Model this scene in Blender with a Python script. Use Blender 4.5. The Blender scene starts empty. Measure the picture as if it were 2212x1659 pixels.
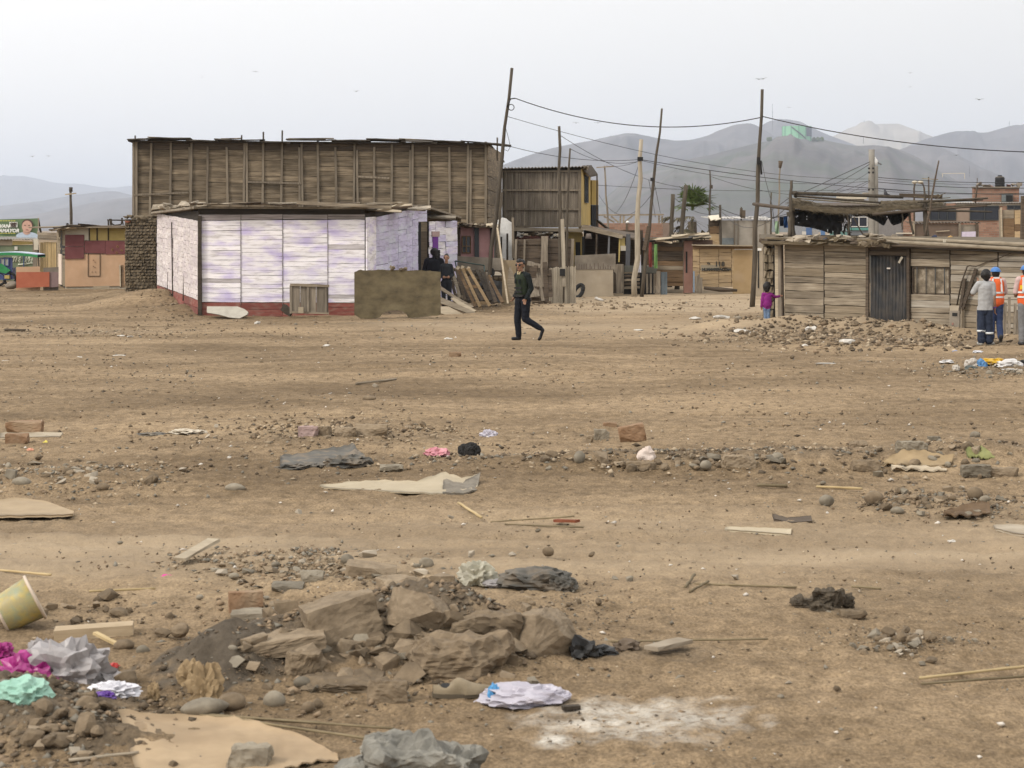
import bpy, bmesh, math, random
import numpy as np
from mathutils import Vector, Matrix, noise as mn
R = math.radians
rnd = random.Random(7)
scene = bpy.context.scene
COL = scene.collection
# ---------------------------------------------------------------- camera
HC, F, HY, CX = 2.37, 4424.0, 496.4, 1106.0     # eye height, focal length / horizon row / centre column on a 2212 wide frame
cam = bpy.data.cameras.new('camera'); co = bpy.data.objects.new('camera', cam); COL.objects.link(co)
cam.sensor_width = 36; cam.lens = 72; cam.shift_y = -(829.5 - HY) / 2212
cam.clip_start = 0.1; cam.clip_end = 90000
co.location = (0, 0, HC); co.rotation_euler = (R(90), 0, 0)
cam.dof.use_dof = True; cam.dof.focus_distance = 42; cam.dof.aperture_fstop = 8
scene.camera = co
# ---------------------------------------------------------------- world, sun, exposure
SUN = Vector((-0.70, -0.48, 0.72)).normalized()
w = bpy.data.worlds.new('World'); scene.world = w; w.use_nodes = True
nt = w.node_tree; N = nt.nodes; L = nt.links
for n in list(N): N.remove(n)
sky = N.new('ShaderNodeTexSky'); sky.sky_type = 'NISHITA'; sky.sun_disc = False
sky.sun_elevation = math.asin(SUN.z); sky.sun_rotation = math.atan2(SUN.x, SUN.y)
sky.air_density = 1.5; sky.dust_density = 6; sky.ozone_density = 1
tc = N.new('ShaderNodeTexCoord'); nz = N.new('ShaderNodeTexNoise'); nz.inputs['Scale'].default_value = 1.1; nz.inputs['Detail'].default_value = 3
ra = N.new('ShaderNodeValToRGB'); ra.color_ramp.elements[0].position = .3; ra.color_ramp.elements[1].position = .7
ra.color_ramp.elements[0].color = (10.75, 10.55, 10.3, 1); ra.color_ramp.elements[1].color = (11.4, 11.2, 10.9, 1)
mx = N.new('ShaderNodeMix'); mx.data_type = 'RGBA'; mx.inputs[0].default_value = .95
bg = N.new('ShaderNodeBackground'); bg.inputs['Strength'].default_value = .1
ou = N.new('ShaderNodeOutputWorld')
L.new(tc.outputs['Generated'], nz.inputs['Vector']); L.new(nz.outputs['Fac'], ra.inputs[0])
sx = N.new('ShaderNodeSeparateXYZ'); L.new(tc.outputs['Generated'], sx.inputs[0])      # high thin cloud: paler upward and toward the veiled sun
def wmath(op, a_, b_):
    q = N.new('ShaderNodeMath'); q.operation = op
    for i_, v_ in enumerate((a_, b_)):
        if isinstance(v_, (int, float)): q.inputs[i_].default_value = v_
        else: L.new(v_, q.inputs[i_])
    return q.outputs[0]
up_ = wmath('MULTIPLY', wmath('MINIMUM', wmath('MAXIMUM', sx.outputs[2], 0), .3), 1.1); sd_ = wmath('MULTIPLY', wmath('MAXIMUM', wmath('MINIMUM', sx.outputs[0], .3), -.3), -.42)
br_ = wmath('ADD', wmath('ADD', up_, sd_), .86); cs = N.new('ShaderNodeVectorMath'); cs.operation = 'SCALE'; L.new(ra.outputs[0], cs.inputs[0]); L.new(br_, cs.inputs['Scale'])
L.new(sky.outputs[0], mx.inputs[6]); L.new(cs.outputs[0], mx.inputs[7]); L.new(mx.outputs[2], bg.inputs[0]); L.new(bg.outputs[0], ou.inputs[0])
sl = bpy.data.lights.new('sun', 'SUN'); sl.energy = 2.0; sl.angle = R(12); sl.color = (1, .93, .84)
so = bpy.data.objects.new('sun', sl); COL.objects.link(so); so.rotation_euler = SUN.to_track_quat('Z', 'Y').to_euler(); so.location = (-30, -20, 40)
vs = scene.view_settings; vs.view_transform = 'Standard'; vs.look = 'None'; vs.exposure = 0.08; vs.gamma = 1; vs.use_curve_mapping = False
cy = scene.cycles
cy.use_denoising = True; cy.max_bounces = 6; cy.diffuse_bounces = 1; cy.glossy_bounces = 2; cy.transmission_bounces = 4
cy.volume_bounces = 1; cy.transparent_max_bounces = 8; cy.caustics_reflective = False; cy.caustics_refractive = False
# ---------------------------------------------------------------- numbers: pixel rows to places
def A(vx, vy, d): return Vector(((vx - CX) * d / F, d, HC - (vy - HY) * d / F))
def h3(ix, iy, iz):
    n = (ix * 374761393 + iy * 668265263 + iz * 2147483647) & 0xffffffff
    n = ((n ^ (n >> 13)) * 1274126177) & 0xffffffff
    return ((n ^ (n >> 16)) & 0xffff) / 65535.0
def vnoise(x, y, seed=0):
    x = np.asarray(x, float); y = np.asarray(y, float)
    ix = np.floor(x).astype(np.int64); iy = np.floor(y).astype(np.int64); fx = x - ix; fy = y - iy
    fx = fx * fx * (3 - 2 * fx); fy = fy * fy * (3 - 2 * fy)
    a = h3(ix, iy, seed); b = h3(ix + 1, iy, seed); c = h3(ix, iy + 1, seed); e = h3(ix + 1, iy + 1, seed)
    return (a + (b - a) * fx) * (1 - fy) + (c + (e - c) * fx) * fy
# mounds: x, y, radius x, radius y, height
def vm(vx, vy, rx, ry, h):
    d = F * HC / (vy - HY); return ((vx - CX) * d / F, d, rx, ry, h)
MOUNDS = [(-11.0, 63.2, 1.6, 2.6, .55), (-9.6, 59.0, .7, 1.4, .2), (-13.0, 69, 2.0, 2.5, .3),
          (5.4, 49.0, 1.1, .8, .20), (6.9, 48.3, 1.0, .7, .30), (8.1, 47.4, .9, .6, .33), (9.2, 46.6, .9, .6, .31), (10.2, 45.9, .8, .5, .12),
          vm(850, 1400, .60, .55, .29), vm(1010, 1410, .35, .35, .13), vm(700, 1300, .5, .5, .10), vm(480, 1450, .30, .32, .20), vm(620, 1420, .3, .3, .10),
          vm(40, 1560, .42, .38, .22), vm(190, 1610, .3, .25, .10), vm(620, 1225, .7, .5, .08),
          vm(1250, 1005, 1.2, .6, .10), vm(1700, 1005, 1.6, .6, .12), vm(2130, 1000, 1.0, .7, .18), vm(130, 1030, .9, .7, .11), vm(2060, 1090, .6, .4, .06),
          vm(760, 945, 1.2, .8, .06), vm(2150, 795, 1.2, 1.0, .10), vm(1950, 1400, .35, .3, .05), vm(1775, 1310, .16, .2, .05),
          (2.0, 62, 5, 1.6, .12)]
def gz_np(x, y):
    z = (vnoise(x * .33, y * .22, 3) - .5) * .10 + (vnoise(x * 1.1, y * .8, 5) - .5) * .035
    for mx_, my_, rx, ry, h in MOUNDS:
        z = z + h * np.exp(-((x - mx_) / rx) ** 2 - ((y - my_) / ry) ** 2)
    return z
def gz(x, y): return float(gz_np(np.array([x]), np.array([y]))[0])
def G(vx, vy):
    d = F * HC / (vy - HY)
    for _ in range(6):
        x = (vx - CX) * d / F
        d = .5 * d + .5 * (HC - gz(x, d)) * F / (vy - HY)
    x = (vx - CX) * d / F
    return Vector((x, d, gz(x, d)))
def lin(c):
    c = [v / 255 for v in c]
    return tuple(v / 12.92 if v <= .04045 else ((v + .055) / 1.055) ** 2.4 for v in c)
# ---------------------------------------------------------------- materials
MATS = {}
def mk(name, cols, scale=6, stretch=(1, 1, 1), rough=.85, bump=.25, rand=.25, dirt=None, bumpd=.01, metal=0, trans=0, spec=.3, detail=6):
    """procedural: noise in place coordinates (stretched for grain), a per-object shift of tone, optional dirt patches"""
    if name in MATS: return MATS[name]
    m = bpy.data.materials.new(name); m.use_nodes = True; t = m.node_tree; n = t.nodes; l = t.links
    b = n['Principled BSDF']; b.inputs['Roughness'].default_value = rough; b.inputs['Metallic'].default_value = metal
    b.inputs['Specular IOR Level'].default_value = spec
    g = n.new('ShaderNodeNewGeometry'); oi = n.new('ShaderNodeObjectInfo')
    mp = n.new('ShaderNodeVectorMath'); mp.operation = 'MULTIPLY_ADD'; mp.inputs[1].default_value = stretch
    cx = n.new('ShaderNodeVectorMath'); cx.operation = 'SCALE'; cx.inputs[0].default_value = (37.1, 17.3, 51.7)
    l.new(oi.outputs['Random'], cx.inputs['Scale']); l.new(g.outputs['Position'], mp.inputs[0]); l.new(cx.outputs[0], mp.inputs[2])
    nz = n.new('ShaderNodeTexNoise'); nz.inputs['Scale'].default_value = scale; nz.inputs['Detail'].default_value = detail; nz.inputs['Roughness'].default_value = .62
    l.new(mp.outputs[0], nz.inputs['Vector'])
    r = n.new('ShaderNodeValToRGB'); e = r.color_ramp.elements
    k = len(cols)
    pos = [.28 + .44 * i / max(1, k - 1) for i in range(k)]
    e[0].position = pos[0]; e[0].color = (*cols[0], 1); e[1].position = pos[-1]; e[1].color = (*cols[-1], 1)
    for i in range(1, k - 1):
        q = e.new(pos[i]); q.color = (*cols[i], 1)
    l.new(nz.outputs['Fac'], r.inputs[0])
    out = r.outputs[0]
    if dirt:
        dc, amt, ds = dirt
        n2 = n.new('ShaderNodeTexNoise'); n2.inputs['Scale'].default_value = ds; n2.inputs['Detail'].default_value = 5
        sv = n.new('ShaderNodeVectorMath'); sv.operation = 'MULTIPLY'; sv.inputs[1].default_value = (1, 1, 2.6) if stretch[2] > stretch[0] else (1, 1, 1)
        l.new(g.outputs['Position'], sv.inputs[0]); l.new(sv.outputs[0], n2.inputs['Vector'])
        mr = n.new('ShaderNodeMapRange'); mr.inputs[1].default_value = .46; mr.inputs[2].default_value = .68; mr.inputs[4].default_value = amt
        l.new(n2.outputs['Fac'], mr.inputs[0])
        mi = n.new('ShaderNodeMix'); mi.data_type = 'RGBA'; mi.inputs[7].default_value = (*dc, 1)
        l.new(mr.outputs[0], mi.inputs[0]); l.new(out, mi.inputs[6]); out = mi.outputs[2]
    if rand:
        mr = n.new('ShaderNodeMapRange'); mr.inputs[3].default_value = 1 - rand; mr.inputs[4].default_value = 1 + rand
        l.new(oi.outputs['Random'], mr.inputs[0])
        hs = n.new('ShaderNodeHueSaturation'); l.new(mr.outputs[0], hs.inputs['Value']); l.new(out, hs.inputs['Color']); out = hs.outputs[0]
    l.new(out, b.inputs['Base Color'])
    if bump:
        bp = n.new('ShaderNodeBump'); bp.inputs['Strength'].default_value = bump; bp.inputs['Distance'].default_value = bumpd
        l.new(nz.outputs['Fac'], bp.inputs['Height']); l.new(bp.outputs[0], b.inputs['Normal'])
    if trans:
        tb = n.new('ShaderNodeBsdfTranslucent'); l.new(out, tb.inputs[0]); ms = n.new('ShaderNodeMixShader'); ms.inputs[0].default_value = trans
        l.new(b.outputs[0], ms.inputs[1]); l.new(tb.outputs[0], ms.inputs[2]); l.new(ms.outputs[0], n['Material Output'].inputs[0])
    MATS[name] = m
    return m
def plain(name, c, rough=.7, rand=0.0, scale=9, var=.12, **kw):
    a = tuple(max(0, v * (1 - var)) for v in c); b = tuple(v * (1 + var) for v in c)
    return mk(name, [a, b], scale, rough=rough, rand=rand, bump=kw.pop('bump', .1), **kw)
# ---------------------------------------------------------------- object helpers
WM = {}
def put(ob, M=None, parent=None):
    M = M if M is not None else Matrix.Identity(4)
    COL.objects.link(ob); ob.matrix_basis = M; WM[ob.name] = M
    if parent is not None:
        ob.parent = parent; ob.matrix_parent_inverse = WM[parent.name].inverted()
    return ob
def tag(o, label=None, cat=None, group=None, kind=None):
    if label: o['label'] = label
    if cat: o['category'] = cat
    if group: o['group'] = group
    if kind: o['kind'] = kind
    return o
def thing(name, loc, label, cat, group=None):
    return tag(put(bpy.data.objects.new(name, None), Matrix.Translation(loc)), label, cat, group)
def mesh(name, v, f, mat, parent=None, M=None, smooth=False, mats=None, fm=None):
    me = bpy.data.meshes.new(name); me.from_pydata([tuple(p) for p in v], [], f)
    for m in (mats or [mat]): me.materials.append(m)
    if fm is not None: me.polygons.foreach_set('material_index', fm)
    if smooth: me.polygons.foreach_set('use_smooth', [True] * len(me.polygons))
    me.update()
    return put(bpy.data.objects.new(name, me), M, parent)
BOXF = [(0, 3, 2, 1), (4, 5, 6, 7), (0, 1, 5, 4), (1, 2, 6, 5), (2, 3, 7, 6), (3, 0, 4, 7)]
BOXES = {}
def boxmesh(mat, rough):
    key = (mat.name, rough, rnd.randrange(6))
    if key not in BOXES:
        # a sawn piece: five cross sections, edges not quite straight
        r = random.Random(hash((key[1], key[2], len(BOXES)))); V = []; Fc = []
        ns = 5 if rough > 0 else 2
        for i in range(ns):
            x = -.5 + i / (ns - 1)
            for sy, sz in ((-.5, -.5), (.5, -.5), (.5, .5), (-.5, .5)):
                j = rough if 0 < i < ns - 1 else rough * .8
                V.append((x + (r.uniform(-1, 1) * .006 if rough and i in (0, ns - 1) else 0), sy + r.uniform(-1, 1) * j * .5, sz + r.uniform(-1, 1) * j * .5))
        for i in range(ns - 1):
            for q in range(4):
                a = i * 4 + q; b = i * 4 + (q + 1) % 4; Fc.append((a, b, b + 4, a + 4))
        Fc = [tuple(reversed(q)) for q in Fc]
        Fc.append((0, 1, 2, 3)); e = (ns - 1) * 4; Fc.append((e + 3, e + 2, e + 1, e))
        me = bpy.data.meshes.new('piece'); me.from_pydata(V, [], Fc); me.materials.append(mat)
        bm = bmesh.new(); bm.from_mesh(me); bmesh.ops.recalc_face_normals(bm, faces=bm.faces); bm.to_mesh(me); bm.free()
        BOXES[key] = me
    return BOXES[key]
def frame(p0, p1, up=Vector((0, 0, 1)), roll=0):
    x = (Vector(p1) - Vector(p0)); ln = x.length; x.normalize()
    y = Vector(up).cross(x)
    if y.length < 1e-4: y = Vector((0, 1, 0)).cross(x)
    y.normalize(); z = x.cross(y)
    m = Matrix((x, y, z)).transposed().to_4x4()
    if roll: m = m @ Matrix.Rotation(roll, 4, 'X')
    m.translation = (Vector(p0) + Vector(p1)) / 2
    return m, ln
def bar(name, parent, p0, p1, wd, th, mat, up=(0, 0, 1), rough=.12, roll=0):
    """a plank or beam from p0 to p1: wd along up, th across"""
    m, ln = frame(p0, p1, Vector(up), roll)
    o = bpy.data.objects.new(name, boxmesh(mat, rough))
    return put(o, m @ Matrix.Diagonal((ln, th, wd, 1)), parent)
def box(name, parent, c, s, mat, rz=0, rx=0, ry=0, rough=0.0):
    M = Matrix.Translation(c) @ Matrix.Rotation(rz, 4, 'Z') @ Matrix.Rotation(ry, 4, 'Y') @ Matrix.Rotation(rx, 4, 'X') @ Matrix.Diagonal((*s, 1))
    return put(bpy.data.objects.new(name, boxmesh(mat, rough)), M, parent)
def tubemesh(pts, rad, sides=8, caps=True):
    V = []; Fc = []; n = len(pts)
    pts = [Vector(p) for p in pts]
    up = Vector((0, 0, 1))
    for i, p in enumerate(pts):
        t = (pts[min(n - 1, i + 1)] - pts[max(0, i - 1)]).normalized()
        a = t.cross(up if abs(t.z) < .95 else Vector((0, 1, 0))).normalized(); b = t.cross(a)
        r = rad[i] if isinstance(rad, (list, tuple)) else rad
        for k in range(sides):
            g = 2 * math.pi * k / sides; V.append(p + a * (r * math.cos(g)) + b * (r * math.sin(g)))
    for i in range(n - 1):
        for k in range(sides):
            k2 = (k + 1) % sides; Fc.append((i * sides + k, i * sides + k2, (i + 1) * sides + k2, (i + 1) * sides + k))
    if caps:
        Fc.append(tuple(range(sides - 1, -1, -1))); Fc.append(tuple(range((n - 1) * sides, n * sides)))
    return V, Fc
def tube(name, parent, pts, rad, mat, sides=8, smooth=True):
    c = Vector(pts[0]); V, Fc = tubemesh([Vector(p) - c for p in pts], rad, sides)
    return mesh(name, V, Fc, mat, parent, Matrix.Translation(c), smooth)
def pole(name, parent, p0, p1, r0, r1, mat, wob=.02, seed=0, sides=9):
    r = random.Random(seed + 11); p0 = Vector(p0); p1 = Vector(p1); n = 9
    pts = []; rad = []
    for i in range(n):
        t = i / (n - 1); q = p0.lerp(p1, t)
        if 0 < i < n - 1: q = q + Vector((r.uniform(-1, 1), r.uniform(-1, 1), 0)) * wob
        pts.append(q); rad.append((r0 + (r1 - r0) * t) * r.uniform(.92, 1.08))
    return tube(name, parent, pts, rad, mat, sides)
def wire(name, p0, p1, sag, label, rad=.012, mat=None, group=None, n=20):
    p0 = Vector(p0); p1 = Vector(p1)
    pts = [p0.lerp(p1, i / n) - Vector((0, 0, sag * 4 * (i / n) * (1 - i / n))) for i in range(n + 1)]
    o = tube(name, None, pts, rad, mat, 5); return tag(o, label, 'wire', group)
ROCKS = {}
def rockmesh(mat, kind, i):
    key = (mat.name, kind, i)
    if key in ROCKS: return ROCKS[key]
    r = random.Random(i * 31 + {'ang': 1, 'round': 2, 'flat': 3, 'clod': 4}[kind]); bm = bmesh.new()
    n = {'ang': 12, 'round': 26, 'flat': 13, 'clod': 18}[kind]
    for _ in range(n):
        p = Vector((r.gauss(0, 1), r.gauss(0, 1), r.gauss(0, 1))).normalized()
        if kind in ('ang', 'flat'):
            p = Vector([math.copysign(abs(c) ** .55, c) for c in p]) * r.uniform(.72, 1)
        else: p = p * r.uniform(.9, 1)
        bm.verts.new(p * .5)
    bmesh.ops.convex_hull(bm, input=bm.verts)
    for v in [v for v in bm.verts if not v.link_faces]: bm.verts.remove(v)
    lo = [min(v.co[a] for v in bm.verts) for a in range(3)]; hi = [max(v.co[a] for v in bm.verts) for a in range(3)]
    for v in bm.verts:
        v.co = Vector([(v.co[a] - lo[a]) / (hi[a] - lo[a]) - .5 for a in range(3)])
    if kind in ('round', 'clod'):
        bmesh.ops.subdivide_edges(bm, edges=bm.edges, cuts=1, smooth=.6 if kind == 'round' else .25, use_grid_fill=True)
        bmesh.ops.triangulate(bm, faces=bm.faces)
        if kind == 'clod':
            for v in bm.verts: v.co += v.co.normalized() * mn.noise(v.co * 5 + Vector((i, 0, 0))) * .10
    me = bpy.data.meshes.new('rock'); bm.to_mesh(me); bm.free(); me.materials.append(mat)
    if kind == 'round': me.polygons.foreach_set('use_smooth', [True] * len(me.polygons))
    ROCKS[key] = me
    return me
def stone(name, pos, size, mat, kind='ang', i=None, rz=None, tilt=.2, sink=.25, parent=None):
    i = rnd.randrange(8) if i is None else i
    rz = rnd.uniform(0, 6.28) if rz is None else rz
    M = Matrix.Translation(Vector(pos) + Vector((0, 0, size[2] * (.5 - sink)))) @ Matrix.Rotation(rnd.uniform(-tilt, tilt), 4, 'X') @ Matrix.Rotation(rnd.uniform(-tilt, tilt), 4, 'Y') @ Matrix.Rotation(rz, 4, 'Z') @ Matrix.Diagonal((*size, 1))
    return put(bpy.data.objects.new(name, rockmesh(mat, kind, i)), M, parent)
def boulder(name, pos, size, mat, seed, label, cat='boulder', rz=0, tilt=(0, 0), sink=.18, rough=.05, cube=.5, sub=3, group=None, drop=None):
    """a block with broken faces: a cubic hull cut by random planes, then roughened"""
    r = random.Random(seed); bm = bmesh.new()
    bmesh.ops.create_cube(bm, size=1)
    for c in range(10):
        d = Vector((r.gauss(0, 1), r.gauss(0, 1), r.gauss(0, 1))).normalized(); off = r.uniform(.38, .60) if cube else r.uniform(.34, .5)
        geom = bm.verts[:] + bm.edges[:] + bm.faces[:]
        res = bmesh.ops.bisect_plane(bm, geom=geom, plane_co=d * off * (1 + cube * .3), plane_no=d, clear_outer=True)
        bmesh.ops.holes_fill(bm, edges=[e for e in bm.edges if len(e.link_faces) == 1])
    bmesh.ops.triangulate(bm, faces=bm.faces)
    for _ in range(sub):
        bmesh.ops.subdivide_edges(bm, edges=[e for e in bm.edges if e.calc_length() > .09], cuts=1)
        bmesh.ops.triangulate(bm, faces=bm.faces)
    S = Vector(size); ms = (S.x * S.y * S.z) ** (1 / 3); off = Vector((seed * 3.1, seed * 1.7, 0))
    for v in bm.verts: v.co = Vector((v.co.x * S.x, v.co.y * S.y, v.co.z * S.z))
    bmesh.ops.smooth_vert(bm, verts=bm.verts, factor=.18, use_axis_x=True, use_axis_y=True, use_axis_z=True)
    bm.normal_update()
    mv = [(v, v.normal * ms * (mn.fractal(v.co / ms * 2.6 + off, .9, 2.1, 4) * rough + mn.noise(v.co / ms * 13 + off) * (.018 + rough * .25))) for v in bm.verts]
    for v, dv in mv: v.co += dv
    me = bpy.data.meshes.new(name); bm.to_mesh(me); bm.free(); me.materials.append(mat)
    M = Matrix.Translation(Vector(pos) + Vector((0, 0, size[2] * (.5 - sink)))) @ Matrix.Rotation(tilt[0], 4, 'X') @ Matrix.Rotation(tilt[1], 4, 'Y') @ Matrix.Rotation(rz, 4, 'Z')
    return tag(put(bpy.data.objects.new(name, me), M), label, cat, group)
# ================================================================ GROUND
def ground_material():
    m = bpy.data.materials.new('dirt'); m.use_nodes = True; t = m.node_tree; n = t.nodes; l = t.links; b = n['Principled BSDF']
    b.inputs['Roughness'].default_value = .95; b.inputs['Specular IOR Level'].default_value = .15
    g = n.new('ShaderNodeNewGeometry')
    def noise(scale, stretch=(1, 1, 1), detail=6, rough=.6):
        mp = n.new('ShaderNodeVectorMath'); mp.operation = 'MULTIPLY'; mp.inputs[1].default_value = stretch
        q = n.new('ShaderNodeTexNoise'); q.inputs['Scale'].default_value = scale; q.inputs['Detail'].default_value = detail; q.inputs['Roughness'].default_value = rough
        l.new(g.outputs['Position'], mp.inputs[0]); l.new(mp.outputs[0], q.inputs['Vector']); return q.outputs['Fac']
    def ramp(src, a, ca, c, cc):
        r = n.new('ShaderNodeValToRGB'); e = r.color_ramp.elements; e[0].position = a; e[0].color = (*ca, 1); e[1].position = c; e[1].color = (*cc, 1)
        l.new(src, r.inputs[0]); return r.outputs[0]
    def mixc(f, a, c, mode='MIX'):
        q = n.new('ShaderNodeMix'); q.data_type = 'RGBA'; q.blend_type = mode
        if isinstance(f, float): q.inputs[0].default_value = f
        else: l.new(f, q.inputs[0])
        for s, v in ((6, a), (7, c)):
            if isinstance(v, tuple): q.inputs[s].default_value = (*v, 1)
            else: l.new(v, q.inputs[s])
        return q.outputs[2]
    big = ramp(noise(.28, (.5, 1, 1), 6), .36, (.182, .130, .078), .64, (.34, .252, .160))
    streak = ramp(noise(1.0, (.28, 1.2, 1), 6, .68), .33, (.82, .81, .80), .67, (1.14, 1.14, 1.13))
    c = mixc(1.0, big, streak, 'MULTIPLY')
    mid = ramp(noise(7, (1, .7, 1), 7, .7), .32, (.62, .60, .57), .60, (1.14, 1.13, 1.11))
    c = mixc(1.0, c, mid, 'MULTIPLY')
    fine = ramp(noise(55, (1, .6, 1), 3, .7), .30, (.45, .44, .43), .66, (1.32, 1.32, 1.30))
    c = mixc(.8, c, fine, 'MULTIPLY')
    at = n.new('ShaderNodeAttribute'); at.attribute_name = 'soil'
    sp = n.new('ShaderNodeSeparateColor'); l.new(at.outputs['Color'], sp.inputs[0])
    c = mixc(sp.outputs[0], c, mixc(1.0, (.105, .087, .067), mid, 'MULTIPLY'))          # darker tipped soil
    c = mixc(sp.outputs[2], c, mixc(1.0, (.395, .306, .206), streak, 'MULTIPLY'))              # packed pale track
    wn = ramp(noise(16, (.8, 1.1, 1), 8, .8), .36, (0, 0, 0), .54, (1, 1, 1))
    wm = n.new('ShaderNodeMath'); wm.operation = 'MULTIPLY'; l.new(sp.outputs[1], wm.inputs[0]); l.new(wn, wm.inputs[1])
    c = mixc(wm.outputs[0], c, (.80, .76, .68))                                             # spilled lime
    l.new(c, b.inputs['Base Color'])
    bp = n.new('ShaderNodeBump'); bp.inputs['Strength'].default_value = .8; bp.inputs['Distance'].default_value = .03
    l.new(noise(16, (1, .8, 1), 8, .72), bp.inputs['Height'])
    bq = n.new('ShaderNodeBump'); bq.inputs['Strength'].default_value = .5; bq.inputs['Distance'].default_value = .10
    l.new(noise(2.6, (.9, 1.2, 1), 7, .66), bq.inputs['Height']); l.new(bp.outputs[0], bq.inputs['Normal']); l.new(bq.outputs[0], b.inputs['Normal'])
    return m
def build_ground():
    u = np.concatenate([[-9, -3, -1.2, -.7, -.5], np.linspace(-.36, .36, 430), [.5, .7, 1.2, 3, 9]])
    d = np.concatenate([[1.0, 3, 5], np.geomspace(7, 120, 640), [135, 170, 230, 350, 600, 1000, 2000, 4500, 9000, 18000, 45000]])
    U, D = np.meshgrid(u, d); X = U * D; Y = D
    Z = gz_np(X, Y)
    near = np.clip((125 - D) / 30, 0, 1) * np.clip((.45 - np.abs(U)) / .08, 0, 1)
    Z = Z * near
    mz = np.zeros_like(Z)
    for mx_, my_, rx, ry, h in MOUNDS: mz = np.maximum(mz, min(1, h / .2) * np.exp(-((X - mx_) / rx) ** 2 - ((Y - my_) / ry) ** 2))
    ruff = 1 + 1.2 * mz
    Z += near * ruff * ((vnoise(X * 3.1, Y * 2.2, 21) - .5) * .030 + (vnoise(X * 8, Y * 6, 22) - .5) * .020)
    Z += near * ruff * np.clip((60 - D) / 30, 0, 1) * ((vnoise(X * 19, Y * 15, 23) - .5) * .020 + (vnoise(X * 41, Y * 30, 24) - .5) * .010)
    # wheel ruts across the open ground
    for dy, amp in ((14.4, .030), (15.0, .022), (15.9, .032), (17.3, .026), (17.9, .02), (24.5, .03), (25.9, .03), (33, .04), (35, .04)):
        cyy = dy + .5 * np.sin(X * .25 + dy) + .15 * (vnoise(X * .8, Y * 0, 31) - .5)
        Z -= near * amp * np.exp(-((Y - cyy) / .17) ** 2)
    nr, nc = X.shape
    V = np.stack([X, Y, Z], -1).reshape(-1, 3)
    idx = np.arange(nr * nc).reshape(nr, nc)
    q = np.stack([idx[:-1, :-1], idx[:-1, 1:], idx[1:, 1:], idx[1:, :-1]], -1).reshape(-1, 4)
    me = bpy.data.meshes.new('ground'); me.vertices.add(len(V)); me.vertices.foreach_set('co', V.ravel())
    me.loops.add(q.size); me.loops.foreach_set('vertex_index', q.ravel().astype(np.int32))
    me.polygons.add(len(q)); me.polygons.foreach_set('loop_start', np.arange(0, q.size, 4, dtype=np.int32))
    me.update(calc_edges=True); me.polygons.foreach_set('use_smooth', np.ones(len(q), bool))
    soil = np.zeros((len(V), 4), np.float32); soil[:, 3] = 1
    def blob(ch, vx, vy, rx, ry, amt, soft=3.0):
        p = F * HC / (vy - HY); x0 = (vx - CX) * p / F
        e = ((V[:, 0] - x0) / rx) ** 2 + ((V[:, 1] - p) / ry) ** 2 + (vnoise(V[:, 0] * 6 / max(rx, .3), V[:, 1] * 5 / max(rx, .3), 40) - .5) * 1.2 + (vnoise(V[:, 0] * 20, V[:, 1] * 16, 41) - .5) * .6
        soil[:, ch] = np.maximum(soil[:, ch], amt * np.clip((1.25 - e) * soft / 2, 0, 1))
    blob(0, 480, 1450, .42, .55, .95); blob(0, 620, 1450, .30, .35, .7); blob(0, 60, 1560, .60, .5, .75); blob(0, 200, 1600, .35, .4, .6)
    blob(0, 860, 1420, .62, .58, .72); blob(0, 1000, 1440, .35, .3, .55); blob(0, 1775, 1305, .18, .4, .4); blob(0, 1350, 1420, .5, .3, .35)
    for vx, vy, rx, ry, a in ((1650, 668, 2.2, 1.2, .55), (1880, 718, 3.4, 1.1, .75), (2050, 738, 2.0, .9, .7), (350, 650, 1.6, 4.5, .45), (900, 700, 2.4, .9, .5), (1350, 662, 2.5, 2, .5), (1250, 700, 1.5, .6, .4), (180, 715, 3.5, 1.2, .35), (2150, 800, 1.6, 1.0, .4), (1700, 1003, 2.6, .55, .45), (760, 950, 1.4, .8, .3), (2080, 985, 1.3, .9, .35)):
        blob(0, vx, vy, rx, ry, a, 1.2)
    blob(1, 1390, 1568, .56, .46, 1.0, .8); blob(1, 1200, 1608, .12, .12, .8, 1.2)
    yy = V[:, 1]; xx = V[:, 0]
    tr = .8 * np.exp(-((yy - 15.3 - .5 * np.sin(xx * .25)) / 1.7) ** 2) + .7 * np.exp(-((yy - 51 + .25 * xx) / 4.5) ** 2) * np.clip((xx + 5) / 4, 0, 1) + 1.1 * np.clip(xx / 2, 0, 1) * np.clip((yy - 56) / 5, 0, 1) * np.clip((130 - yy) / 40, 0, 1)
    tr *= .55 + .9 * (vnoise(xx * .35, yy * 1.2, 51) - .2)
    soil[:, 2] = np.clip(tr, 0, .9)
    ca = me.color_attributes.new('soil', 'FLOAT_COLOR', 'POINT'); ca.data.foreach_set('color', soil.ravel())
    me.materials.append(ground_material())
    return tag(put(bpy.data.objects.new('ground', me)), kind='structure')
build_ground()
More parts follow.
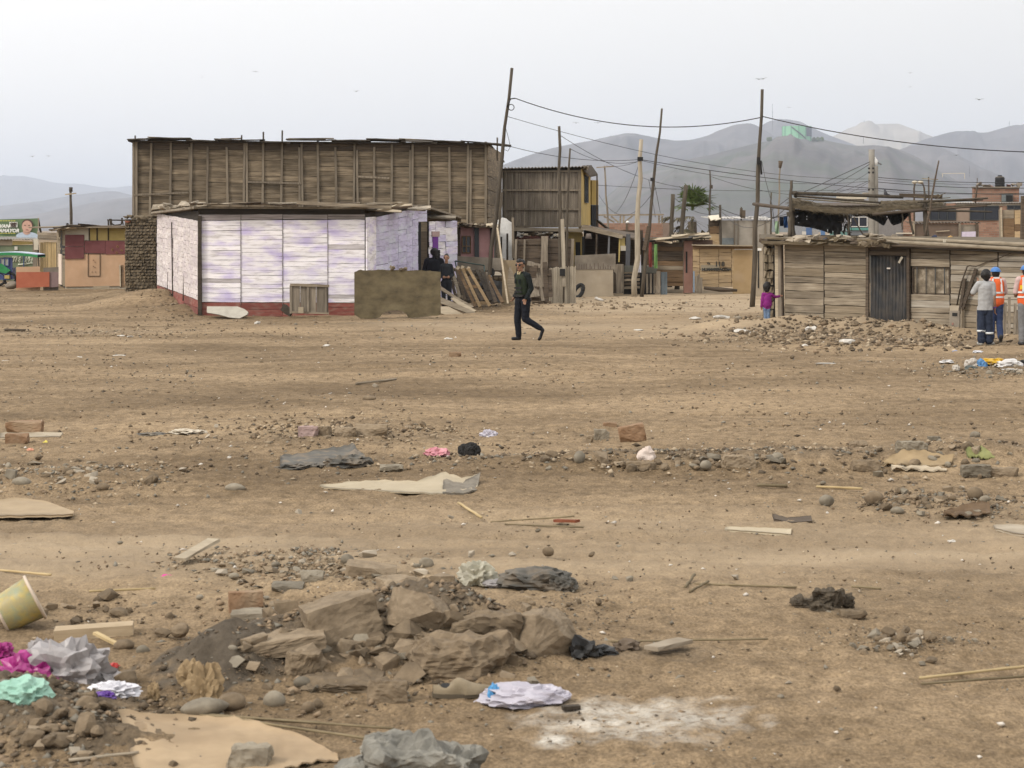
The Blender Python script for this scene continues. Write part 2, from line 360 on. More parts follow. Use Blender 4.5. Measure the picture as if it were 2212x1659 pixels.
# ================================================================ HILLS
def hill_mat(name, c1, c2, green=None):
    return mk(name, [c1, c2], .005, (1, .5, 1.5), rough=1, bump=.6, rand=0, bumpd=14, dirt=(green, .75, .0045) if green else None, detail=8)
HB = hill_mat('bare_hillside', (.056, .051, .054), (.158, .140, .138))
HG = hill_mat('scrubby_hillside', (.054, .050, .052), (.152, .138, .134), (.055, .075, .04))
HT = hill_mat('sandy_hillside', (.26, .225, .175), (.40, .35, .28))
HS = 2.5
def hill(name, D, pts, front, back, mat, seed, rav=.21):
    D *= HS; front *= HS; back *= HS; nx = 260
    xs = np.array([p[0] for p in pts], float); ys = np.array([p[1] for p in pts], float)
    vx = np.linspace(xs[0], xs[-1], nx); vy = np.interp(vx, xs, ys)
    ker = np.ones(11) / 11; pad = np.concatenate([np.full(5, vy[0]), vy, np.full(5, vy[-1])]); vy = np.convolve(pad, ker, 'valid') + (vnoise(vx / 18, vx * 0, seed) - .5) * 1.0
    H = (HY - vy) * D / F + HC; X0 = (vx - CX) * D / F
    end = np.clip(np.minimum(np.arange(nx), nx - 1 - np.arange(nx)) / 16, 0, 1); H = np.maximum(H, 0) * (.15 + .85 * end)
    t = np.concatenate([np.linspace(-1, 0, 64), np.linspace(0, 1, 14)[1:]])
    V = []
    for ti in t:
        y = D + (front if ti < 0 else back) * ti; g = np.cos(ti * math.pi / 2) ** (1.15 if ti < 0 else .9)
        o = np.full(nx, abs(ti)); q = vx + 30 * (vnoise(vx / 60, o * 3, seed + 4) - .5)
        gully = vnoise(q / 60, o * 1.8, seed) + .45 * vnoise(q / 26, o * 3, seed + 1) + .18 * vnoise(q / 12, o * 5, seed + 2)
        z = H * g + H * rav * (gully - 1.25) * math.sin(min(1, abs(ti)) ** .6 * math.pi) * (1 if ti < 0 else .3) - 3 * (abs(ti) > .97)
        V.append(np.stack([X0 * (y / D if ti < 0 else 1), np.full(nx, y), z], -1))
    nr = len(t); V = np.concatenate(V); idx = np.arange(nr * nx).reshape(nr, nx)
    q = np.stack([idx[:-1, :-1], idx[:-1, 1:], idx[1:, 1:], idx[1:, :-1]], -1).reshape(-1, 4)
    return tag(mesh(name, V.tolist(), q.tolist(), mat, smooth=True), kind='structure')
hill('hill', 1500, [(1180, 500), (1290, 440), (1360, 385), (1440, 352), (1520, 338), (1600, 318), (1660, 303), (1700, 299), (1760, 299), (1800, 306), (1840, 316), (1890, 313), (1930, 318), (1975, 335), (2040, 375), (2120, 420), (2230, 450), (2420, 490)], 700, 500, HG, 1)
hill('hill', 2500, [(820, 480), (930, 430), (1040, 378), (1095, 352), (1150, 333), (1200, 318), (1280, 303), (1340, 289), (1372, 287), (1420, 299), (1470, 305), (1520, 297), (1570, 274), (1610, 265), (1635, 268), (1680, 300), (1760, 360), (1850, 420)], 800, 600, HB, 5)
hill('hill', 3000, [(1560, 330), (1620, 285), (1665, 260), (1695, 257), (1730, 263), (1780, 288), (1840, 310), (1900, 340), (1990, 400)], 800, 600, HB, 9)
hill('hill', 3600, [(1700, 340), (1790, 300), (1830, 278), (1865, 267), (1900, 268), (1940, 267), (1975, 279), (2030, 302), (2110, 340)], 800, 600, HT, 13)
hill('hill', 2800, [(1900, 360), (1960, 315), (2010, 297), (2055, 284), (2090, 283), (2130, 288), (2165, 276), (2195, 269), (2240, 274), (2320, 300), (2450, 350), (2600, 420)], 800, 600, HB, 17)
hill('hill', 2000, [(1820, 420), (1900, 340), (1960, 316), (2010, 310), (2060, 330), (2130, 368), (2220, 402), (2350, 450), (2500, 490)], 700, 600, HB, 21)
hill('hill', 6500, [(-500, 420), (-200, 395), (-60, 385), (20, 379), (70, 382), (120, 397), (175, 396), (230, 407), (300, 400), (420, 380), (620, 400), (800, 440)], 1500, 1200, HB, 25)
hill('hill', 3600, [(-500, 490), (-200, 470), (0, 445), (90, 434), (170, 420), (235, 412), (270, 416), (330, 440), (450, 480)], 900, 700, HB, 29)
hill('hill', 2600, [(-450, 495), (-100, 483), (60, 466), (160, 446), (230, 432), (300, 424), (400, 418), (560, 430), (800, 470)], 800, 700, HB, 33)
# the air between: one closed box of thin haze
hz = bpy.data.materials.new('thin_haze'); hz.use_nodes = True; n = hz.node_tree.nodes; n.remove(n['Principled BSDF'])
pv = n.new('ShaderNodeVolumePrincipled'); pv.inputs['Density'].default_value = .000105; pv.inputs['Color'].default_value = (.76, .85, 1.0, 1); pv.inputs['Anisotropy'].default_value = .2
hz.node_tree.links.new(pv.outputs[0], n['Material Output'].inputs['Volume'])
HZV = [(x, y, z) for z in (-20, 520) for x, y in ((-24000, -200), (24000, -200), (24000, 24000), (-24000, 24000))]
# (the far ground sheet runs on below the haze box floor only in depth, never through its top)
tag(mesh('haze', HZV, BOXF, hz), kind='stuff')
# ================================================================ BUILDING HELPERS
def P(px, py, d): return A(px / 1.13018, py / 1.13018, d)     # place from a column / row of the 2500 wide photograph and a distance
HORI = (1.6, 1.6, 26); VERT = (24, 24, 1.6)
M_BARN = mk('weathered_barn_wood', [(.075, .056, .036), (.19, .147, .098), (.31, .248, .170)], 1, HORI, rand=.26, bumpd=.006, dirt=((.06, .046, .03), .6, 1.4))
M_STUD = mk('stud_wood', [(.12, .095, .07), (.27, .225, .165)], 1, VERT, rand=.2)
M_DARKW = mk('dark_old_wood', [(.02, .016, .012), (.07, .055, .04)], 1, HORI, rand=.3)  # dark wood, lowered further to paint shade into the gaps
M_GREYW = mk('grey_board', [(.13, .103, .073), (.275, .226, .163), (.40, .343, .262)], 1, HORI, rand=.18, dirt=((.14, .11, .08), .5, 1.2))
M_GREYV = mk('grey_upright_board', [(.11, .09, .068), (.29, .245, .188)], 1, VERT, rand=.22)
M_PALEW = mk('pale_board', [(.30, .245, .175), (.52, .44, .32)], 2, HORI, rand=.2)
M_BROWNW = mk('brown_board', [(.10, .062, .034), (.24, .155, .085)], 1, HORI, rand=.3)
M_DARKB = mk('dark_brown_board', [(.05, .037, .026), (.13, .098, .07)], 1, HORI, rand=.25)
M_TAN = mk('tan_crate_board', [(.34, .24, .135), (.50, .37, .215)], 1, HORI, rand=.15, dirt=((.30, .22, .14), .6, 1.3))
M_WHITE = mk('chalky_white_paint', [(.48, .44, .43), (.86, .82, .83), (.90, .87, .90)], 1, (2.2, 2.2, 16), rand=.08, rough=.8, dirt=((.46, .38, .68), .75, 1.3))
M_WARM = mk('sun_warmed_white_paint', [(.36, .30, .27), (.66, .60, .58), (.76, .71, .71)], 1, (5, 5, 14), rand=.09, rough=.8, dirt=((.50, .43, .46), .7, 1.6))  # the white paint again, warm sunlight painted into the side wall's tone
M_LILAC = mk('lilac_paint', [(.40, .36, .46), (.60, .55, .74), (.70, .67, .80)], 1, (2.5, 2.5, 14), rand=.10, rough=.8, dirt=((.70, .74, .78), .7, 1.4))
M_TOPW = mk('shaded_white_board', [(.16, .14, .13), (.42, .37, .36)], 1, HORI, rand=.2)  # white board tone darkened to paint in shade under the eave
M_RED = mk('red_skirting_paint', [(.17, .05, .04), (.29, .095, .075)], 1, HORI, rand=.2, dirt=((.30, .22, .17), .5, 4))
M_PINK = mk('pink_plaster', [(.42, .22, .22), (.58, .34, .33)], 3, rand=.1)
M_ADOBE = mk('adobe_brick', [(.10, .077, .05), (.20, .158, .106)], 9, rand=.25, bump=.6, bumpd=.02)
M_MORTAR = plain('mud_mortar', (.12, .094, .066), .95, bump=.5, bumpd=.02)
M_PLASTER = mk('salmon_board', [(.52, .33, .20), (.60, .40, .26)], 2, rand=.05, dirt=((.40, .27, .17), .6, 1.0))
M_MAROON = mk('maroon_sheet', [(.14, .048, .05), (.20, .075, .075)], 3, rand=.08)
M_OCHRE = mk('ochre_board', [(.40, .30, .10), (.50, .39, .16)], 2, rand=.1)
M_BEIGE = mk('beige_board', [(.46, .41, .32), (.58, .53, .43)], 2, rand=.1)
M_BAMBOO = mk('bamboo_cane', [(.34, .24, .11), (.62, .47, .26)], 1, VERT, rand=.25)
M_MUSTARD = mk('mustard_wall', [(.44, .31, .10), (.55, .40, .15)], 2, rand=.05, dirt=((.30, .22, .10), .4, 1.5))
M_BLACK = plain('flat_black', (.022, .021, .02), .8, .1)  # flat black; in doorways and gaps it paints in the shade
M_CONC = mk('old_concrete', [(.20, .17, .135), (.31, .27, .215)], 3, rand=.08, dirt=((.14, .115, .09), .7, 1.4))
M_PALEC = mk('pale_render', [(.34, .28, .20), (.42, .355, .27)], 2, rand=.05, dirt=((.22, .18, .13), .5, .9))
M_ZINC = mk('zinc_sheet', [(.30, .28, .25), (.50, .47, .43)], 3, rand=.12, rough=.5, metal=.3)
M_STRAW = mk('straw_mat', [(.07, .053, .032), (.19, .148, .093)], 3, (1, 1, 12), rand=.2, bump=.6, bumpd=.02)
M_POLE = mk('dark_pole_wood', [(.045, .036, .026), (.11, .09, .066)], 1, (14, 14, 2), rand=.2)
M_POLEP = mk('pale_pole_wood', [(.26, .22, .165), (.44, .385, .30)], 1, (14, 14, 2), rand=.15)
M_DEBRIS = mk('roof_debris', [(.15, .12, .085), (.38, .325, .25)], 4, rand=.3)
M_RUST = mk('rusty_sheet', [(.045, .034, .018), (.090, .069, .036), (.12, .094, .052)], 3.5, (1, 1, 1.6), rand=0, rough=.8, dirt=((.17, .135, .07), .4, 1.3))
M_STEEL = plain('dark_steel', (.05, .055, .055), .5)
M_WIRE = plain('black_cable', (.03, .03, .032), .6)
M_GLASS = mk('dusty_glass', [(.03, .035, .045), (.07, .08, .10)], 2, rough=.2, bump=0, rand=0, spec=.5)
def nrm(a, b):
    u = (Vector(b) - Vector(a)); u.z = 0; u.normalize(); return u, Vector((u.y, -u.x, 0))
def slab(name, parent, a, b, zb, zt, o0, o1, mat):
    """an upright wall piece between two ground points, from offset o0 to o1 along its outward side"""
    u, n = nrm(a, b); a = Vector((a[0], a[1], 0)); b = Vector((b[0], b[1], 0))
    V = []
    for o in (o0, o1):
        for p, i in ((a, 0), (b, 1)):
            for z in (zb[i], zt[i]): V.append(p + n * o + Vector((0, 0, z)))
    c = sum(V, Vector()) / 8
    return mesh(name, [v - c for v in V], [(0, 1, 3, 2), (4, 6, 7, 5), (0, 2, 6, 4), (1, 5, 7, 3), (0, 4, 5, 1), (2, 3, 7, 6)], mat, parent, Matrix.Translation(c))
def clad(parent, a, b, zb, zt, rows, mat, splits=(0, 1), th=.024, gap=.008, jit=.006, name='plank', off=0, mats=None, skip=0, back=M_DARKW, droop=.01):
    """horizontal boards laid in panels along a wall; every board is a piece of its own"""
    u, n = nrm(a, b); a = Vector((a[0], a[1], 0)); ln = (Vector((b[0], b[1], 0)) - a).length
    if back: slab('wall_backing', parent, a, a + u * ln, zb, zt, off - .06, off - .03, back)  # slab added behind the boards to block light through the gaps
    for i in range(len(splits) - 1):
        f0, f1 = splits[i], splits[i + 1]; j = rnd.uniform(-.25, .25) if len(splits) > 2 else 0
        cuts = [0]
        while cuts[-1] < rows: cuts.append(cuts[-1] + rnd.uniform(.8, 1.25))
        cuts = [c * rows / cuts[-1] for c in cuts]
        for r in range(len(cuts) - 1):
            if skip and rnd.random() < skip: continue
            h = []
            for f in (f0, f1):
                B = zb[0] + (zb[1] - zb[0]) * f; T = zt[0] + (zt[1] - zt[0]) * f
                h.append((B + (T - B) * cuts[r] / rows, B + (T - B) * cuts[r + 1] / rows))
            wd = min(h[0][1] - h[0][0], h[1][1] - h[1][0]) - gap
            o = off + rnd.uniform(-jit, jit)
            p0 = a + u * (ln * f0 + .008) + n * o + Vector((0, 0, sum(h[0]) / 2 + rnd.uniform(-droop, droop) * .5))
            p1 = a + u * (ln * f1 - .008) + n * (o + rnd.uniform(-jit, jit)) + Vector((0, 0, sum(h[1]) / 2 + rnd.uniform(-droop, droop) * .5))
            bar(name, parent, p0, p1, wd, th, rnd.choice(mats) if mats else mat, rough=.10)
def vclad(parent, a, b, zb, zt, count, mat, th=.03, fill=.86, name='slat', off=0, jit=.005, ragged=.02, back=M_DARKW, mats=None):
    u, n = nrm(a, b); a = Vector((a[0], a[1], 0)); ln = (Vector((b[0], b[1], 0)) - a).length
    if back: slab('wall_backing', parent, a, a + u * ln, zb, (zt[0] - ragged, zt[1] - ragged), off - .06, off - .03, back)  # the same added light-blocking slab behind the uprights
    for i in range(count):
        f = (i + .5) / count; p = a + u * ln * f + n * (off + rnd.uniform(-jit, jit))
        B = zb[0] + (zb[1] - zb[0]) * f; T = zt[0] + (zt[1] - zt[0]) * f + rnd.uniform(-ragged, ragged)
        p0 = p + Vector((0, 0, B)); p1 = p + u * rnd.uniform(-.01, .01) + Vector((0, 0, T))
        bar(name, parent, p0, p1, ln / count * fill * rnd.uniform(.85, 1.1), th, rnd.choice(mats) if mats else mat, up=u, rough=.10)
def corrugated(name, parent, a, b, depth, z0, z1, mat, pitch=.14, amp=.02, over=.1, rag=0):
    """a corrugated roof sheet: eave along a-b at z0, running back by depth to z1"""
    u, n = nrm(a, b); a = Vector((a[0], a[1], 0)); ln = (Vector((b[0], b[1], 0)) - a).length
    m = int((ln + 2 * over) / pitch * 4); V = []; Fc = []
    for i in range(m + 1):
        s = -over + (ln + 2 * over) * i / m; w = amp * math.sin(i * math.pi / 2)
        for t in (0, 1):
            ex = rnd.uniform(-rag, rag)
            p = a + u * s + n * (over - (depth + over) * t + (ex if t == 0 else 0)); z = (z0[0] + (z0[1] - z0[0]) * i / m) * (1 - t) + z1 * t + w
            V += [p + Vector((0, 0, z)), p + Vector((0, 0, z - .012))]
    for i in range(m):
        k = i * 4; Fc += [(k, k + 4, k + 6, k + 2), (k + 1, k + 3, k + 7, k + 5), (k, k + 1, k + 5, k + 4)]
    return mesh(name, V, Fc, mat, parent)
def window(parent, a, b, f0, f1, z0, z1, fm, pm, off=.02, bars=0, barm=None, mull=1):
    """pane, frame and bars set on a wall between fractions f0 and f1"""
    u, n = nrm(a, b); a = Vector((a[0], a[1], 0)); ln = (Vector((b[0], b[1], 0)) - a).length
    L_, R_ = a + u * ln * f0, a + u * ln * f1
    wn = slab('window', parent, L_, R_, (z0, z0), (z1, z1), off - .01, off, pm)
    t = .035
    for q0, q1, z in ((L_, R_, z0), (L_, R_, z1)):
        bar('window_frame', wn, q0 + n * (off + .015) + Vector((0, 0, z)), q1 + n * (off + .015) + Vector((0, 0, z)), t, .04, fm)
    for i in range(mull + 1):
        q0 = L_.lerp(R_, i / mull); bar('window_frame', wn, q0 + n * (off + .017) + Vector((0, 0, z0)), q0 + n * (off + .017) + Vector((0, 0, z1)), t, .044, fm, up=u)
    for i in range(bars):
        q0 = L_.lerp(R_, (i + .5) / bars) + n * (off + .05)
        tube('window_bar', wn, [q0 + Vector((0, 0, z0)), q0 + Vector((0, 0, z1))], .012, barm or M_STEEL, 6)
    return wn
# ================================================================ TALL WOODEN BARN (behind)
def barn():
    d = 72; a = P(323, 0, d); b = P(1190, 0, d); c = P(1224, 0, 77.5)
    t = thing('wooden_barn', (a.x, d, 0), 'tall weathered plank barn rising behind the white painted shack', 'barn')
    zt = (P(0, 345, d).z, P(0, 352, d).z)
    slab('wall_backing', t, a, b, (0, 0), (2.35, 2.35), -.05, 0, M_DARKB)
    st = [.0]
    pxs = [370, 418, 463, 508, 554, 597, 643, 689, 731, 776, 819, 866, 914, 957, 1002, 1048, 1097, 1143]
    fr = [(p - 323) / (1190 - 323) for p in pxs]
    clad(t, a, b, (2.3, 2.3), (zt[0] - .28, zt[1] - .28), 16, M_BARN, [0] + fr[1::2] + [1], jit=.010, droop=.02, gap=.006)
    clad(t, a, b, (zt[0] - .28, zt[1] - .28), zt, 1, M_DARKB, [0] + fr[2::3] + [1], jit=.01, name='top_board')
    for i, p in enumerate(pxs):
        for k in range(2 if i % 3 == 2 else 1):
            q = P(p + k * 6, 0, d); z1 = zt[0] - rnd.choice((.0, .05, .2, .32)); z0 = 1.9
            if i == 1: pass
            bar('stud', t, (q.x + rnd.uniform(-.07, .07), d - .05 - k * .012, z0), (q.x, d - .05 - k * .012, z1), .075, .07, M_STUD, up=(1, 0, 0), rough=.12)
    for p in (327, 334, 1186): 
        q = P(p, 0, d); bar('stud', t, (q.x, d - .06, 1.4), (q.x, d - .06, zt[0]), .08, .09, M_STUD, up=(1, 0, 0))
    for px, py in ((643, 322), (689, 318), (1214, 336), (330, 331), (590, 330)):
        q = P(px, py, d + .2); bar('post_tip', t, (q.x, d + .2, 4.8), q, .05, .05, M_POLE, up=(1, 0, 0))
    for x0, y0, x1, y1 in ((605, 444, 735, 448), (873, 431, 950, 435), (327, 476, 460, 470)):
        bar('rail', t, P(x0, y0, d - .1), P(x1, y1, d - .1), .06, .04, M_STUD)
    # right side wall and the eave boards
    clad(t, b, c, (2.3, 2.3), (zt[1], zt[1] - .1), 5, M_BARN, jit=.004)
    slab('wall_backing', t, b, c, (0, 0), (2.3, 2.3), -.05, 0, M_DARKB)
    sl_ = thing  # keep
    xs = [318, 365, 462, 530, 582, 640, 705, 790, 815, 900, 985, 1062, 1130, 1190, 1243]
    for i in range(len(xs) - 1):
        y0 = 341 + (i % 3) * 2 - (3 if i in (1, 2) else 0); y1 = y0 + rnd.uniform(-2, 5)
        if i > 11: y0, y1 = 344 + (i - 12) * 6, 350 + (i - 12) * 6
        p0 = P(xs[i] - 5, y0, d - .25); p1 = P(xs[i + 1] + 5, y1, d - .25)
        bar('eave_board', t, p0, p1, .045, .5, M_DARKW, rough=.2, roll=rnd.uniform(-.12, .12))
    for x0, y0, x1, y1 in ((362, 335, 462, 339), (540, 339, 590, 338), (705, 339, 815, 338), (975, 339, 1060, 343)):
        bar('roof_board', t, P(x0, y0, d + .3), P(x1, y1, d + .3), .03, .35, M_BARN, rough=.15)
    V = [(a.x - .1, d - .3, zt[0] + .03), (b.x + .1, d - .3, zt[1] + .03), (c.x + .1, 84, zt[1] - .2), (a.x - .1, 84, zt[0] - .2)]
    mesh('roof', V + [(x, y, z - .05) for x, y, z in V], BOXF[::-1], M_DARKW, t)
    e = P(0, 0, 84); slab('wall_backing', t, (a.x, 84, 0), (a.x, d, 0), (0, 0), (zt[0] - .25, zt[0]), -.05, 0, M_BARN)
barn()
# ================================================================ WHITE AND LILAC SHACK
def white_shack():
    FL = P(484, 0, 57); FR = P(891, 0, 57); BL = P(384, 0, 66); E1 = P(1020, 0, 63); D0 = P(1042, 0, 63.4); E2 = P(1047, 0, 63.6); E3 = P(1116, 0, 65.2)
    t = thing('painted_shack', (FL.x, 57, 0), 'long low shack of whitewashed and lilac boards with a red skirting', 'shack')
    W = FR.x - FL.x; sp = [0, (588 - 484) / 407, (690 - 484) / 407, (800 - 484) / 407, 1]
    clad(t, FL, FR, (.36, .34), (2.62, 2.66), 18, M_WHITE, sp, jit=.006, droop=.008, gap=.005, back=None, mats=[M_WHITE] * 13 + [mk('worn_white_board', [(.36, .32, .31), (.70, .66, .67)], 1, (2.2, 2.2, 20), rand=.1)])
    slab('wall_backing', t, FL, FR, (0, 0), (2.95, 2.95), -.06, -.03, M_DARKW)
    clad(t, FL, FR, (2.63, 2.67), (2.80, 2.80), 1, M_TOPW, sp, name='top_board', off=-.01, back=None)
    clad(t, FL, FR, (2.81, 2.81), (3.02, 3.0), 1, M_DARKB, [0, .2, .36, .5, .68, .84, 1], name='top_board', off=-.05, back=None)  # recessed dark wood, with the eave's shade also put into its tone
    clad(t, FL, FR, (-.05, -.05), (.35, .33), 2, M_RED, sp, name='skirting_board', off=.005, back=None)
    for i in (1, 2, 3):
        x = FL.x + W * sp[i]; bar('seam_batten', t, (x, 56.975, .3), (x, 56.975, 2.6), .010, .02, M_TOPW, up=(1, 0, 0), rough=.05)
    bar('corner_post', t, (FL.x + .06, 56.93, -.05), (FL.x + .05, 56.93, 2.75), .10, .10, M_DARKW, up=(1, 0, 0))
    # left side, running back up the heap of earth
    ls = [0, .15, .29, .43, .55, .68, .83, 1]
    clad(t, BL, FL, (.60, .42), (2.90, 2.62), 16, M_WARM, ls, jit=.008, droop=.008, gap=.005, back=None)
    slab('wall_backing', t, BL, FL, (.2, -.1), (2.95, 2.9), -.07, -.04, M_DARKW)
    clad(t, BL, FL, (.30, 0), (.59, .41), 1, M_RED, ls, name='skirting_board', back=None)
    for f, sl in ((.68, .10), (.43, -.05), (.29, .06)):
        q = BL.lerp(FL, f); bar('seam_batten', t, (q.x - .02, q.y - .03, .3), (q.x + sl, q.y - .03, 2.6), .03, .03, M_DARKW, up=(1, 0, 0))
    # lilac side running back on the right, then the doorway and the far end wall
    ps = [0, .30, .52, .72, .86, 1]
    slab('pale_post', t, FR, FR.lerp(E1, .16), (0, 0), (2.72, 2.74), .02, .06, M_WHITE)
    clad(t, FR.lerp(E1, .17), E1, (.1, .1), (2.72, 3.05), 16, M_LILAC, ps, jit=.006, droop=.008, gap=.005, back=None)
    slab('wall_backing', t, FR, E1, (0, 0), (2.8, 3.1), -.06, -.03, M_DARKW)
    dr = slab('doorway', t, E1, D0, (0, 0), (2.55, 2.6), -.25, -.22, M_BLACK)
    clad(t, E1, D0, (2.62, 2.62), (3.1, 3.1), 3, M_LILAC, back=None)
    do = bar('door', t, D0 + Vector((-.05, -.1, .1)), D0 + Vector((.02, -.1, 2.4)), .30, .04, M_DARKB, up=(1, 0, 0))
    u, n = nrm(E2, E3)
    clad(t, E2, E3, (.1, .1), (2.62, 2.66), 12, M_LILAC, [0, .22, .58, 1], jit=.015, mats=[M_LILAC, M_WHITE], back=M_DARKW)
    pd = slab('purple_door', t, E2.lerp(E3, .10), E2.lerp(E3, .28), (0, 0), (2.15, 2.15), .02, .05, plain('purple_curtain', (.16, .045, .26), .8))
    slab('door_header', t, E2.lerp(E3, .07), E2.lerp(E3, .32), (2.16, 2.16), (2.32, 2.32), .02, .06, plain('pinkish_board', (.42, .30, .28), .9))
    # patchy flat roof weighted with boards and stones
    V = [(FL.x - .1, 56.88, 3.02), (FR.x + .1, 56.88, 3.0), (E1.x + .2, 63, 3.14), (E3.x + .1, 66.5, 2.8), (E3.x, 70, 2.7), (BL.x - .1, 70, 2.8), (BL.x - .2, 66, 2.95)]
    Vt = V + [(x, y, z - .06) for x, y, z in V]; m = len(V)
    mesh('roof', Vt, [tuple(range(m)), tuple(range(2 * m - 1, m - 1, -1))] + [(i, i + m, (i + 1) % m + m, (i + 1) % m) for i in range(m)], M_DEBRIS, t)
    for i in range(26):
        x = FL.x - .2 + (W + .3) * i / 25; bar('roof_board', t, (x, 56.72 + rnd.uniform(-.1, .15), 3.05 + rnd.uniform(0, .06)), (x + rnd.uniform(.5, 1.6), 56.72 + rnd.uniform(-.1, .2), 3.05 + rnd.uniform(-.01, .08)), .022, rnd.uniform(.1, .25), rnd.choice([M_DEBRIS, M_DARKB, M_DARKB, M_GREYW]), rough=.3, roll=rnd.uniform(-.2, .2))
    bar('roof_board', t, P(725, 495, 56.6), P(955, 506, 56.7), .09, .2, M_GREYW)
    for x0, y0, x1, y1, dd in ((940, 508, 1006, 501, 59.5), (1012, 510, 1052, 507, 61.5), (1035, 526, 1113, 532, 64.5), (896, 512, 980, 516, 58), (955, 506, 1040, 512, 60)):
        bar('roof_board', t, P(x0, y0, dd), P(x1, y1, dd), .06, .5, rnd.choice([M_PALEW, M_DEBRIS]), rough=.3, roll=rnd.uniform(-.2, .2))
    for i in range(22):
        f = rnd.random(); q = BL.lerp(FL, f); stone('roof_rubble', (q.x + rnd.uniform(-.15, .3), q.y + rnd.uniform(-.1, .3), 2.98 + rnd.uniform(0, .08) - .0 * f), (rnd.uniform(.25, .6), rnd.uniform(.2, .4), rnd.uniform(.08, .2)), M_DEBRIS, 'flat', parent=t)
white_shack()
# ================================================================ ADOBE WALL beside the shack
def adobe_wall():
    d = 69.5; a = P(306, 0, d); b = P(383, 0, d); t = thing('adobe_wall', (a.x, d, .3), 'rough brown adobe brick wall end between salmon hut and white shack', 'wall')
    slab('mortar', t, a, b, (0, 0), (2.72, 2.72), -.4, -.03, M_MORTAR)
    W = b.x - a.x; rows = 24; h = 2.55 / rows
    for r in range(rows):
        z = .18 + (r + .5) * h; x = a.x - (.11 if r % 2 else 0)
        while x < b.x - .03:
            wd = rnd.uniform(.19, .30); x0 = max(x, a.x); x1 = min(x + wd, b.x)
            if x1 - x0 > .05:
                box('brick', t, ((x0 + x1) / 2, d - .02 - rnd.uniform(0, .05), z), (x1 - x0 - .012, .14, h * rnd.uniform(.76, .92)), M_ADOBE, ry=rnd.uniform(-.04, .04), rough=.32)
            x += wd
    for i in range(9):
        stone('brick', (a.x + W * (i + .5) / 9, d - .1, 2.72 + rnd.uniform(0, .05)), (.24, .25, .11), M_ADOBE, 'ang', rz=0, tilt=.06, sink=0, parent=t)
    stone('red_brick', P(312, 544, d - .1), (.22, .2, .1), mk('red_brick', [(.22, .075, .04), (.32, .12, .07)], 8, rand=.1), 'ang', rz=0, tilt=.05, sink=0.2, parent=t)
adobe_wall()
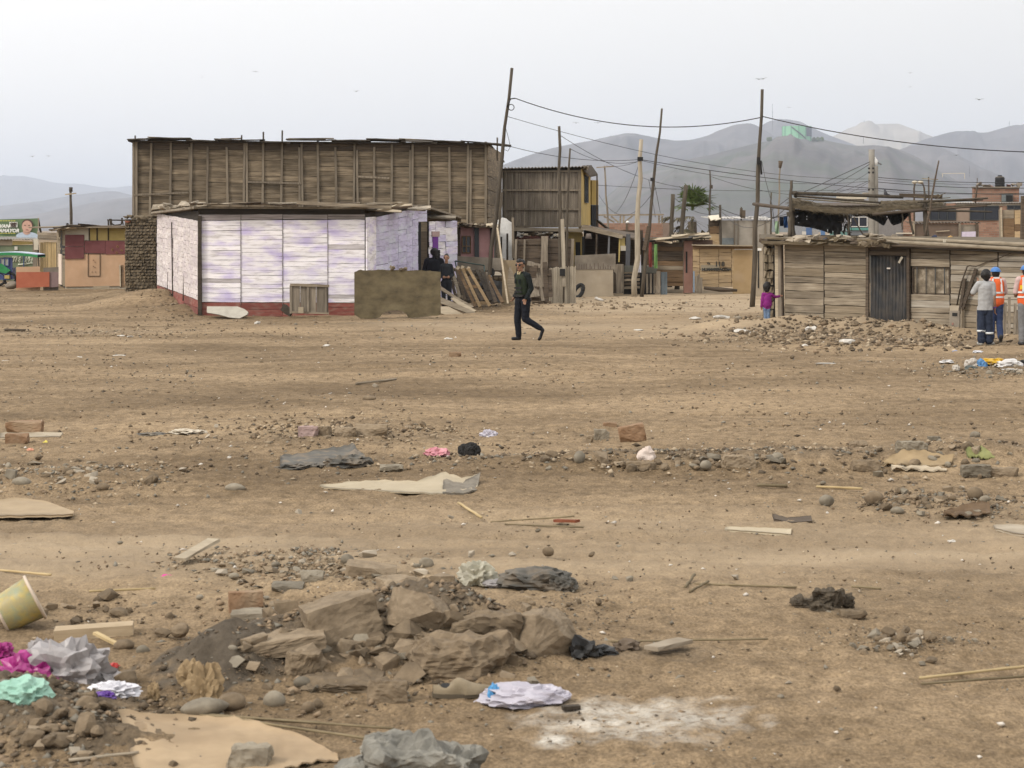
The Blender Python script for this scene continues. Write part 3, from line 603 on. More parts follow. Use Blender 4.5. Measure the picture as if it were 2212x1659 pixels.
# ================================================================ SALMON HUT and what stands left of it
def salmon_hut():
    d = 82; a = P(159, 0, d); b = P(308, 0, d); s = P(142, 0, 86)
    zf = lambda py: P(0, py, d).z
    t = thing('salmon_hut', (a.x, d, .1), 'patched hut of salmon, maroon and yellow boards at the far end of the lot', 'hut')
    slab('wall_backing', t, a, b, (0, 0), (zf(554), zf(554)), -.1, -.02, M_BEIGE)
    slab('salmon_board', t, a, b, (zf(700), zf(698)), (zf(620), zf(621)), 0, .03, M_PLASTER)
    L_ = lambda px: P(px, 0, d)
    slab('maroon_panel', t, L_(159.5), L_(206), (zf(632), zf(631)), (zf(602), zf(602)), .05, .08, M_MAROON)
    slab('maroon_panel', t, L_(160), L_(206), (zf(601), zf(601)), (zf(573), zf(573)), .05, .08, M_MAROON)
    slab('maroon_panel', t, L_(207), L_(258), (zf(618), zf(619)), (zf(588), zf(587)), .03, .06, M_MAROON)
    slab('maroon_panel', t, L_(258.5), L_(306), (zf(621), zf(620)), (zf(587), zf(589)), .03, .06, M_MAROON)
    slab('beige_panel', t, a, L_(218), (zf(586), zf(586)), (zf(556), zf(556)), 0, .025, M_BEIGE)
    for x0, x1 in ((218.5, 236), (238, 263), (265.5, 308)): slab('yellow_panel', t, L_(x0), L_(x1), (zf(587), zf(587)), (zf(555), zf(554)), 0, .025, M_OCHRE)
    for x in (237, 264.3, 217.8): bar('stud', t, P(x, 587, d - .04), P(x, 554, d - .04), .045, .03, M_DARKW, up=(1, 0, 0), rough=.05)
    tr = [(215, 619), (244, 619), (244, 674), (215, 674)]
    for i in range(4):
        p, q = tr[i], tr[(i + 1) % 4]; bar('hatch_edge', t, P(*p, d - .05), P(*q, d - .05), .02, .02, M_DARKB, up=(0, -1, 0), rough=.05)
    dt = plain('brown_nail_spot', (.16, .09, .05))
    for px, py in ((228, 635), (232, 640), (228, 650), (232, 653), (225, 664), (233, 664), (250, 620)): box('nail_head', t, P(px, py, d - .05), (.03, .02, .03), dt)
    mk_ = plain('yellow_drawing', (.50, .36, .08))
    for px, py in ((274, 609), (285, 617), (297, 611), (287, 602)):
        for g in range(5):
            r1, r2 = g * 1.2566, (g + 1) * 1.2566; c = P(px, py, d - .075)
            bar('painted_mark', t, c + Vector((.04 * math.cos(r1), 0, .04 * math.sin(r1))), c + Vector((.04 * math.cos(r2), 0, .04 * math.sin(r2))), .014, .006, mk_, up=(0, -1, 0), rough=0)
    # slatted side
    pale = M_PALEW
    slab('wall_backing', t, s, a, (0, 0), (zf(556), zf(556)), -.12, -.08, M_BLACK)
    slab('pale_panel', t, s.lerp(a, .1), s.lerp(a, .55), (.12, .12), (zf(622), zf(622)), -.02, .02, plain('cream_door', (.72, .60, .50), .8))
    for f, z0, z1 in ((.03, zf(690), zf(560)), (.85, zf(700), zf(628)), (.78, zf(600), zf(555)), (.95, zf(600), zf(555)), (.3, zf(580), zf(556))):
        q = s.lerp(a, f); bar('slat', t, (q.x, q.y - .03, z0), (q.x, q.y - .03, z1), .10, .03, pale, up=(1, 0, 0))
    for f, py in ((.2, 592), (.25, 609), (.2, 586), (.85, 609), (.9, 617), (.85, 627), (.9, 637)):
        q = s.lerp(a, f); box('slat_block', t, (q.x, q.y - .05, zf(py)), (.12, .05, .09), pale)
    for i, (x0, y0, x1, y1) in enumerate(((122, 562, 165, 558), (132, 557, 200, 551), (136, 560, 190, 556), (165, 550, 250, 554), (193, 548, 300, 556), (220, 552, 310, 552))):
        bar('roof_board', t, P(x0, y0, d - .3 + i * .05), P(x1, y1, d - .3 + i * .05), .05, .5, rnd.choice([M_PALEW, M_GREYW, M_DARKB]), rough=.3, roll=rnd.uniform(-.1, .1))
    V = [(s.x - .2, d - .4, zf(554)), (b.x, d - .4, zf(553)), (b.x, 88, zf(550)), (s.x - .2, 88, zf(550))]
    mesh('roof', V + [(x, y, z - .05) for x, y, z in V], BOXF[::-1], M_GREYW, t)
    bar('fallen_board', t, P(228, 703, 81.3), P(268, 702, 81.3), .13, .04, M_PALEW)
    bar('leaning_board', t, P(299, 702, 81.2), P(296, 648, 81.8), .16, .04, M_BROWNW, up=(1, 0, 0)); bar('leaning_board', t, P(294, 701, 81.15), P(293, 648, 81.7), .035, .05, M_PALEW, up=(1, 0, 0))
    # upturned trestle on the roof
    tt = thing('wooden_trestle', P(285, 551, d + .5), 'small dark wooden trestle lying on the salmon hut roof', 'trestle')
    for x0, y0, x1, y1 in ((262, 537, 312, 538), (265, 552, 264, 536), (270, 550, 268, 534), (273, 550, 271, 534), (296, 548, 299, 532), (301, 549, 297, 532), (273, 546, 280, 550), (280, 550, 296, 548)):
        bar('trestle_bar', tt, P(x0, y0, d + .5), P(x1, y1, d + .5), .05, .05, M_DARKW, up=(0, 1, 0))
    bl = tag(stone('roof_pot', P(165, 549, d + .3), (.11, .11, .1), M_BLACK, 'round'), 'small black ball on the salmon hut roof', 'ball')
salmon_hut()
def left_edge():
    d = 93
    # bamboo fence
    a, b = P(98, 0, d), P(138, 0, d); t = thing('cane_fence', (a.x, d, 0), 'upright yellow cane fence left of the salmon hut', 'fence')
    vclad(t, a, b, (.0, .0), (P(0, 591, d).z,) * 2, 17, M_BAMBOO, name='cane')
    for py in (576, 570, 582): bar('top_rail', t, P(92, py, d - .1), P(140, py + 2, d - .1), .10, .06, M_GREYW)
    bar('post', t, P(86, 680, d - .15), P(86, 585, d - .15), .2, .1, M_GREYV, up=(1, 0, 0)); bar('post_board', t, P(89, 610, d - .2), P(88, 584, d - .2), .22, .05, M_BEIGE, up=(1, 0, 0))
    tube('strap', t, [P(93, 598, d - .2), P(94, 620, d - .2), P(95, 655, d - .2)], .03, M_DARKW, 5)
    # green painted stall with the phone number
    d = 96; a, b = P(-40, 0, d), P(84, 0, d); zf = lambda py: P(0, py, d).z
    gr = mk('faded_green_wall', [(.13, .16, .10), (.20, .24, .15)], 2, rand=.05)
    t = thing('green_stall', (a.x, d, 0), 'faded green stall wall with hand painted white numbers', 'stall')
    slab('wall', t, a, b, (0, 0), (zf(598), zf(598)), -.1, 0, gr)
    slab('lintel', t, a, P(30, 0, d), (zf(599), zf(599)), (zf(584), zf(584)), .01, .05, M_PALEC); slab('lintel', t, P(31, 0, d), b, (zf(598), zf(596)), (zf(588), zf(590)), .01, .05, M_OCHRE)
    corrugated('roof', t, a, b, 1.5, (zf(583), zf(584)), zf(579), M_ZINC, over=.25)
    box('notice', t, P(39, 606, d - .04), (.14, .02, .16), plain('paper_notice', (.6, .58, .52)))
    wp = plain('white_brush_paint', (.62, .64, .52), .9)
    def stroke(pts): tube('painted_number', t, [P(x, y, d - .02) for x, y in pts], .035, wp, 4)
    stroke([(30, 628), (35, 627), (33, 640)]); stroke([(36, 628), (41, 627), (39, 640)])
    stroke([(50, 628), (46, 630), (49, 634), (51, 637), (48, 640), (45, 637), (48, 633), (51, 630), (49, 627)])
    stroke([(59, 640), (63, 640), (65, 626), (63, 630), (64, 643)]); stroke([(71, 626), (68, 632), (70, 641), (73, 634), (71, 626)]); stroke([(75, 629), (78, 626), (79, 631), (75, 642), (80, 643)])
    stroke([(44, 646), (60, 645), (79, 642)])
    bar('post', t, P(58, 652, d - .1), P(58, 620, d - .1), .05, .05, plain('blue_pipe', (.05, .07, .14)), up=(1, 0, 0))
    # political banner on poles
    d = 97; bn = thing('campaign_banner', P(40, 577, d), 'green campaign banner with white lettering and a man\'s portrait', 'banner')
    V = []; nx, ny = 18, 6
    for j in range(ny + 1):
        for i in range(nx + 1):
            u, v = i / nx, j / ny; px = -45 + 137 * u; top = 536 + (-45 - px) * -.03; top = 537 - 4 * u; bot = 578 - 1 * u
            q = P(px, top + (bot - top) * v, d); q.y += .04 * math.sin(u * 14) * v; V.append(q)
    Fc = [(j * (nx + 1) + i, j * (nx + 1) + i + 1, (j + 1) * (nx + 1) + i + 1, (j + 1) * (nx + 1) + i) for j in range(ny) for i in range(nx)]
    V2 = V + [v + Vector((0, .02, 0)) for v in V]; m = len(V)
    Fc += [tuple(reversed([q + m for q in f])) for f in Fc]
    mesh('cloth', V2, Fc, mk('green_banner_print', [(.10, .17, .08), (.17, .23, .13)], 1, rand=0), bn, smooth=True)  # greens dulled to paint distance haze into the cloth
    sk = plain('printed_skin', (.55, .34, .26)); hr = plain('printed_hair', (.09, .06, .05)); wh = plain('printed_white', (.72, .72, .66)); ye = plain('printed_yellow', (.60, .55, .12))
    def disc(name, cx_, cy_, rx, ry, off, mat, nseg=20):
        c = P(cx_, cy_, d - .06 - off); kx = rx * 1.0 * d / 5000; ky = ry * d / 5000
        vv = [(kx * math.cos(g * 2 * math.pi / nseg), 0, ky * math.sin(g * 2 * math.pi / nseg)) for g in range(nseg)]
        V = vv + [(x, .012, z) for x, y, z in vv]
        mesh(name, V, [tuple(range(nseg)), tuple(range(2 * nseg - 1, nseg - 1, -1))] + [(i, i + nseg, (i + 1) % nseg + nseg, (i + 1) % nseg) for i in range(nseg)], mat, bn, Matrix.Translation(c))
    disc('printed_shirt', 66, 576, 27, 10, .0, plain('printed_shirt', (.45, .52, .60))); disc('printed_neck', 65, 566, 9, 7, .012, sk); disc('printed_hair', 67, 547, 14, 12, .024, hr); disc('printed_face', 66, 553, 12.5, 14.5, .036, sk)
    for ex in (61, 71): disc('printed_eye', ex, 550, 2.2, 1, .05, hr)
    disc('printed_mouth', 66, 561, 3.5, 1, .05, plain('printed_lip', (.30, .12, .10)))
    def word(s, px, py, h, mat, nm='lettering', bold=0):
        cu = bpy.data.curves.new(nm, 'FONT'); cu.body = s; cu.size = h * d / 5000 * 1.4; cu.extrude = .006; cu.shear = .25; cu.offset = bold; cu.resolution_u = 2
        ob = bpy.data.objects.new('tmp', cu); COL.objects.link(ob); dg = bpy.context.evaluated_depsgraph_get()
        me = bpy.data.meshes.new_from_object(ob.evaluated_get(dg)); bpy.data.objects.remove(ob); me.materials.clear(); me.materials.append(mat)
        return me, P(px, py, d - .07)
    for s, px, py, h, mt in (('VAN', -2, 556, 8.5, wh), ('AMAYOR', -3, 567, 8.5, wh), ('CHIM', 25, 548, 4.4, hr), ('PUM', 26.5, 553.6, 4.4, hr)):
        me, c = word(s, px, py, h, mt, bold=.012)
        if mt is hr: c.y -= .04
        put(bpy.data.objects.new('lettering', me), Matrix.Translation(c) @ Matrix.Rotation(R(90), 4, 'X'), bn)
    slab('logo_box', bn, P(23, 0, d - .075), P(43, 0, d - .075), (P(0, 555, d).z,) * 2, (P(0, 542, d).z,) * 2, 0, .012, wh)
    for py, x1 in ((539, 45), (569.5, 35)):
        for i in range(7): box('small_print', bn, P(-4 + i * 6.5, py, d - .07), (.085, .012, .035), ye)
    for px, py in ((92, 532), (97, 566)): pass
    bar('banner_pole', bn, P(91, 590, d + .05), P(94, 532, d + .05), .05, .05, M_PALEW, up=(1, 0, 0)); bar('banner_brace', bn, P(100, 568, d + .3), P(93, 536, d + .05), .09, .06, M_DARKB, up=(1, 0, 0)); bar('banner_pole', bn, P(-45, 600, d + .05), P(-45, 533, d + .05), .05, .05, M_PALEW, up=(1, 0, 0))
    # motor taxi
    d = 88; mt = thing('motor_taxi', P(12, 0, d) * Vector((1, 1, 0)) if False else (P(12, 0, d).x, d, 0), 'green and blue three wheeled taxi with a pale awning roof at the edge', 'motor taxi')
    gn = mk('green_canvas', [(.03, .20, .07), (.05, .28, .11)], 3, rand=0); blu = plain('blue_body', (.06, .08, .20), .5)
    V = []; n_ = 10
    for i in range(n_ + 1):
        u = i / n_; px = -40 + 141 * u; z = P(0, 622 - 6 * math.sin(u * math.pi) - (4 if u < .3 else 0) * 0, d).z
        for y in (d - .75, d + .75): V.append((P(px, 0, d).x, y, z - .0)); V.append((P(px, 0, d).x, y, z - .11))
    Fc = []
    for i in range(n_):
        k = i * 4; Fc += [(k, k + 2, k + 6, k + 4), (k + 1, k + 5, k + 7, k + 3), (k, k + 4, k + 5, k + 1), (k + 2, k + 3, k + 7, k + 6)]
    k = n_ * 4; Fc += [(0, 1, 3, 2), (k, k + 2, k + 3, k + 1)]
    mesh('roof_canopy', V, Fc, gn, mt); 
    V2 = [(x, y + (.06 if y < d else -.06), z + .035) for x, y, z in V]; mesh('roof_top', V2, Fc, plain('white_blue_vinyl', (.50, .55, .68), .4), mt)
    slab('front_panel', mt, P(8, 0, d - .6), P(30, 0, d - .6), (.25, .25), (P(0, 628, d).z,) * 2, -.08, 0, blu)
    window(mt, P(0, 0, d - .6), P(30, 0, d - .6), .05, .72, P(0, 648, d).z, P(0, 630, d).z, blu, plain('clear_vinyl', (.35, .36, .33), .3), off=.02, mull=2)
    mesh('side_curtain', [P(-30, 640, d - .7), P(5, 644, d - .7), P(26, 660, d - .7), P(14, 668, d - .7), P(-30, 658, d - .7), P(-30, 640, d - .6), P(5, 644, d - .6), P(26, 660, d - .6), P(14, 668, d - .6), P(-30, 658, d - .6)], [(4, 3, 2, 1, 0), (5, 6, 7, 8, 9)] + [(i, (i + 1) % 5, (i + 1) % 5 + 5, i + 5) for i in range(5)], gn, mt)
    box('body', mt, P(5, 668, d - .1), (.9, 1.1, .5), blu); 
    for px in (-2, 24): 
        c = P(px, 0, d - .6); ring = [(c.x + .25 * math.cos(g), c.y, .27 + .25 * math.sin(g)) for g in [i * math.pi / 8 for i in range(17)]]
        wv, wf = tubemesh(ring, .06, 6); mesh('wheel', wv, wf, M_BLACK, mt, smooth=True)
    box('seat_cushion', mt, P(18, 676, d - .75), (.2, .2, .14), M_OCHRE)
    # red barricade boards
    d = 80; zf = lambda py: P(0, py, d).z
    t = thing('red_board', (P(80, 0, d).x, d, .05), 'brick red sheet standing on the dirt left of the salmon hut', 'board'); slab('sheet', t, P(40, 0, d), P(121, 0, d), (zf(703), zf(700)), (zf(664), zf(664)), 0, .03, mk('brick_red_board', [(.36, .105, .06), (.44, .15, .085)], 2, rand=0)); slab('sheet', t, P(121, 0, d + .05), P(143, 0, d + .05), (zf(702), zf(700)), (zf(664), zf(664)), 0, .03, plain('mauve_board', (.23, .16, .155)))
    t = thing('pale_board', (P(70, 0, d + .3).x, d + .3, 0), 'peach and grey boards propped behind the brick red sheet', 'board'); slab('sheet', t, P(40, 0, d + .3), P(98, 0, d + .3), (0, 0), (zf(652), zf(651)), 0, .03, M_PLASTER); slab('sheet', t, P(106, 0, d + .3), P(143, 0, d + .3), (0, 0), (zf(654), zf(652)), 0, .03, M_CONC)
    tag(stone('boulder', P(28, 700, 80.5), (.5, .4, .28), M_CONC, 'round', 2), 'rounded grey stone beside the brick red sheet', 'stone')
    # small pole on the skyline
    t = thing('utility_pole', (P(174, 0, 100).x, 100, 0), 'thin dark utility pole with crossarm above the salmon hut', 'pole')
    pole('shaft', t, (P(176, 0, 100).x, 100, 0), P(172, 462, 100), .11, .06, M_POLE, .01); bar('crossarm', t, P(159, 475, 99.9), P(186, 472, 99.9), .06, .06, M_PALEW); tube('insulator', t, [P(173, 468, 99.8), P(173, 457, 99.8)], .09, M_POLE, 6)
left_edge()
# ================================================================ CENTRE: pink and white fronts, yard walls
ZF = lambda py, d: P(0, py, d).z
def centre_left():
    d = 69; a, b = P(1119, 0, d), P(1206, 0, d); t = thing('pink_house', (a.x, d, 0), 'small pink plastered front with a wooden window beside the lilac shack', 'house')
    slab('wall', t, a, b, (0, 0), (ZF(553, d), ZF(556, d)), -.1, 0, M_PINK)
    wn = window(t, a, b, .11, .34, ZF(617, d), ZF(577, d), M_BROWNW, M_GLASS, mull=2)
    bar('window_rail', wn, P(1128, 601, d - .06), P(1149, 601, d - .06), .03, .03, M_BROWNW)
    bar('brown_post', t, P(1121, 640, d - .06), P(1119, 556, d - .06), .12, .06, M_DARKB, up=(1, 0, 0))
    bar('dark_post', t, P(1164, 628, d - .08), P(1164, 556, d - .08), .15, .10, plain('slate_post', (.06, .065, .07)), up=(1, 0, 0), rough=.04)
    bar('dark_post', t, P(1198, 640, d - .08), P(1200, 556, d - .08), .07, .08, M_DARKW, up=(1, 0, 0))
    for i in range(9): bar('roof_board', t, P(1110 + i * 11, 549 + rnd.uniform(-3, 3), d - .25), P(1130 + i * 11, 551 + rnd.uniform(-3, 4), d - .25), .06, .4, rnd.choice([M_DEBRIS, M_DARKB, M_PALEW]), rough=.3, roll=rnd.uniform(-.2, .2))
    V = [(a.x, d - .3, ZF(550, d)), (b.x, d - .3, ZF(553, d)), (b.x, d + 2.9, ZF(550, d)), (a.x, d + 2.9, ZF(550, d))]; mesh('roof', V + [(x, y, z - .05) for x, y, z in V], BOXF[::-1], M_DEBRIS, t)
    # white painted front with broken top
    d = 70; t = thing('broken_wall', (P(1230, 0, d).x, d, 0), 'broken white wall with dark slit openings right of the pink house', 'wall'); wp = plain('bright_white_paint', (.66, .65, .62), .8, bump=.05)
    xs = [1207, 1222, 1226, 1236, 1241, 1252]; tops = [540, 534, 531, 533, 538, 545]
    for i in range(5):
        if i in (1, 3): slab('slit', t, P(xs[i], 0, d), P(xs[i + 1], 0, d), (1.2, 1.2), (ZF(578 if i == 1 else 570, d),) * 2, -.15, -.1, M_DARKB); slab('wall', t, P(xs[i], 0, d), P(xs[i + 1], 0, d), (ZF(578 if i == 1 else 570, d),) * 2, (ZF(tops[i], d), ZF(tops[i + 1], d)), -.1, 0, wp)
        else: slab('wall', t, P(xs[i], 0, d), P(xs[i + 1], 0, d), (0, 0), (ZF(tops[i], d), ZF(tops[i + 1], d)), -.1, 0, wp)
    slab('grey_panel', t, P(1209, 0, d), P(1217, 0, d), (1.4, 1.4), (ZF(548, d),) * 2, .01, .03, M_CONC)
    bar('post', t, P(1253, 630, d - .1), P(1252, 531, d - .1), .08, .08, M_STUD, up=(1, 0, 0)); bar('post', t, P(1219, 640, d - .2), P(1213, 553, d - .2), .09, .05, M_PALEW, up=(1, 0, 0))
    # low grey yard wall, darker adobe below painting in the shade
    d = 66; a, b = P(1112, 0, d), P(1232, 0, d); t = thing('yard_wall', (a.x, d, 0), 'low grey rendered yard wall behind the leaning pallets', 'wall')
    slab('render', t, a, b, (ZF(660, d), ZF(660, d)), (ZF(625, d), ZF(631, d)), -.15, 0, M_CONC); slab('base', t, a, b, (-.1, -.1), (ZF(660, d),) * 2, -.12, -.02, M_MORTAR)
    for r in range(4):
        for i in range(9):
            x = a.x + (b.x - a.x) * (i + .5 + .3 * (r % 2)) / 9.5; stone('brick', (x, d - .04, ZF(672 + r * 11, d)), (.16, .1, .11), M_ADOBE, 'ang', rz=0, tilt=.05, sink=0, parent=t)
    # black void of stored junk: a black sheet added to paint its shade, drum, barrow
    d = 63; t = thing('void_fill_sheet', (P(1205, 0, d).x, d, 0), 'added black sheet for the dark void behind the pallets', 'sheet')
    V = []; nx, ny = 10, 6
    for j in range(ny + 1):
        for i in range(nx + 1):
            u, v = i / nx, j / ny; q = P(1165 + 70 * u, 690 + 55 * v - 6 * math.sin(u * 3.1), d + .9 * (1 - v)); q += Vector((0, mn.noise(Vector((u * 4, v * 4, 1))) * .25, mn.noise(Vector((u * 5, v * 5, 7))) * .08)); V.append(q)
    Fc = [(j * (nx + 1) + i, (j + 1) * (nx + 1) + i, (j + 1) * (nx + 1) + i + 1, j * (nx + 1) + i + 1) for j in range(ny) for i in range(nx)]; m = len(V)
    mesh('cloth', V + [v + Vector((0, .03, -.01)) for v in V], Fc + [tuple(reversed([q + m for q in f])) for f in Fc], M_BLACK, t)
    t = thing('bed_frame', (P(1146, 0, d).x, d, 0), 'thin dark green steel bed frame standing on edge behind the pallets', 'bed frame'); gm = plain('green_steel', (.045, .07, .06), .5)
    for x0, y0, x1, y1 in ((1111, 637, 1182, 648), (1111, 637, 1118, 670), (1182, 648, 1186, 715)): tube('rail', t, [P(x0, y0, d + .3), P(x1, y1, d + .3)], .022, gm, 6)
    t = thing('wash_basin', P(1203, 672, 65.4), 'cream enamel basin resting upside down on the yard wall', 'basin')
    prof = [(.28, 0), (.26, .07), (.18, .11), (0, .12)]; V = []; Fc = []
    for r_, z in prof:
        for g in range(16): V.append((max(r_, .001) * math.cos(g * math.pi / 8), max(r_, .001) * math.sin(g * math.pi / 8), z))
    for i in range(3):
        for g in range(16): g2 = (g + 1) % 16; Fc.append((i * 16 + g, i * 16 + g2, i * 16 + 16 + g2, i * 16 + 16 + g))
    mesh('bowl', V, Fc, M_PALEC, t, Matrix.Translation(P(1203, 672, 65.4)), True)
    tube('rim', t, [P(1203, 672, 65.4) + Vector((.285 * math.cos(g * math.pi / 8), .285 * math.sin(g * math.pi / 8), .01)) for g in range(17)], .015, M_BEIGE, 5)
    t = thing('shovel', (P(1192, 0, 62).x, 62, 0), 'upturned shovel with a dark blade leaning in the yard', 'shovel')
    tube('handle', t, [P(1189, 718, 61.6), P(1199, 672, 62.3)], .02, plain('pale_handle', (.30, .33, .36)), 6)
    sv = [(0, 0), (.10, .03), (.12, .16), (.06, .24), (-.06, .24), (-.12, .16), (-.10, .03)]; c = P(1199, 674, 62.3)
    mesh('blade', [(x, -.01, z) for x, z in sv] + [(x, .012, z) for x, z in sv], [tuple(range(6, -1, -1)), tuple(range(7, 14))] + [(i, (i + 1) % 7, (i + 1) % 7 + 7, i + 7) for i in range(7)], M_BLACK, t, Matrix.Translation(c))
    # two pallets leaning
    def pallet(label, tops, bots, d, mats, group=None):
        t = thing('pallet', (P(bots[0][0], 0, d).x, d, 0), label, 'pallet')
        n_ = len(tops)
        for i in range(n_): bar('pallet_board', t, P(*tops[i], d + .9 - .02 * i), P(*bots[i], d - .02 * i), .085, .03, rnd.choice(mats), up=(1, -.4, 0), rough=.15)
        for f in (.06, .5, .92):
            p0 = P(*tops[0], d + .93).lerp(P(*bots[0], d + .03), f); p1 = P(*tops[-1], d + .93).lerp(P(*bots[-1], d + .03), f); bar('pallet_batten', t, p0 - (p1 - p0) * .05, p1 + (p1 - p0) * .05, .09, .06, rnd.choice(mats), up=(.4, 0, 1), rough=.15)
        for q in tops: box('board_end', t, P(q[0] + 2, q[1] + 2, d + .85), (.09, .05, .10), M_PALEW, ry=.4)
    pallet('grey wooden pallet leaning behind the rusty sheet', [(1094, 651), (1102, 653), (1113, 655)], [(1113, 725), (1123, 727), (1136, 733)], 60.2, [M_DARKB, M_DARKB, M_GREYW])
    pallet('brown wooden pallet leaning right of the grey one', [(1116, 652), (1127, 651), (1142, 653)], [(1160, 748), (1172, 749), (1196, 747)], 59.6, [M_BROWNW, mk('raw_pallet_wood', [(.17, .115, .06), (.29, .205, .115)], 2, HORI, rand=.2)])
    t = thing('plank_stack', (P(1150, 0, 60.5).x, 60.5, 0), 'dark stack of old planks leaning behind the brown pallet', 'plank stack')
    for i in range(11):
        x = 1100 + i * 9; bar('plank', t, P(x + rnd.uniform(-4, 4), 662 + rnd.uniform(-8, 16), 61.8), P(x + 34 + rnd.uniform(-5, 8), 738 + rnd.uniform(-5, 4), 60.6), rnd.uniform(.07, .14), .04, rnd.choice([M_DARKB, M_DARKW, M_BROWNW]), up=(1, -.4, 0), rough=.15)
    # low slanting sheets
    d = 57.4
    for i, (q, mt, lb) in enumerate(((((1076, 748), (1076, 765), (1120, 776), (1140, 772), (1095, 748)), M_PALEW, 'pale slanting board nearest the ground right of the rusty sheet'), (((1076, 725), (1076, 740), (1150, 768), (1162, 762)), M_GREYW, 'grey slanting board above the pale ones by the rusty sheet'), (((1100, 728), (1108, 726), (1163, 758), (1145, 766)), M_PALEW, 'pale broken board lying on the slanting grey board'), (((1076, 698), (1076, 708), (1150, 752), (1157, 748), (1116, 725)), M_GREYW, 'upper grey plank slanting down to the dirt by the pallets'))):
        dd = d + i * .35; n_ = len(q); V = [P(x, y, dd + .5 * (775 - y) / 75) for x, y in q]; c = sum(V, Vector()) / n_
        V = [v - c for v in V] + [v - c + Vector((.01, .05, -.03)) for v in V]
        o = mesh('slanting_board', V, [tuple(range(n_)), tuple(range(2 * n_ - 1, n_ - 1, -1))] + [(i_, i_ + n_, (i_ + 1) % n_ + n_, (i_ + 1) % n_) for i_ in range(n_)], mt, M=Matrix.Translation(c)); tag(o, lb, 'board')
    # plywood, curved tin, crate shelf by the walking person
    t = thing('plywood_sheet', (P(1245, 0, 61).x, 61, 0), 'upright beige plywood sheet with a thin pole in front, behind the walking person', 'plywood'); slab('sheet', t, P(1226, 0, 61.6), P(1260, 0, 61.6), (0, 0), (ZF(635, 61.6),) * 2, 0, .02, mk('brown_plywood', [(.22, .165, .10), (.30, .235, .15)], 2, rand=0)); bar('thin_pole', t, P(1240, 742, 60.8), P(1214, 556, 62), .05, .04, M_PALEW, up=(1, 0, 0))
    d = 60.6; ct = [(1242, 655), (1238, 690), (1243, 715), (1255, 738), (1262, 735), (1260, 700), (1254, 670), (1246, 648)]; V = [P(x, y, d + .1 * math.sin(i)) for i, (x, y) in enumerate(ct)]; c = sum(V, Vector()) / 8
    tag(mesh('tin_sheet', [v - c for v in V] + [v - c + Vector((0, .04, 0)) for v in V], [tuple(range(7, -1, -1)), tuple(range(8, 16))] + [(i, (i + 1) % 8, (i + 1) % 8 + 8, i + 8) for i in range(8)], M_GREYW, M=Matrix.Translation(c)), 'curled dull tin sheet leaning against the plywood', 'tin sheet')
    t = thing('crate_shelf', (P(1305, 0, 62).x, 62, 0), 'leaning broken crate shelf of old boards right of the walking person', 'shelf'); d = 62
    for x0, y0, x1, y1, w_ in ((1288, 642, 1320, 650, .12), (1296, 655, 1312, 656, .18), (1310, 650, 1326, 735, .10), (1296, 700, 1316, 702, .06), (1330, 640, 1334, 725, .14), (1342, 658, 1344, 725, .12), (1298, 728, 1335, 734, .08), (1300, 740, 1345, 738, .08), (1305, 712, 1300, 725, .3), (1300, 680, 1306, 725, .30), (1330, 672, 1345, 670, .06), (1330, 707, 1345, 706, .06)): bar('shelf_board', t, P(x0, y0, d), P(x1, y1, d - .2), w_, .05, rnd.choice([M_DARKB, M_GREYV, M_DARKB]), up=(0, 0, 1) if abs(x1 - x0) > abs(y1 - y0) else (1, 0, 0), rough=.15)
    # board fence behind
    d = 68; a, b = P(1258, 0, d), P(1400, 0, d); t = thing('board_fence', (a.x, d, 0), 'tall dark horizontal board fence behind the walking person', 'fence')
    clad(t, a, b, (0, 0), (ZF(584, d), ZF(583, d)), 9, M_DARKB, [0, .46, 1], jit=.015, droop=.03)
    for px, y0, w_ in ((1330, 577, .22), (1281, 584, .06), (1398, 583, .10), (1260, 584, .08)): bar('fence_post', t, P(px - 3, 700, d - .08), P(px, y0, d - .08), w_, .06, M_GREYV, up=(1, 0, 0))
    # pale slat panels
    d = 62.6
    for lb, x0, x1, y0, y1, n_ in (('left panel of pale upright slats at the foot of the lashed pole', 1340, 1375, 655, 738, 10), ('right panel of pale upright slats at the foot of the lashed pole', 1378, 1406, 653, 731, 9)):
        a, b = P(x0, 0, d), P(x1, 0, d); t = thing('slat_panel', (a.x, d, 0), lb, 'slat panel'); vclad(t, a, b, (-.05, -.02), (ZF(y0, d), ZF(y0 - 3, d)), n_, M_POLEP, fill=.92, ragged=.03)
        bar('rail', t, P(x0, (y0 + y1) / 2, d + .05), P(x1, (y0 + y1) / 2, d + .05), .06, .03, M_GREYW)
centre_left()
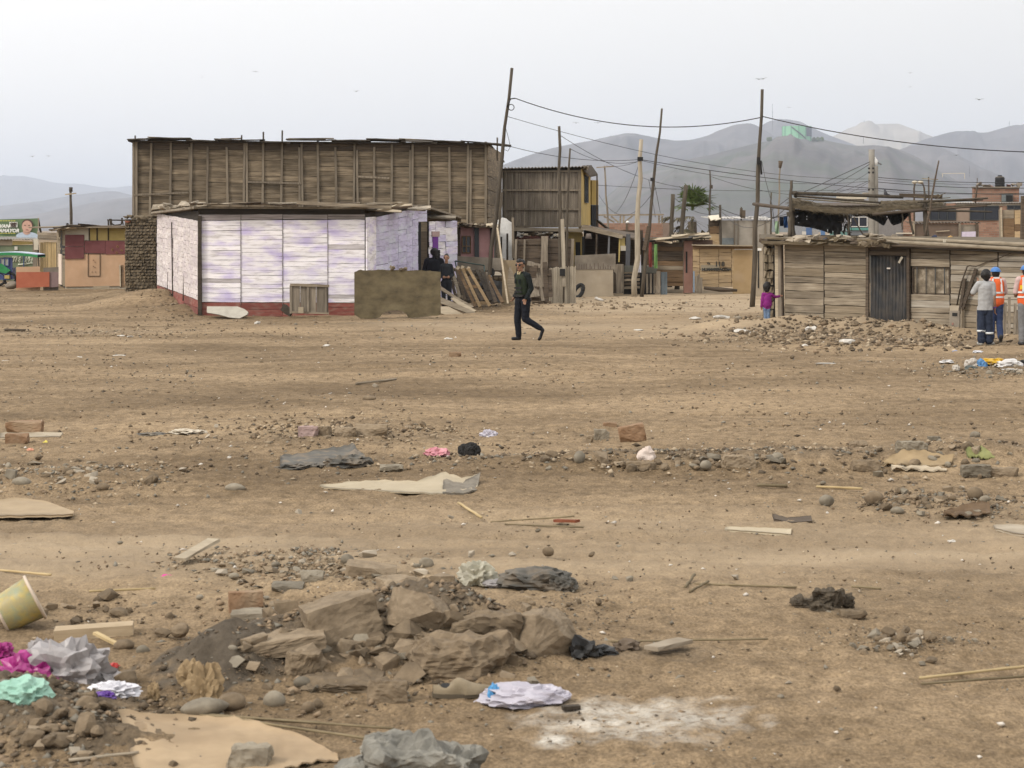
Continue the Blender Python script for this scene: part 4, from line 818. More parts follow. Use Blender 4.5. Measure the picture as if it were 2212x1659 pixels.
# ================================================================ TWO STOREY PLANK HOUSE
def plank_house():
    d = 80; a, b = P(1226, 0, d), P(1419, 0, d); s = P(1442, 0, 86); e = P(1458, 0, 86.2)
    t = thing('plank_house', (a.x, d, 0), 'two storey house of upright planks with mustard side wall', 'house')
    zt, zb = ZF(420, d), ZF(552, d)
    vclad(t, a, b, (zb, zb), (zt, zt), 58, M_GREYV, fill=.93, jit=.012, mats=[M_GREYV, M_GREYV, mk('grey_upright_board_dark', [(.12, .095, .075), (.25, .21, .165)], 1, VERT, rand=.2)], name='plank')
    for py in (418, 464, 511, 553): bar('rail', t, P(1226, py, d - .06), P(1419, py, d - .06), .07, .05, M_STUD)
    bar('post', t, P(1233, 553, d - .05), P(1235, 420, d - .05), .09, .06, M_STUD, up=(1, 0, 0)); bar('post', t, P(1415, 553, d - .05), P(1415, 420, d - .05), .12, .06, M_STUD, up=(1, 0, 0))
    bar('floor_beam', t, P(1230, 559, d - .2), P(1424, 562, d - .2), .14, .2, M_GREYW)
    corrugated('roof', t, a, b, 5.8, (ZF(411, d), ZF(406, d)), zt - .1, M_ZINC, pitch=.13, amp=.025, over=.3)
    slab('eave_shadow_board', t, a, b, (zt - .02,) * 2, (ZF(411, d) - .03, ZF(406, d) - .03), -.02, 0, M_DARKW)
    slab('side_wall', t, b, s, (ZF(560, d), ZF(548, d)), (zt + .12, zt + .35), -.1, 0, M_MUSTARD)
    window(t, b, s, .30, .62, ZF(492, d), ZF(432, d) + .1, M_STEEL, M_GLASS, mull=2)
    slab('balcony_wall', t, s, e, (ZF(500, 86), ZF(500, 86)), (ZF(440, 86), ZF(440, 86)), 0, .08, M_MUSTARD); slab('balcony_panel', t, s, e, (ZF(560, 86), ZF(560, 86)), (ZF(500.5, 86), ZF(500.5, 86)), 0, .09, plain('charcoal_panel', (.03, .032, .036)))
    bar('balcony_post', t, P(1457.5, 560, 85.8), P(1457.5, 425, 85.8), .06, .06, M_DARKB, up=(1, 0, 0))
    V = [P(1421, 404, 80), P(1444, 403, 85), P(1459, 424, 86.3), P(1440, 428, 82)]; V = V + [v - Vector((0, 0, .08)) for v in V]; mesh('gable_roof', V, BOXF[::-1], M_DARKB, t)
    # ground floor
    slab('ground_wall', t, a, P(1383, 0, d), (0, 0), (zb - .1,) * 2, -.1, 0, M_DARKB); slab('ground_wall', t, P(1384, 0, d), P(1421, 0, d), (0, 0), (zb - .1,) * 2, -.1, 0, M_MUSTARD)
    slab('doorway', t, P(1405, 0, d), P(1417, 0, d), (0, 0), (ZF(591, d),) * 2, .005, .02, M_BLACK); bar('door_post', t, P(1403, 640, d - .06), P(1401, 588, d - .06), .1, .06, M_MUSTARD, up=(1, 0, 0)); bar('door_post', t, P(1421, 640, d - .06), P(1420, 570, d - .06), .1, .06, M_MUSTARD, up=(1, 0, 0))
    for i in range(12): bar('lean_to_sheet', t, P(1262 + i * 9, 572 + rnd.uniform(-2, 3) + (4 if i > 8 else 0), d - .9), P(1278 + i * 9, 571 + rnd.uniform(-2, 4), d - .9), .04, .8, rnd.choice([M_ZINC, M_PALEW, M_DEBRIS]), rough=.3, roll=rnd.uniform(-.2, .2))
    slab('pink_strip', t, P(1262, 0, d - .3), P(1340, 0, d - .3), (1.0, 1.0), (ZF(576, d),) * 2, 0, .03, plain('brick_pink_wall', (.20, .09, .075), .9))
    bar('brace', t, P(1458, 538, 84), P(1492, 565, 82), .09, .06, M_DARKW)
plank_house()
# ================================================================ YARD RIGHT OF THE PLANK HOUSE
def yards():
    # dark porch
    d = 76; a, b = P(1428, 0, d), P(1560, 0, d); t = thing('dark_porch', (a.x, d, 0), 'open dark porch under a slanting beam right of the plank house', 'porch')
    slab('back_wall', t, P(1425, 0, 82), P(1570, 0, 82), (0, 0), (ZF(562, 82),) * 2, -.1, 0, M_DARKB); V = [P(1422, 552, d), P(1556, 584, d), P(1560, 570, 82), P(1422, 548, 82)]; mesh('porch_roof', V + [v - Vector((0, 0, .07)) for v in V], BOXF[::-1], M_DARKB, t)
    bar('roof_beam', t, P(1420, 554, d - .1), P(1520, 578, d - .1), .16, .12, M_GREYW)
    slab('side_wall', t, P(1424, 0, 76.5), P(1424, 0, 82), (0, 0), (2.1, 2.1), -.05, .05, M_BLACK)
    for px, y0, y1, w_, mt in ((1455, 566, 640, .06, M_DARKB), (1485, 572, 640, .07, plain('galvanised_post', (.16, .16, .165))), (1511, 580, 640, .05, M_OCHRE), (1532, 572, 650, .16, plain('slate_board', (.09, .09, .095)))): bar('post', t, P(px, y1, d - .05), P(px + 2, y0, d - .05), w_, .06, mt, up=(1, 0, 0))
    slab('cream_cloth', t, P(1511, 0, d), P(1526, 0, d), (ZF(606, d),) * 2, (ZF(581, d),) * 2, 0, .02, M_OCHRE); slab('ragged_cloth', t, P(1515, 0, d - .05), P(1530, 0, d - .05), (ZF(612, d),) * 2, (ZF(600, d),) * 2, 0, .02, M_BEIGE)
    tube('hanging_pot', t, [P(1437, 570, d - .2), P(1437, 583, d - .2)], [.09, .13], plain('dull_pot', (.17, .14, .12)), 8)
    # concrete yard wall
    d = 74; a, b = P(1403, 0, d), P(1503, 0, d); t = thing('concrete_wall', (a.x, d, 0), 'two tone low concrete yard wall below the dark porch', 'wall')
    slab('lower_face', t, a, P(1497, 0, d), (-.1, -.1), (ZF(658, d),) * 2, -.15, 0, M_PALEC); slab('upper_face', t, a, b, (ZF(658, d),) * 2, (ZF(624, d), ZF(619, d)), -.15, .02, M_CONC)
    for i in range(14): px = 1405 + i * 6.6 + rnd.uniform(-2, 2); slab('damp_streak', t, P(px, 0, d), P(px + 2, 0, d), (ZF(657, d),) * 2, (ZF(657 - rnd.uniform(6, 15), d),) * 2, .021, .024, plain('damp_stain', (.13, .10, .08)))
    # tyre leaning by the wall
    t = thing('tyre', P(1415, 712, 73.2), 'half buried dark tyre leaning on the concrete wall', 'tyre'); c = P(1412, 712, 73.2)
    ring = [c + Vector((.15 * math.cos(g) + .1 * math.sin(g), .12 * math.sin(g), .0 + .24 * math.sin(g))) for g in [i * math.pi / 10 for i in range(21)]]; wv, wf = tubemesh(ring, .07, 8); mesh('rubber', wv, wf, M_BLACK, t, smooth=True)
    ring = [c + Vector((.09 * math.cos(g) + .06 * math.sin(g), .08 * math.sin(g), .0 + .15 * math.sin(g))) for g in [i * math.pi / 10 for i in range(21)]]; wv, wf = tubemesh(ring, .02, 6); mesh('rim', wv, wf, M_STEEL, t, smooth=True)
    # slatted gate
    d = 75; t = thing('slatted_gate', (P(1560, 0, d).x, d, 0), 'low gate of horizontal slats and upright bars in the back lane', 'gate')
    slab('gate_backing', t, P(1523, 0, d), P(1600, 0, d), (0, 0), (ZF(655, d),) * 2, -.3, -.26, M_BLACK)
    for i in range(5): bar('slat', t, P(1524, 665 + i * 9.5, d), P(1562, 664 + i * 9.2, d), .085, .03, M_DARKB if i % 2 else M_GREYW, rough=.2)
    bar('top_board', t, P(1524, 656, d - .02), P(1604, 659, d - .02), .24, .03, plain('dull_green_board', (.10, .10, .085)))
    for px in (1570, 1580, 1589, 1598): bar('upright', t, P(px, 716, d), P(px, 668, d), .075, .03, M_GREYV, up=(1, 0, 0))
    for px, w_ in ((1509, .30), (1499, .16), (1521, .06), (1607, .15)): bar('gate_post', t, P(px, 716, d - .05), P(px, 645 if px < 1600 else 662, d - .05), w_, .06, M_GREYV if px > 1500 else M_DARKB, up=(1, 0, 0))
    t = thing('blue_sheet', (P(1620, 0, d).x, d, 0), 'blue grey tin sheets standing right of the slatted gate', 'tin sheet')
    for i in range(4): slab('sheet', t, P(1613 + i * 4, 0, d - .02 * (i % 2)), P(1616.8 + i * 4, 0, d - .02 * (i % 2)), (0, 0), (ZF(664, d),) * 2, 0, .02, plain('blue_grey_tin', (.13, .16, .18), .5))
    # hanging washing
    for k, (px, y0, y1, c_, lb) in enumerate(((1555, 619, 660, (.62, .62, .72), 'pale shirt hanging by the lane pole'), (1561, 622, 665, (.74, .74, .82), 'white cloth hanging right of the pale shirt'), (1601, 596, 655, (.16, .30, .10), 'green cloth strip hanging by the brown board shed'), (1588, 592, 652, (.20, .05, .04), 'dark red cloth strip hanging left of the green one'))):
        V = []; 
        for j in range(7):
            for i in range(4): q = P(px - 4 + 2.6 * i, y0 + (y1 - y0) * j / 6, 74.6); q.y += .06 * math.sin(i * 2.4 + j * .7); V.append(q)
        Fc = [(j * 4 + i, (j + 1) * 4 + i, (j + 1) * 4 + i + 1, j * 4 + i + 1) for j in range(6) for i in range(3)]; m = len(V)
        tag(mesh('hanging_cloth', V + [v + Vector((0, .015, 0)) for v in V], Fc + [tuple(reversed([q + m for q in f])) for f in Fc], plain('cloth_%d' % k, c_, .9), smooth=True), lb, 'cloth')
    # brown board shed, red pier, tan facade
    d = 77; a, b = P(1570, 0, d), P(1668, 0, d); t = thing('board_shed', (a.x, d, 0), 'low dark brown board shed behind the slatted gate', 'shed')
    clad(t, a, b, (.25, .25), (ZF(590, d), ZF(592, d)), 9, M_BROWNW, [0, .3, 1], mats=[M_BROWNW, M_DARKB, M_BROWNW, M_GREYW], jit=.015, droop=.02)
    for x0, y0, x1, y1 in ((1582, 584, 1680, 578), (1600, 586, 1640, 592), (1640, 576, 1730, 570), (1690, 580, 1735, 577)): bar('roof_board', t, P(x0, y0, d - .3), P(x1, y1, d - .3), .07, .5, M_PALEW, rough=.3)
    V = [P(1570, 588, d - .4), P(1735, 578, d - .4), P(1735, 574, 82), P(1570, 580, 82)]; mesh('roof', V + [v - Vector((0, 0, .06)) for v in V], BOXF[::-1], M_DARKW, t)
    t = thing('brick_pier', (P(1681, 0, d).x, d, 0), 'reddish rendered gate pier left of the tan crate board front', 'pier'); pm = mk('red_render', [(.25, .135, .105), (.33, .19, .15)], 3, rand=0); slab('pier', t, P(1670, 0, d - .1), P(1691, 0, d - .1), (0, 0), (ZF(588, d),) * 2, -.3, 0, pm); slab('slit', t, P(1674, 0, d - .1), P(1678, 0, d - .1), (ZF(666, d),) * 2, (ZF(614, d),) * 2, .005, .012, M_BLACK)
    slab('cap_wall', t, P(1672, 0, d + .2), P(1740, 0, d + .2), (ZF(598, d),) * 2, (ZF(586, d),) * 2, -.2, 0, plain('brown_cap_wall', (.17, .11, .085)))
    d = 76; a, b = P(1691, 0, d), P(1792, 0, d); c = P(1842, 0, d); t = thing('tan_front', (a.x, d, 0), 'tan crate board front with faded black lettering in the back lane', 'house front')
    clad(t, a, b, (ZF(702, d), ZF(700, d)), (ZF(608, d), ZF(607, d)), 10, M_TAN, [0, .17, .63, .94, 1], jit=.01, droop=.02, back=M_BROWNW)
    slab('stained_sheet', t, P(1789, 0, d), c, (0, 0), (ZF(610, d),) * 2, 0, .02, mk('stained_ochre_sheet', [(.30, .205, .10), (.42, .30, .165)], 1.4, rand=0, dirt=((.38, .29, .20), .7, 1.2)))
    slab('head_board', t, a, c, (ZF(608, d),) * 2, (ZF(599, d), ZF(601, d)), .02, .05, M_BROWNW); bar('roof_edge', t, P(1690, 598, d - .15), P(1842, 600, d - .15), .04, .3, M_PALEW)
    slab('dark_board', t, P(1711, 0, d), P(1756, 0, d), (ZF(661, d),) * 2, (ZF(647, d),) * 2, .03, .04, mk('grey_print_board', [(.22, .19, .14), (.32, .27, .19)], 2, HORI, rand=0))
    ink = plain('faded_ink', (.045, .045, .04), .9)
    for s, px, py, sz in (('118', 1745, 650, 12), ('HUAMAREPACCHA', 1714, 661, 7), ('CLL.', 1763, 661, 7), ('Ve', 1726, 645, 5)):
        cu = bpy.data.curves.new('lettering', 'FONT'); cu.body = s; cu.size = sz * 1.35 * d / 5000; cu.extrude = .004; cu.offset = .007; cu.resolution_u = 2
        if s.startswith('HUA'): cu.space_character = .82
        ob = bpy.data.objects.new('tmp', cu); COL.objects.link(ob); me = bpy.data.meshes.new_from_object(ob.evaluated_get(bpy.context.evaluated_depsgraph_get())); bpy.data.objects.remove(ob); me.materials.clear(); me.materials.append(ink)
        put(bpy.data.objects.new('lettering', me), Matrix.Translation(P(px, py, d - .055)) @ Matrix.Rotation(R(90), 4, 'X'), t)
    tag(tube('fallen_log', None, [P(1718, 703, d - .5), P(1760, 707, d - .6), P(1800, 709, d - .7)], [.06, .09, .05], M_DARKB, 7), 'dark log lying at the foot of the tan crate board front', 'log')
    t = thing('sack_post', (P(1707, 0, d - .4).x, d - .4, 0), 'short weathered boards leaning on the red pier', 'board'); 
    for px, y0, w_, mt in ((1694, 662, .06, plain('sky_blue_board', (.20, .26, .34))), (1701, 674, .10, M_GREYV), (1706, 670, .08, M_GREYV), (1712, 678, .09, M_GREYV)): bar('board', t, P(px, 714, d - .4), P(px, y0, d - .4), w_, .04, mt, up=(1, 0, 0))
    t = thing('narrow_gate', (P(1858, 0, 70).x, 70, 0), 'narrow pale doorway with a white number plate by the adobe pillar', 'doorway'); d = 72
    slab('wall', t, P(1842, 0, d), P(1866, 0, d), (0, 0), (ZF(604, d),) * 2, -.1, 0, M_PALEC); slab('slit', t, P(1850, 0, d), P(1853, 0, d), (ZF(703, d),) * 2, (ZF(612, d),) * 2, .005, .02, M_BLACK); slab('number_plate', t, P(1849, 0, d), P(1859, 0, d), (ZF(612, d),) * 2, (ZF(606, d),) * 2, .02, .03, plain('enamel_white', (.72, .70, .66)))
    # grey upper building
    d = 88; a, b = P(1754, 0, d), P(1884, 0, d); t = thing('grey_shed', (a.x, d, 0), 'tall grey panelled shed behind the tan front', 'shed'); gp = mk('grey_fibre_panel', [(.24, .215, .18), (.35, .32, .275)], 2, rand=.1)
    xs = [1757, 1793, 1802, 1838, 1868, 1884]
    for i in range(5):
        slab('panel', t, P(xs[i], 0, d), P(xs[i + 1] - .6, 0, d), (0, 0), (ZF(538, d),) * 2, -.05 - .01 * (i % 2), 0, gp); bar('batten', t, P(xs[i], 600, d - .03), P(xs[i], 538, d - .03), .05, .03, M_GREYV, up=(1, 0, 0))
    slab('tin_patch', t, P(1760, 0, d), P(1793, 0, d), (ZF(597, d),) * 2, (ZF(581, d),) * 2, .01, .02, plain('blue_grey_patch', (.16, .18, .19)))
    clad(t, P(1732, 0, d), P(1757, 0, d), (0, 0), (ZF(534, d),) * 2, 9, M_BROWNW, mats=[M_BROWNW, M_DARKB, M_TAN], droop=.06, jit=.03); corrugated('roof', t, P(1732, 0, d), b, 3, (ZF(532, d), ZF(536, d)), ZF(528, d), M_ZINC, rag=.1); 
    bar('roof_sheet', t, P(1732, 533, d - .3), P(1757, 530, d - .3), .05, .9, plain('pale_tin', (.62, .56, .45)), roll=.2)
    tube('roof_pipe', t, [P(1809, 530, d + .5), P(1810, 508, d + .5)], .06, M_DARKB, 6); box('roof_clamp', t, P(1814, 523, d + .5), (.2, .1, .35), M_DARKB)
    # brick wall and roof frame behind
    d = 96; t = thing('brick_wall', (P(1540, 0, d).x, d, 0), 'long red brick wall behind the dark porch', 'wall')
    m = bpy.data.materials.new('far_brick'); m.use_nodes = True; n = m.node_tree.nodes; l = m.node_tree.links; br = n.new('ShaderNodeTexBrick'); br.inputs['Scale'].default_value = 1; br.inputs['Brick Width'].default_value = .26; br.inputs['Row Height'].default_value = .10; br.inputs['Mortar Size'].default_value = .012
    br.inputs['Color1'].default_value = (.22, .11, .075, 1); br.inputs['Color2'].default_value = (.34, .20, .14, 1); br.inputs['Mortar'].default_value = (.22, .17, .13, 1); g = n.new('ShaderNodeNewGeometry'); sx = n.new('ShaderNodeSeparateXYZ'); cx_ = n.new('ShaderNodeCombineXYZ'); l.new(g.outputs['Position'], sx.inputs[0]); l.new(sx.outputs[0], cx_.inputs[0]); l.new(sx.outputs[2], cx_.inputs[1]); l.new(cx_.outputs[0], br.inputs['Vector']); l.new(br.outputs['Color'], n['Principled BSDF'].inputs['Base Color']); n['Principled BSDF'].inputs['Roughness'].default_value = .95
    MATS['far_brick'] = m
    slab('wall', t, P(1452, 0, d), P(1620, 0, d), (0, 0), (ZF(545, d),) * 2, -.2, 0, m); slab('pillar', t, P(1618, 0, d), P(1637, 0, d), (0, 0), (ZF(544, d),) * 2, -.2, .03, mk('brown_render', [(.20, .145, .115), (.27, .205, .165)], 2, rand=0)); slab('pillar', t, P(1528, 0, d), P(1532, 0, d), (0, 0), (ZF(545, d),) * 2, 0, .04, M_MORTAR)
    d = 97; t = thing('roof_frame', P(1540, 545, d), 'bare timber roof frame standing above the red brick wall', 'timber frame')
    for x0, y0, x1, y1, w_ in ((1456, 525, 1620, 524, .07), (1474, 528, 1500, 543, .05), (1492, 528, 1510, 543, .05), (1514, 546, 1515, 526, .09), (1522, 546, 1523, 526, .07), (1544, 527, 1522, 545, .10), (1609, 546, 1609, 526, .06), (1616, 545, 1617, 527, .06)): bar('timber', t, P(x0, y0, d), P(x1, y1, d), w_, .08, M_GREYW, up=(0, 1, 0))
    tag(stone('white_bird', P(1532, 544, 96), (.22, .14, .12), plain('white_feather', (.8, .8, .78)), 'round'), 'white gull sitting on the red brick wall', 'gull')
yards()
# ================================================================ PALM
def palm():
    d = 93; base = Vector((P(1688, 0, d).x, d, 0)); top = P(1690, 541, d)
    t = thing('palm_tree', base, 'bushy fan palm rising behind the yards, green top over dry fronds', 'palm tree'); V, Fc = tubemesh([base, base.lerp(top, .5) + Vector((.05, 0, 0)), top], [.25, .22, .2], 10); mesh('trunk', V, Fc, mk('palm_trunk', [(.06, .045, .03), (.15, .115, .08)], 1, (4, 4, 14), rand=0), t, smooth=True)
    gm = mk('palm_leaf', [(.045, .075, .02), (.12, .155, .045)], 2, rand=.25, trans=.2); dm = mk('dry_palm_leaf', [(.05, .045, .025), (.14, .115, .065)], 2, rand=.25); r = random.Random(5)
    for i in range(40):
        dry = i > 17; az = r.uniform(0, 6.28); el = r.uniform(.3, 1.55) if not dry else r.uniform(-.95, .3)
        D = Vector((math.cos(az) * math.cos(el), math.sin(az) * math.cos(el), math.sin(el))); ln = r.uniform(.45, .75) * (1.0 if not dry else 1.5)
        c0 = top + Vector((0, 0, .5 if not dry else .12)); c1 = c0 + D * ln - Vector((0, 0, .12 * math.cos(el)))
        side = D.cross(Vector((0, 0, 1))); side = side.normalized() if side.length > .05 else Vector((1, 0, 0)); upv = side.cross(D)
        V = []; Fc = []; k = 0
        def quad(a, b, w_, nv):
            nonlocal k
            V.extend([a + nv * w_, a - nv * w_, b - nv * w_ * .25, b + nv * w_ * .25]); Fc.append((k, k + 1, k + 2, k + 3)); k += 4
        quad(c0, c1, .025, side)
        n_ = 13
        for j in range(n_):
            g = (j / (n_ - 1) - .5) * 2.6; dd = D * math.cos(g) + side * math.sin(g); L2 = r.uniform(.6, .9) * (1 if not dry else .75) * (.75 + .25 * math.cos(g))
            tip = c1 + dd * L2 + Vector((0, 0, -.18 * L2 - (.18 if dry else 0) * r.random())); quad(c1, c1.lerp(tip, .6) + upv * .03, .05, upv.cross(dd).normalized()); quad(c1.lerp(tip, .6) + upv * .03, tip - Vector((0, 0, .08)), .04, upv.cross(dd).normalized())
        mesh('frond', V, Fc, dm if dry else gm, t)
palm()
# ================================================================ RIGHT SHACK
RA, RB = Vector((6.56, 50, 0)), Vector((13.0, 44.8, 0))
def rw(px):
    r = (px - 1250) / 5000; dv = RB - RA; t = (r * RA.y - RA.x) / (dv.x - r * dv.y); return RA + dv * t
def rz_(px, py): return P(px, py, rw(px).y).z
M_CANEB = mk('weathered_cane', [(.15, .12, .085), (.31, .26, .19)], 2, (2, 2, 8), rand=.1)
def right_shack():
    t = thing('board_shack', (RA.x, RA.y, 0), 'low grey board shack with a dark corrugated door on the right', 'shack'); u, n = nrm(RA, RB)
    top = lambda px: 2.06 - (px - 1904) / 600 * .15
    def panel(x0, x1, rows, y0=None, mats=None, zb=None):
        a, b = rw(x0), rw(x1); clad(t, a, b, (zb, zb) if zb is not None else (-.12, -.12), (top(x0), top(x1)) if y0 is None else (y0, y0), rows, M_GREYW, jit=.012, droop=.012, gap=.01, mats=mats)
    LM = [M_GREYW, M_GREYW, mk('warm_grey_board', [(.15, .117, .077), (.31, .25, .175)], 1, HORI, rand=.16), mk('bleached_board', [(.26, .22, .17), (.49, .44, .365)], 1, HORI, rand=.14)]
    panel(1915, 2012, 13, mats=LM[:3]); panel(2013, 2117, 13, mats=LM[:3])
    z0, z1 = rz_(2270, 717), rz_(2270, 653)
    panel(2222, 2320, 7, y0=z0 - .02, mats=LM); panel(2222, 2320, 3, zb=z1 + .02, mats=LM)
    panel(2320.5, 2437, 16, mats=LM); panel(2437.5, 2560, 16, mats=[LM[3], LM[3], M_GREYW]); panel(2560, 2620, 16, mats=LM)
    slab('wall_backing', t, rw(2120), rw(2225), (-.1, -.1), (1.95, 1.95), -.12, -.09, M_DARKW)
    for px in (2012.5, 2320, 2437): p = rw(px) + n * .018; bar('seam', t, p + Vector((0, 0, 0)), p + Vector((0, 0, top(px) - .05)), .018, .012, M_DARKW, up=u, rough=.05)
    for px, w_, mt in ((1901, .09, M_PALEW), (1908, .10, M_GREYV), (1913, .05, M_DARKB)): p = rw(px) + n * .03; bar('corner_post', t, p + Vector((0, 0, 0)), p + Vector((-.03, 0, top(px))), w_, .07, mt, up=u)
    # window: crumpled plastic behind five bars
    wn = window(t, rw(2222), rw(2320), .06, .97, z0, z1, M_DARKB, mk('yellowed_plastic', [(.06, .048, .034), (.20, .16, .11), (.42, .36, .28)], 5, rand=0, rough=.4, bump=.8, bumpd=.03), off=-.05, bars=4, barm=M_STEEL)
    # corrugated door, its frame, the lintel boards
    a, b = rw(2127), rw(2218); ln = (b - a).length; V = []; m = 44
    for i in range(m + 1):
        p = a + u * ln * i / m + n * (.05 + .022 * math.sin(i / m * 11 * 2 * math.pi))
        for z in (-.05, rz_(2170, 625)): V += [p + Vector((0, 0, z)), p - n * .012 + Vector((0, 0, z))]
    Fc = []
    for i in range(m): k = i * 4; Fc += [(k, k + 4, k + 6, k + 2), (k + 1, k + 3, k + 7, k + 5), (k + 2, k + 6, k + 7, k + 3)]
    mesh('door', V, Fc, mk('dark_corrugated_iron', [(.010, .011, .012), (.026, .026, .027), (.065, .055, .045)], 2, (3, 3, 1), rand=0, rough=.55, metal=.2, dirt=((.085, .065, .045), .4, 4)), t, smooth=True)
    for px in (2121, 2221): p = rw(px) + n * .05; bar('door_post', t, p + Vector((0, 0, -.05)), p + Vector((0, 0, 1.98)), .07, .08, M_DARKB, up=u)
    clad(t, rw(2122), rw(2221), (rz_(2170, 624), rz_(2170, 624)), (1.98, 1.96), 2, M_DARKB, off=.03, name='lintel_board')
    p = rw(2174) + n * .09; box('door_label', t, p + Vector((0, 0, rz_(2174, 655))), (.09, .012, .035), plain('enamel_tag', (.5, .45, .4)), rz=math.atan2(u.y, u.x))
    p = rw(2207) + n * .09; bar('paper_scrap', t, p + Vector((0, 0, rz_(2207, 627))), p + Vector((-.08, 0, rz_(2207, 642))), .05, .012, M_BEIGE)
    # electricity meter box on a plinth
    a, b = rw(2326), rw(2355); fr = n * .14; mb = slab('meter_plinth', t, a, b, (-.1, -.1), (rz_(2340, 746), rz_(2340, 746)), 0, .16, M_PALEC)
    mb2 = slab('meter_box', t, rw(2329), rw(2352), (rz_(2340, 798),) * 2, (rz_(2340, 758),) * 2, .165, .20, M_CONC); slab('meter_window', mb2, rw(2335), rw(2347), (rz_(2340, 771),) * 2, (rz_(2340, 763),) * 2, .202, .212, M_BLACK); slab('meter_lock', mb2, rw(2334), rw(2338), (rz_(2340, 793),) * 2, (rz_(2340, 787),) * 2, .202, .212, M_RED)
    # sticks and pipe above the box
    q = lambda px, py, o: Vector((rw(px).x, rw(px).y, rz_(px, py))) + n * o
    tube('service_pipe', t, [q(2341, 745, .1), q(2352, 690, .1), q(2366, 651, .1), q(2371, 648, .08), q(2385, 651, .06), q(2410, 640, .05), q(2437, 632, .05), q(2470, 618, .06), q(2510, 604, .1)], [.018, .018, .018, .016, .01, .01, .01, .01, .01], M_DARKB, 6)
    bar('leaning_stick', t, q(2355, 755, .12), q(2387, 656, .08), .075, .05, M_DARKB, up=u); bar('leaning_stick', t, q(2354, 740, .13), q(2360, 680, .09), .07, .05, M_DARKB, up=u); bar('leaning_stick', t, q(2350, 765, .15), q(2356, 720, .13), .06, .04, M_DARKB, up=u)
    # roof: rafters, straw and rubble left, canes right
    V = [RA + Vector((-.5, -.25, 2.10)), RB + Vector((.5, -.35, 1.93)), RB + Vector((2.5, 4.5, 2.15)), RA + Vector((.2, 6, 2.25))]; mesh('roof', V + [v - Vector((0, 0, .07)) for v in V], BOXF[::-1], M_STRAW, t)
    def edge(px, py, o): return Vector((rw(px).x, rw(px).y, rz_(px, py))) + n * o
    for i in range(34):
        px = 1868 + i * 9.5; py = 586 + (5 if px > 2060 else 0) + rnd.uniform(-4, 4); m_ = rnd.choice([M_STRAW, M_STRAW, M_DEBRIS, M_DARKB]); bar('roof_mat', t, edge(px, py, .2), edge(px + rnd.uniform(20, 60), py + rnd.uniform(-3, 4), .2), rnd.uniform(.03, .09), rnd.uniform(.2, .5), m_, rough=.5, roll=rnd.uniform(-.3, .3))
    for i in range(16): px = rnd.uniform(1870, 2180); stone('roof_rubble', edge(px, 579 + rnd.uniform(-3, 4), .1 - rnd.random() * .5), (rnd.uniform(.1, .25), rnd.uniform(.1, .2), rnd.uniform(.04, .1)), M_DEBRIS, 'flat', parent=t)
    bt = mk('blue_plastic', [(.04, .10, .22), (.09, .19, .36)], 6, rand=.1)
    for px, py in ((1947, 584), (1953, 588), (1938, 585), (1925, 587), (2030, 585)): stone('blue_scrap', edge(px, py, .28), (.16, .1, .05), bt, 'clod', parent=t)
    pole('roof_cane', t, edge(2165, 581, .15), edge(2560, 600, .25), .045, .055, M_CANEB, .01, 3); pole('roof_cane', t, edge(2180, 590, .3), edge(2560, 611, .35), .05, .045, M_CANEB, .015, 4); pole('roof_cane', t, edge(2040, 594, .3), edge(2420, 606, .33), .035, .03, M_DARKB, .015, 5); pole('roof_cane', t, edge(2150, 600, .28), edge(2520, 616, .3), .03, .03, M_DARKW, .015, 6)
    box('white_block', t, edge(2317, 588, .22), (.07, .08, .07), M_BEIGE)
    bar('roof_edge_mat', t, edge(2095, 588, .32), edge(2182, 592, .32), .11, .05, M_STRAW, rough=.4); bar('roof_edge_mat', t, edge(1890, 581, .25), edge(2080, 590, .25), .05, .3, M_STRAW, rough=.5)
    # short fence stakes behind the workers
    for px, y0, y1, w_ in ((2388, 750, 822, .06), (2448, 729, 830, .06), (2454, 738, 826, .05), (2463, 725, 826, .06), (2477, 741, 810, .055), (2484, 757, 805, .05)):
        k = 5000 / 45.6; s = P(px, y1, 45.6); e = P(px + rnd.uniform(-2, 2), y0, 45.7); o = bar('fence_stake', None, Vector((s.x, s.y, gz(s.x, s.y) - .05)), e, w_, .04, M_GREYV, up=(1, 0, 0)); tag(o, {2388: 'leftmost short grey stake, left of the grey shirt worker', 2448: 'tall grey stake just right of the orange vest worker', 2454: 'stake between the two tallest stakes behind the workers', 2463: 'tallest grey stake in the row behind the workers', 2477: 'grey stake tilted in the row near the right edge', 2484: 'shortest stake nearest the right edge worker'}[px], 'stake', 'stakes along the board shack')
right_shack()
def adobe_pillar():
    d = 51.3; t = thing('adobe_pillar', (P(1875, 0, d).x, d, 0), 'thick adobe block pillar at the shack corner behind the girl', 'pillar'); z = 0; i = 0
    slab('mortar', t, P(1866, 0, d), P(1884, 0, d), (0, 0), (2.05, 2.05), -.3, 0, M_MORTAR); am = mk('pale_adobe', [(.17, .135, .09), (.28, .23, .16)], 7, rand=.15, bump=.6, bumpd=.02)
    while z < 2.05: box('adobe_block', t, (P(1875, 0, d).x + rnd.uniform(-.015, .015), d - .06, z + .09), (.22, .2, .175), am, ry=rnd.uniform(-.04, .04), rough=.28); z += .195; i += 1
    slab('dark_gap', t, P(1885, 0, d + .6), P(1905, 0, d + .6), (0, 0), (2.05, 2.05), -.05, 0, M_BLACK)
    bar('cap_board', t, P(1864, 588, d - .15), P(1900, 584, d - .15), .10, .35, M_STRAW, rough=.4)
adobe_pillar()
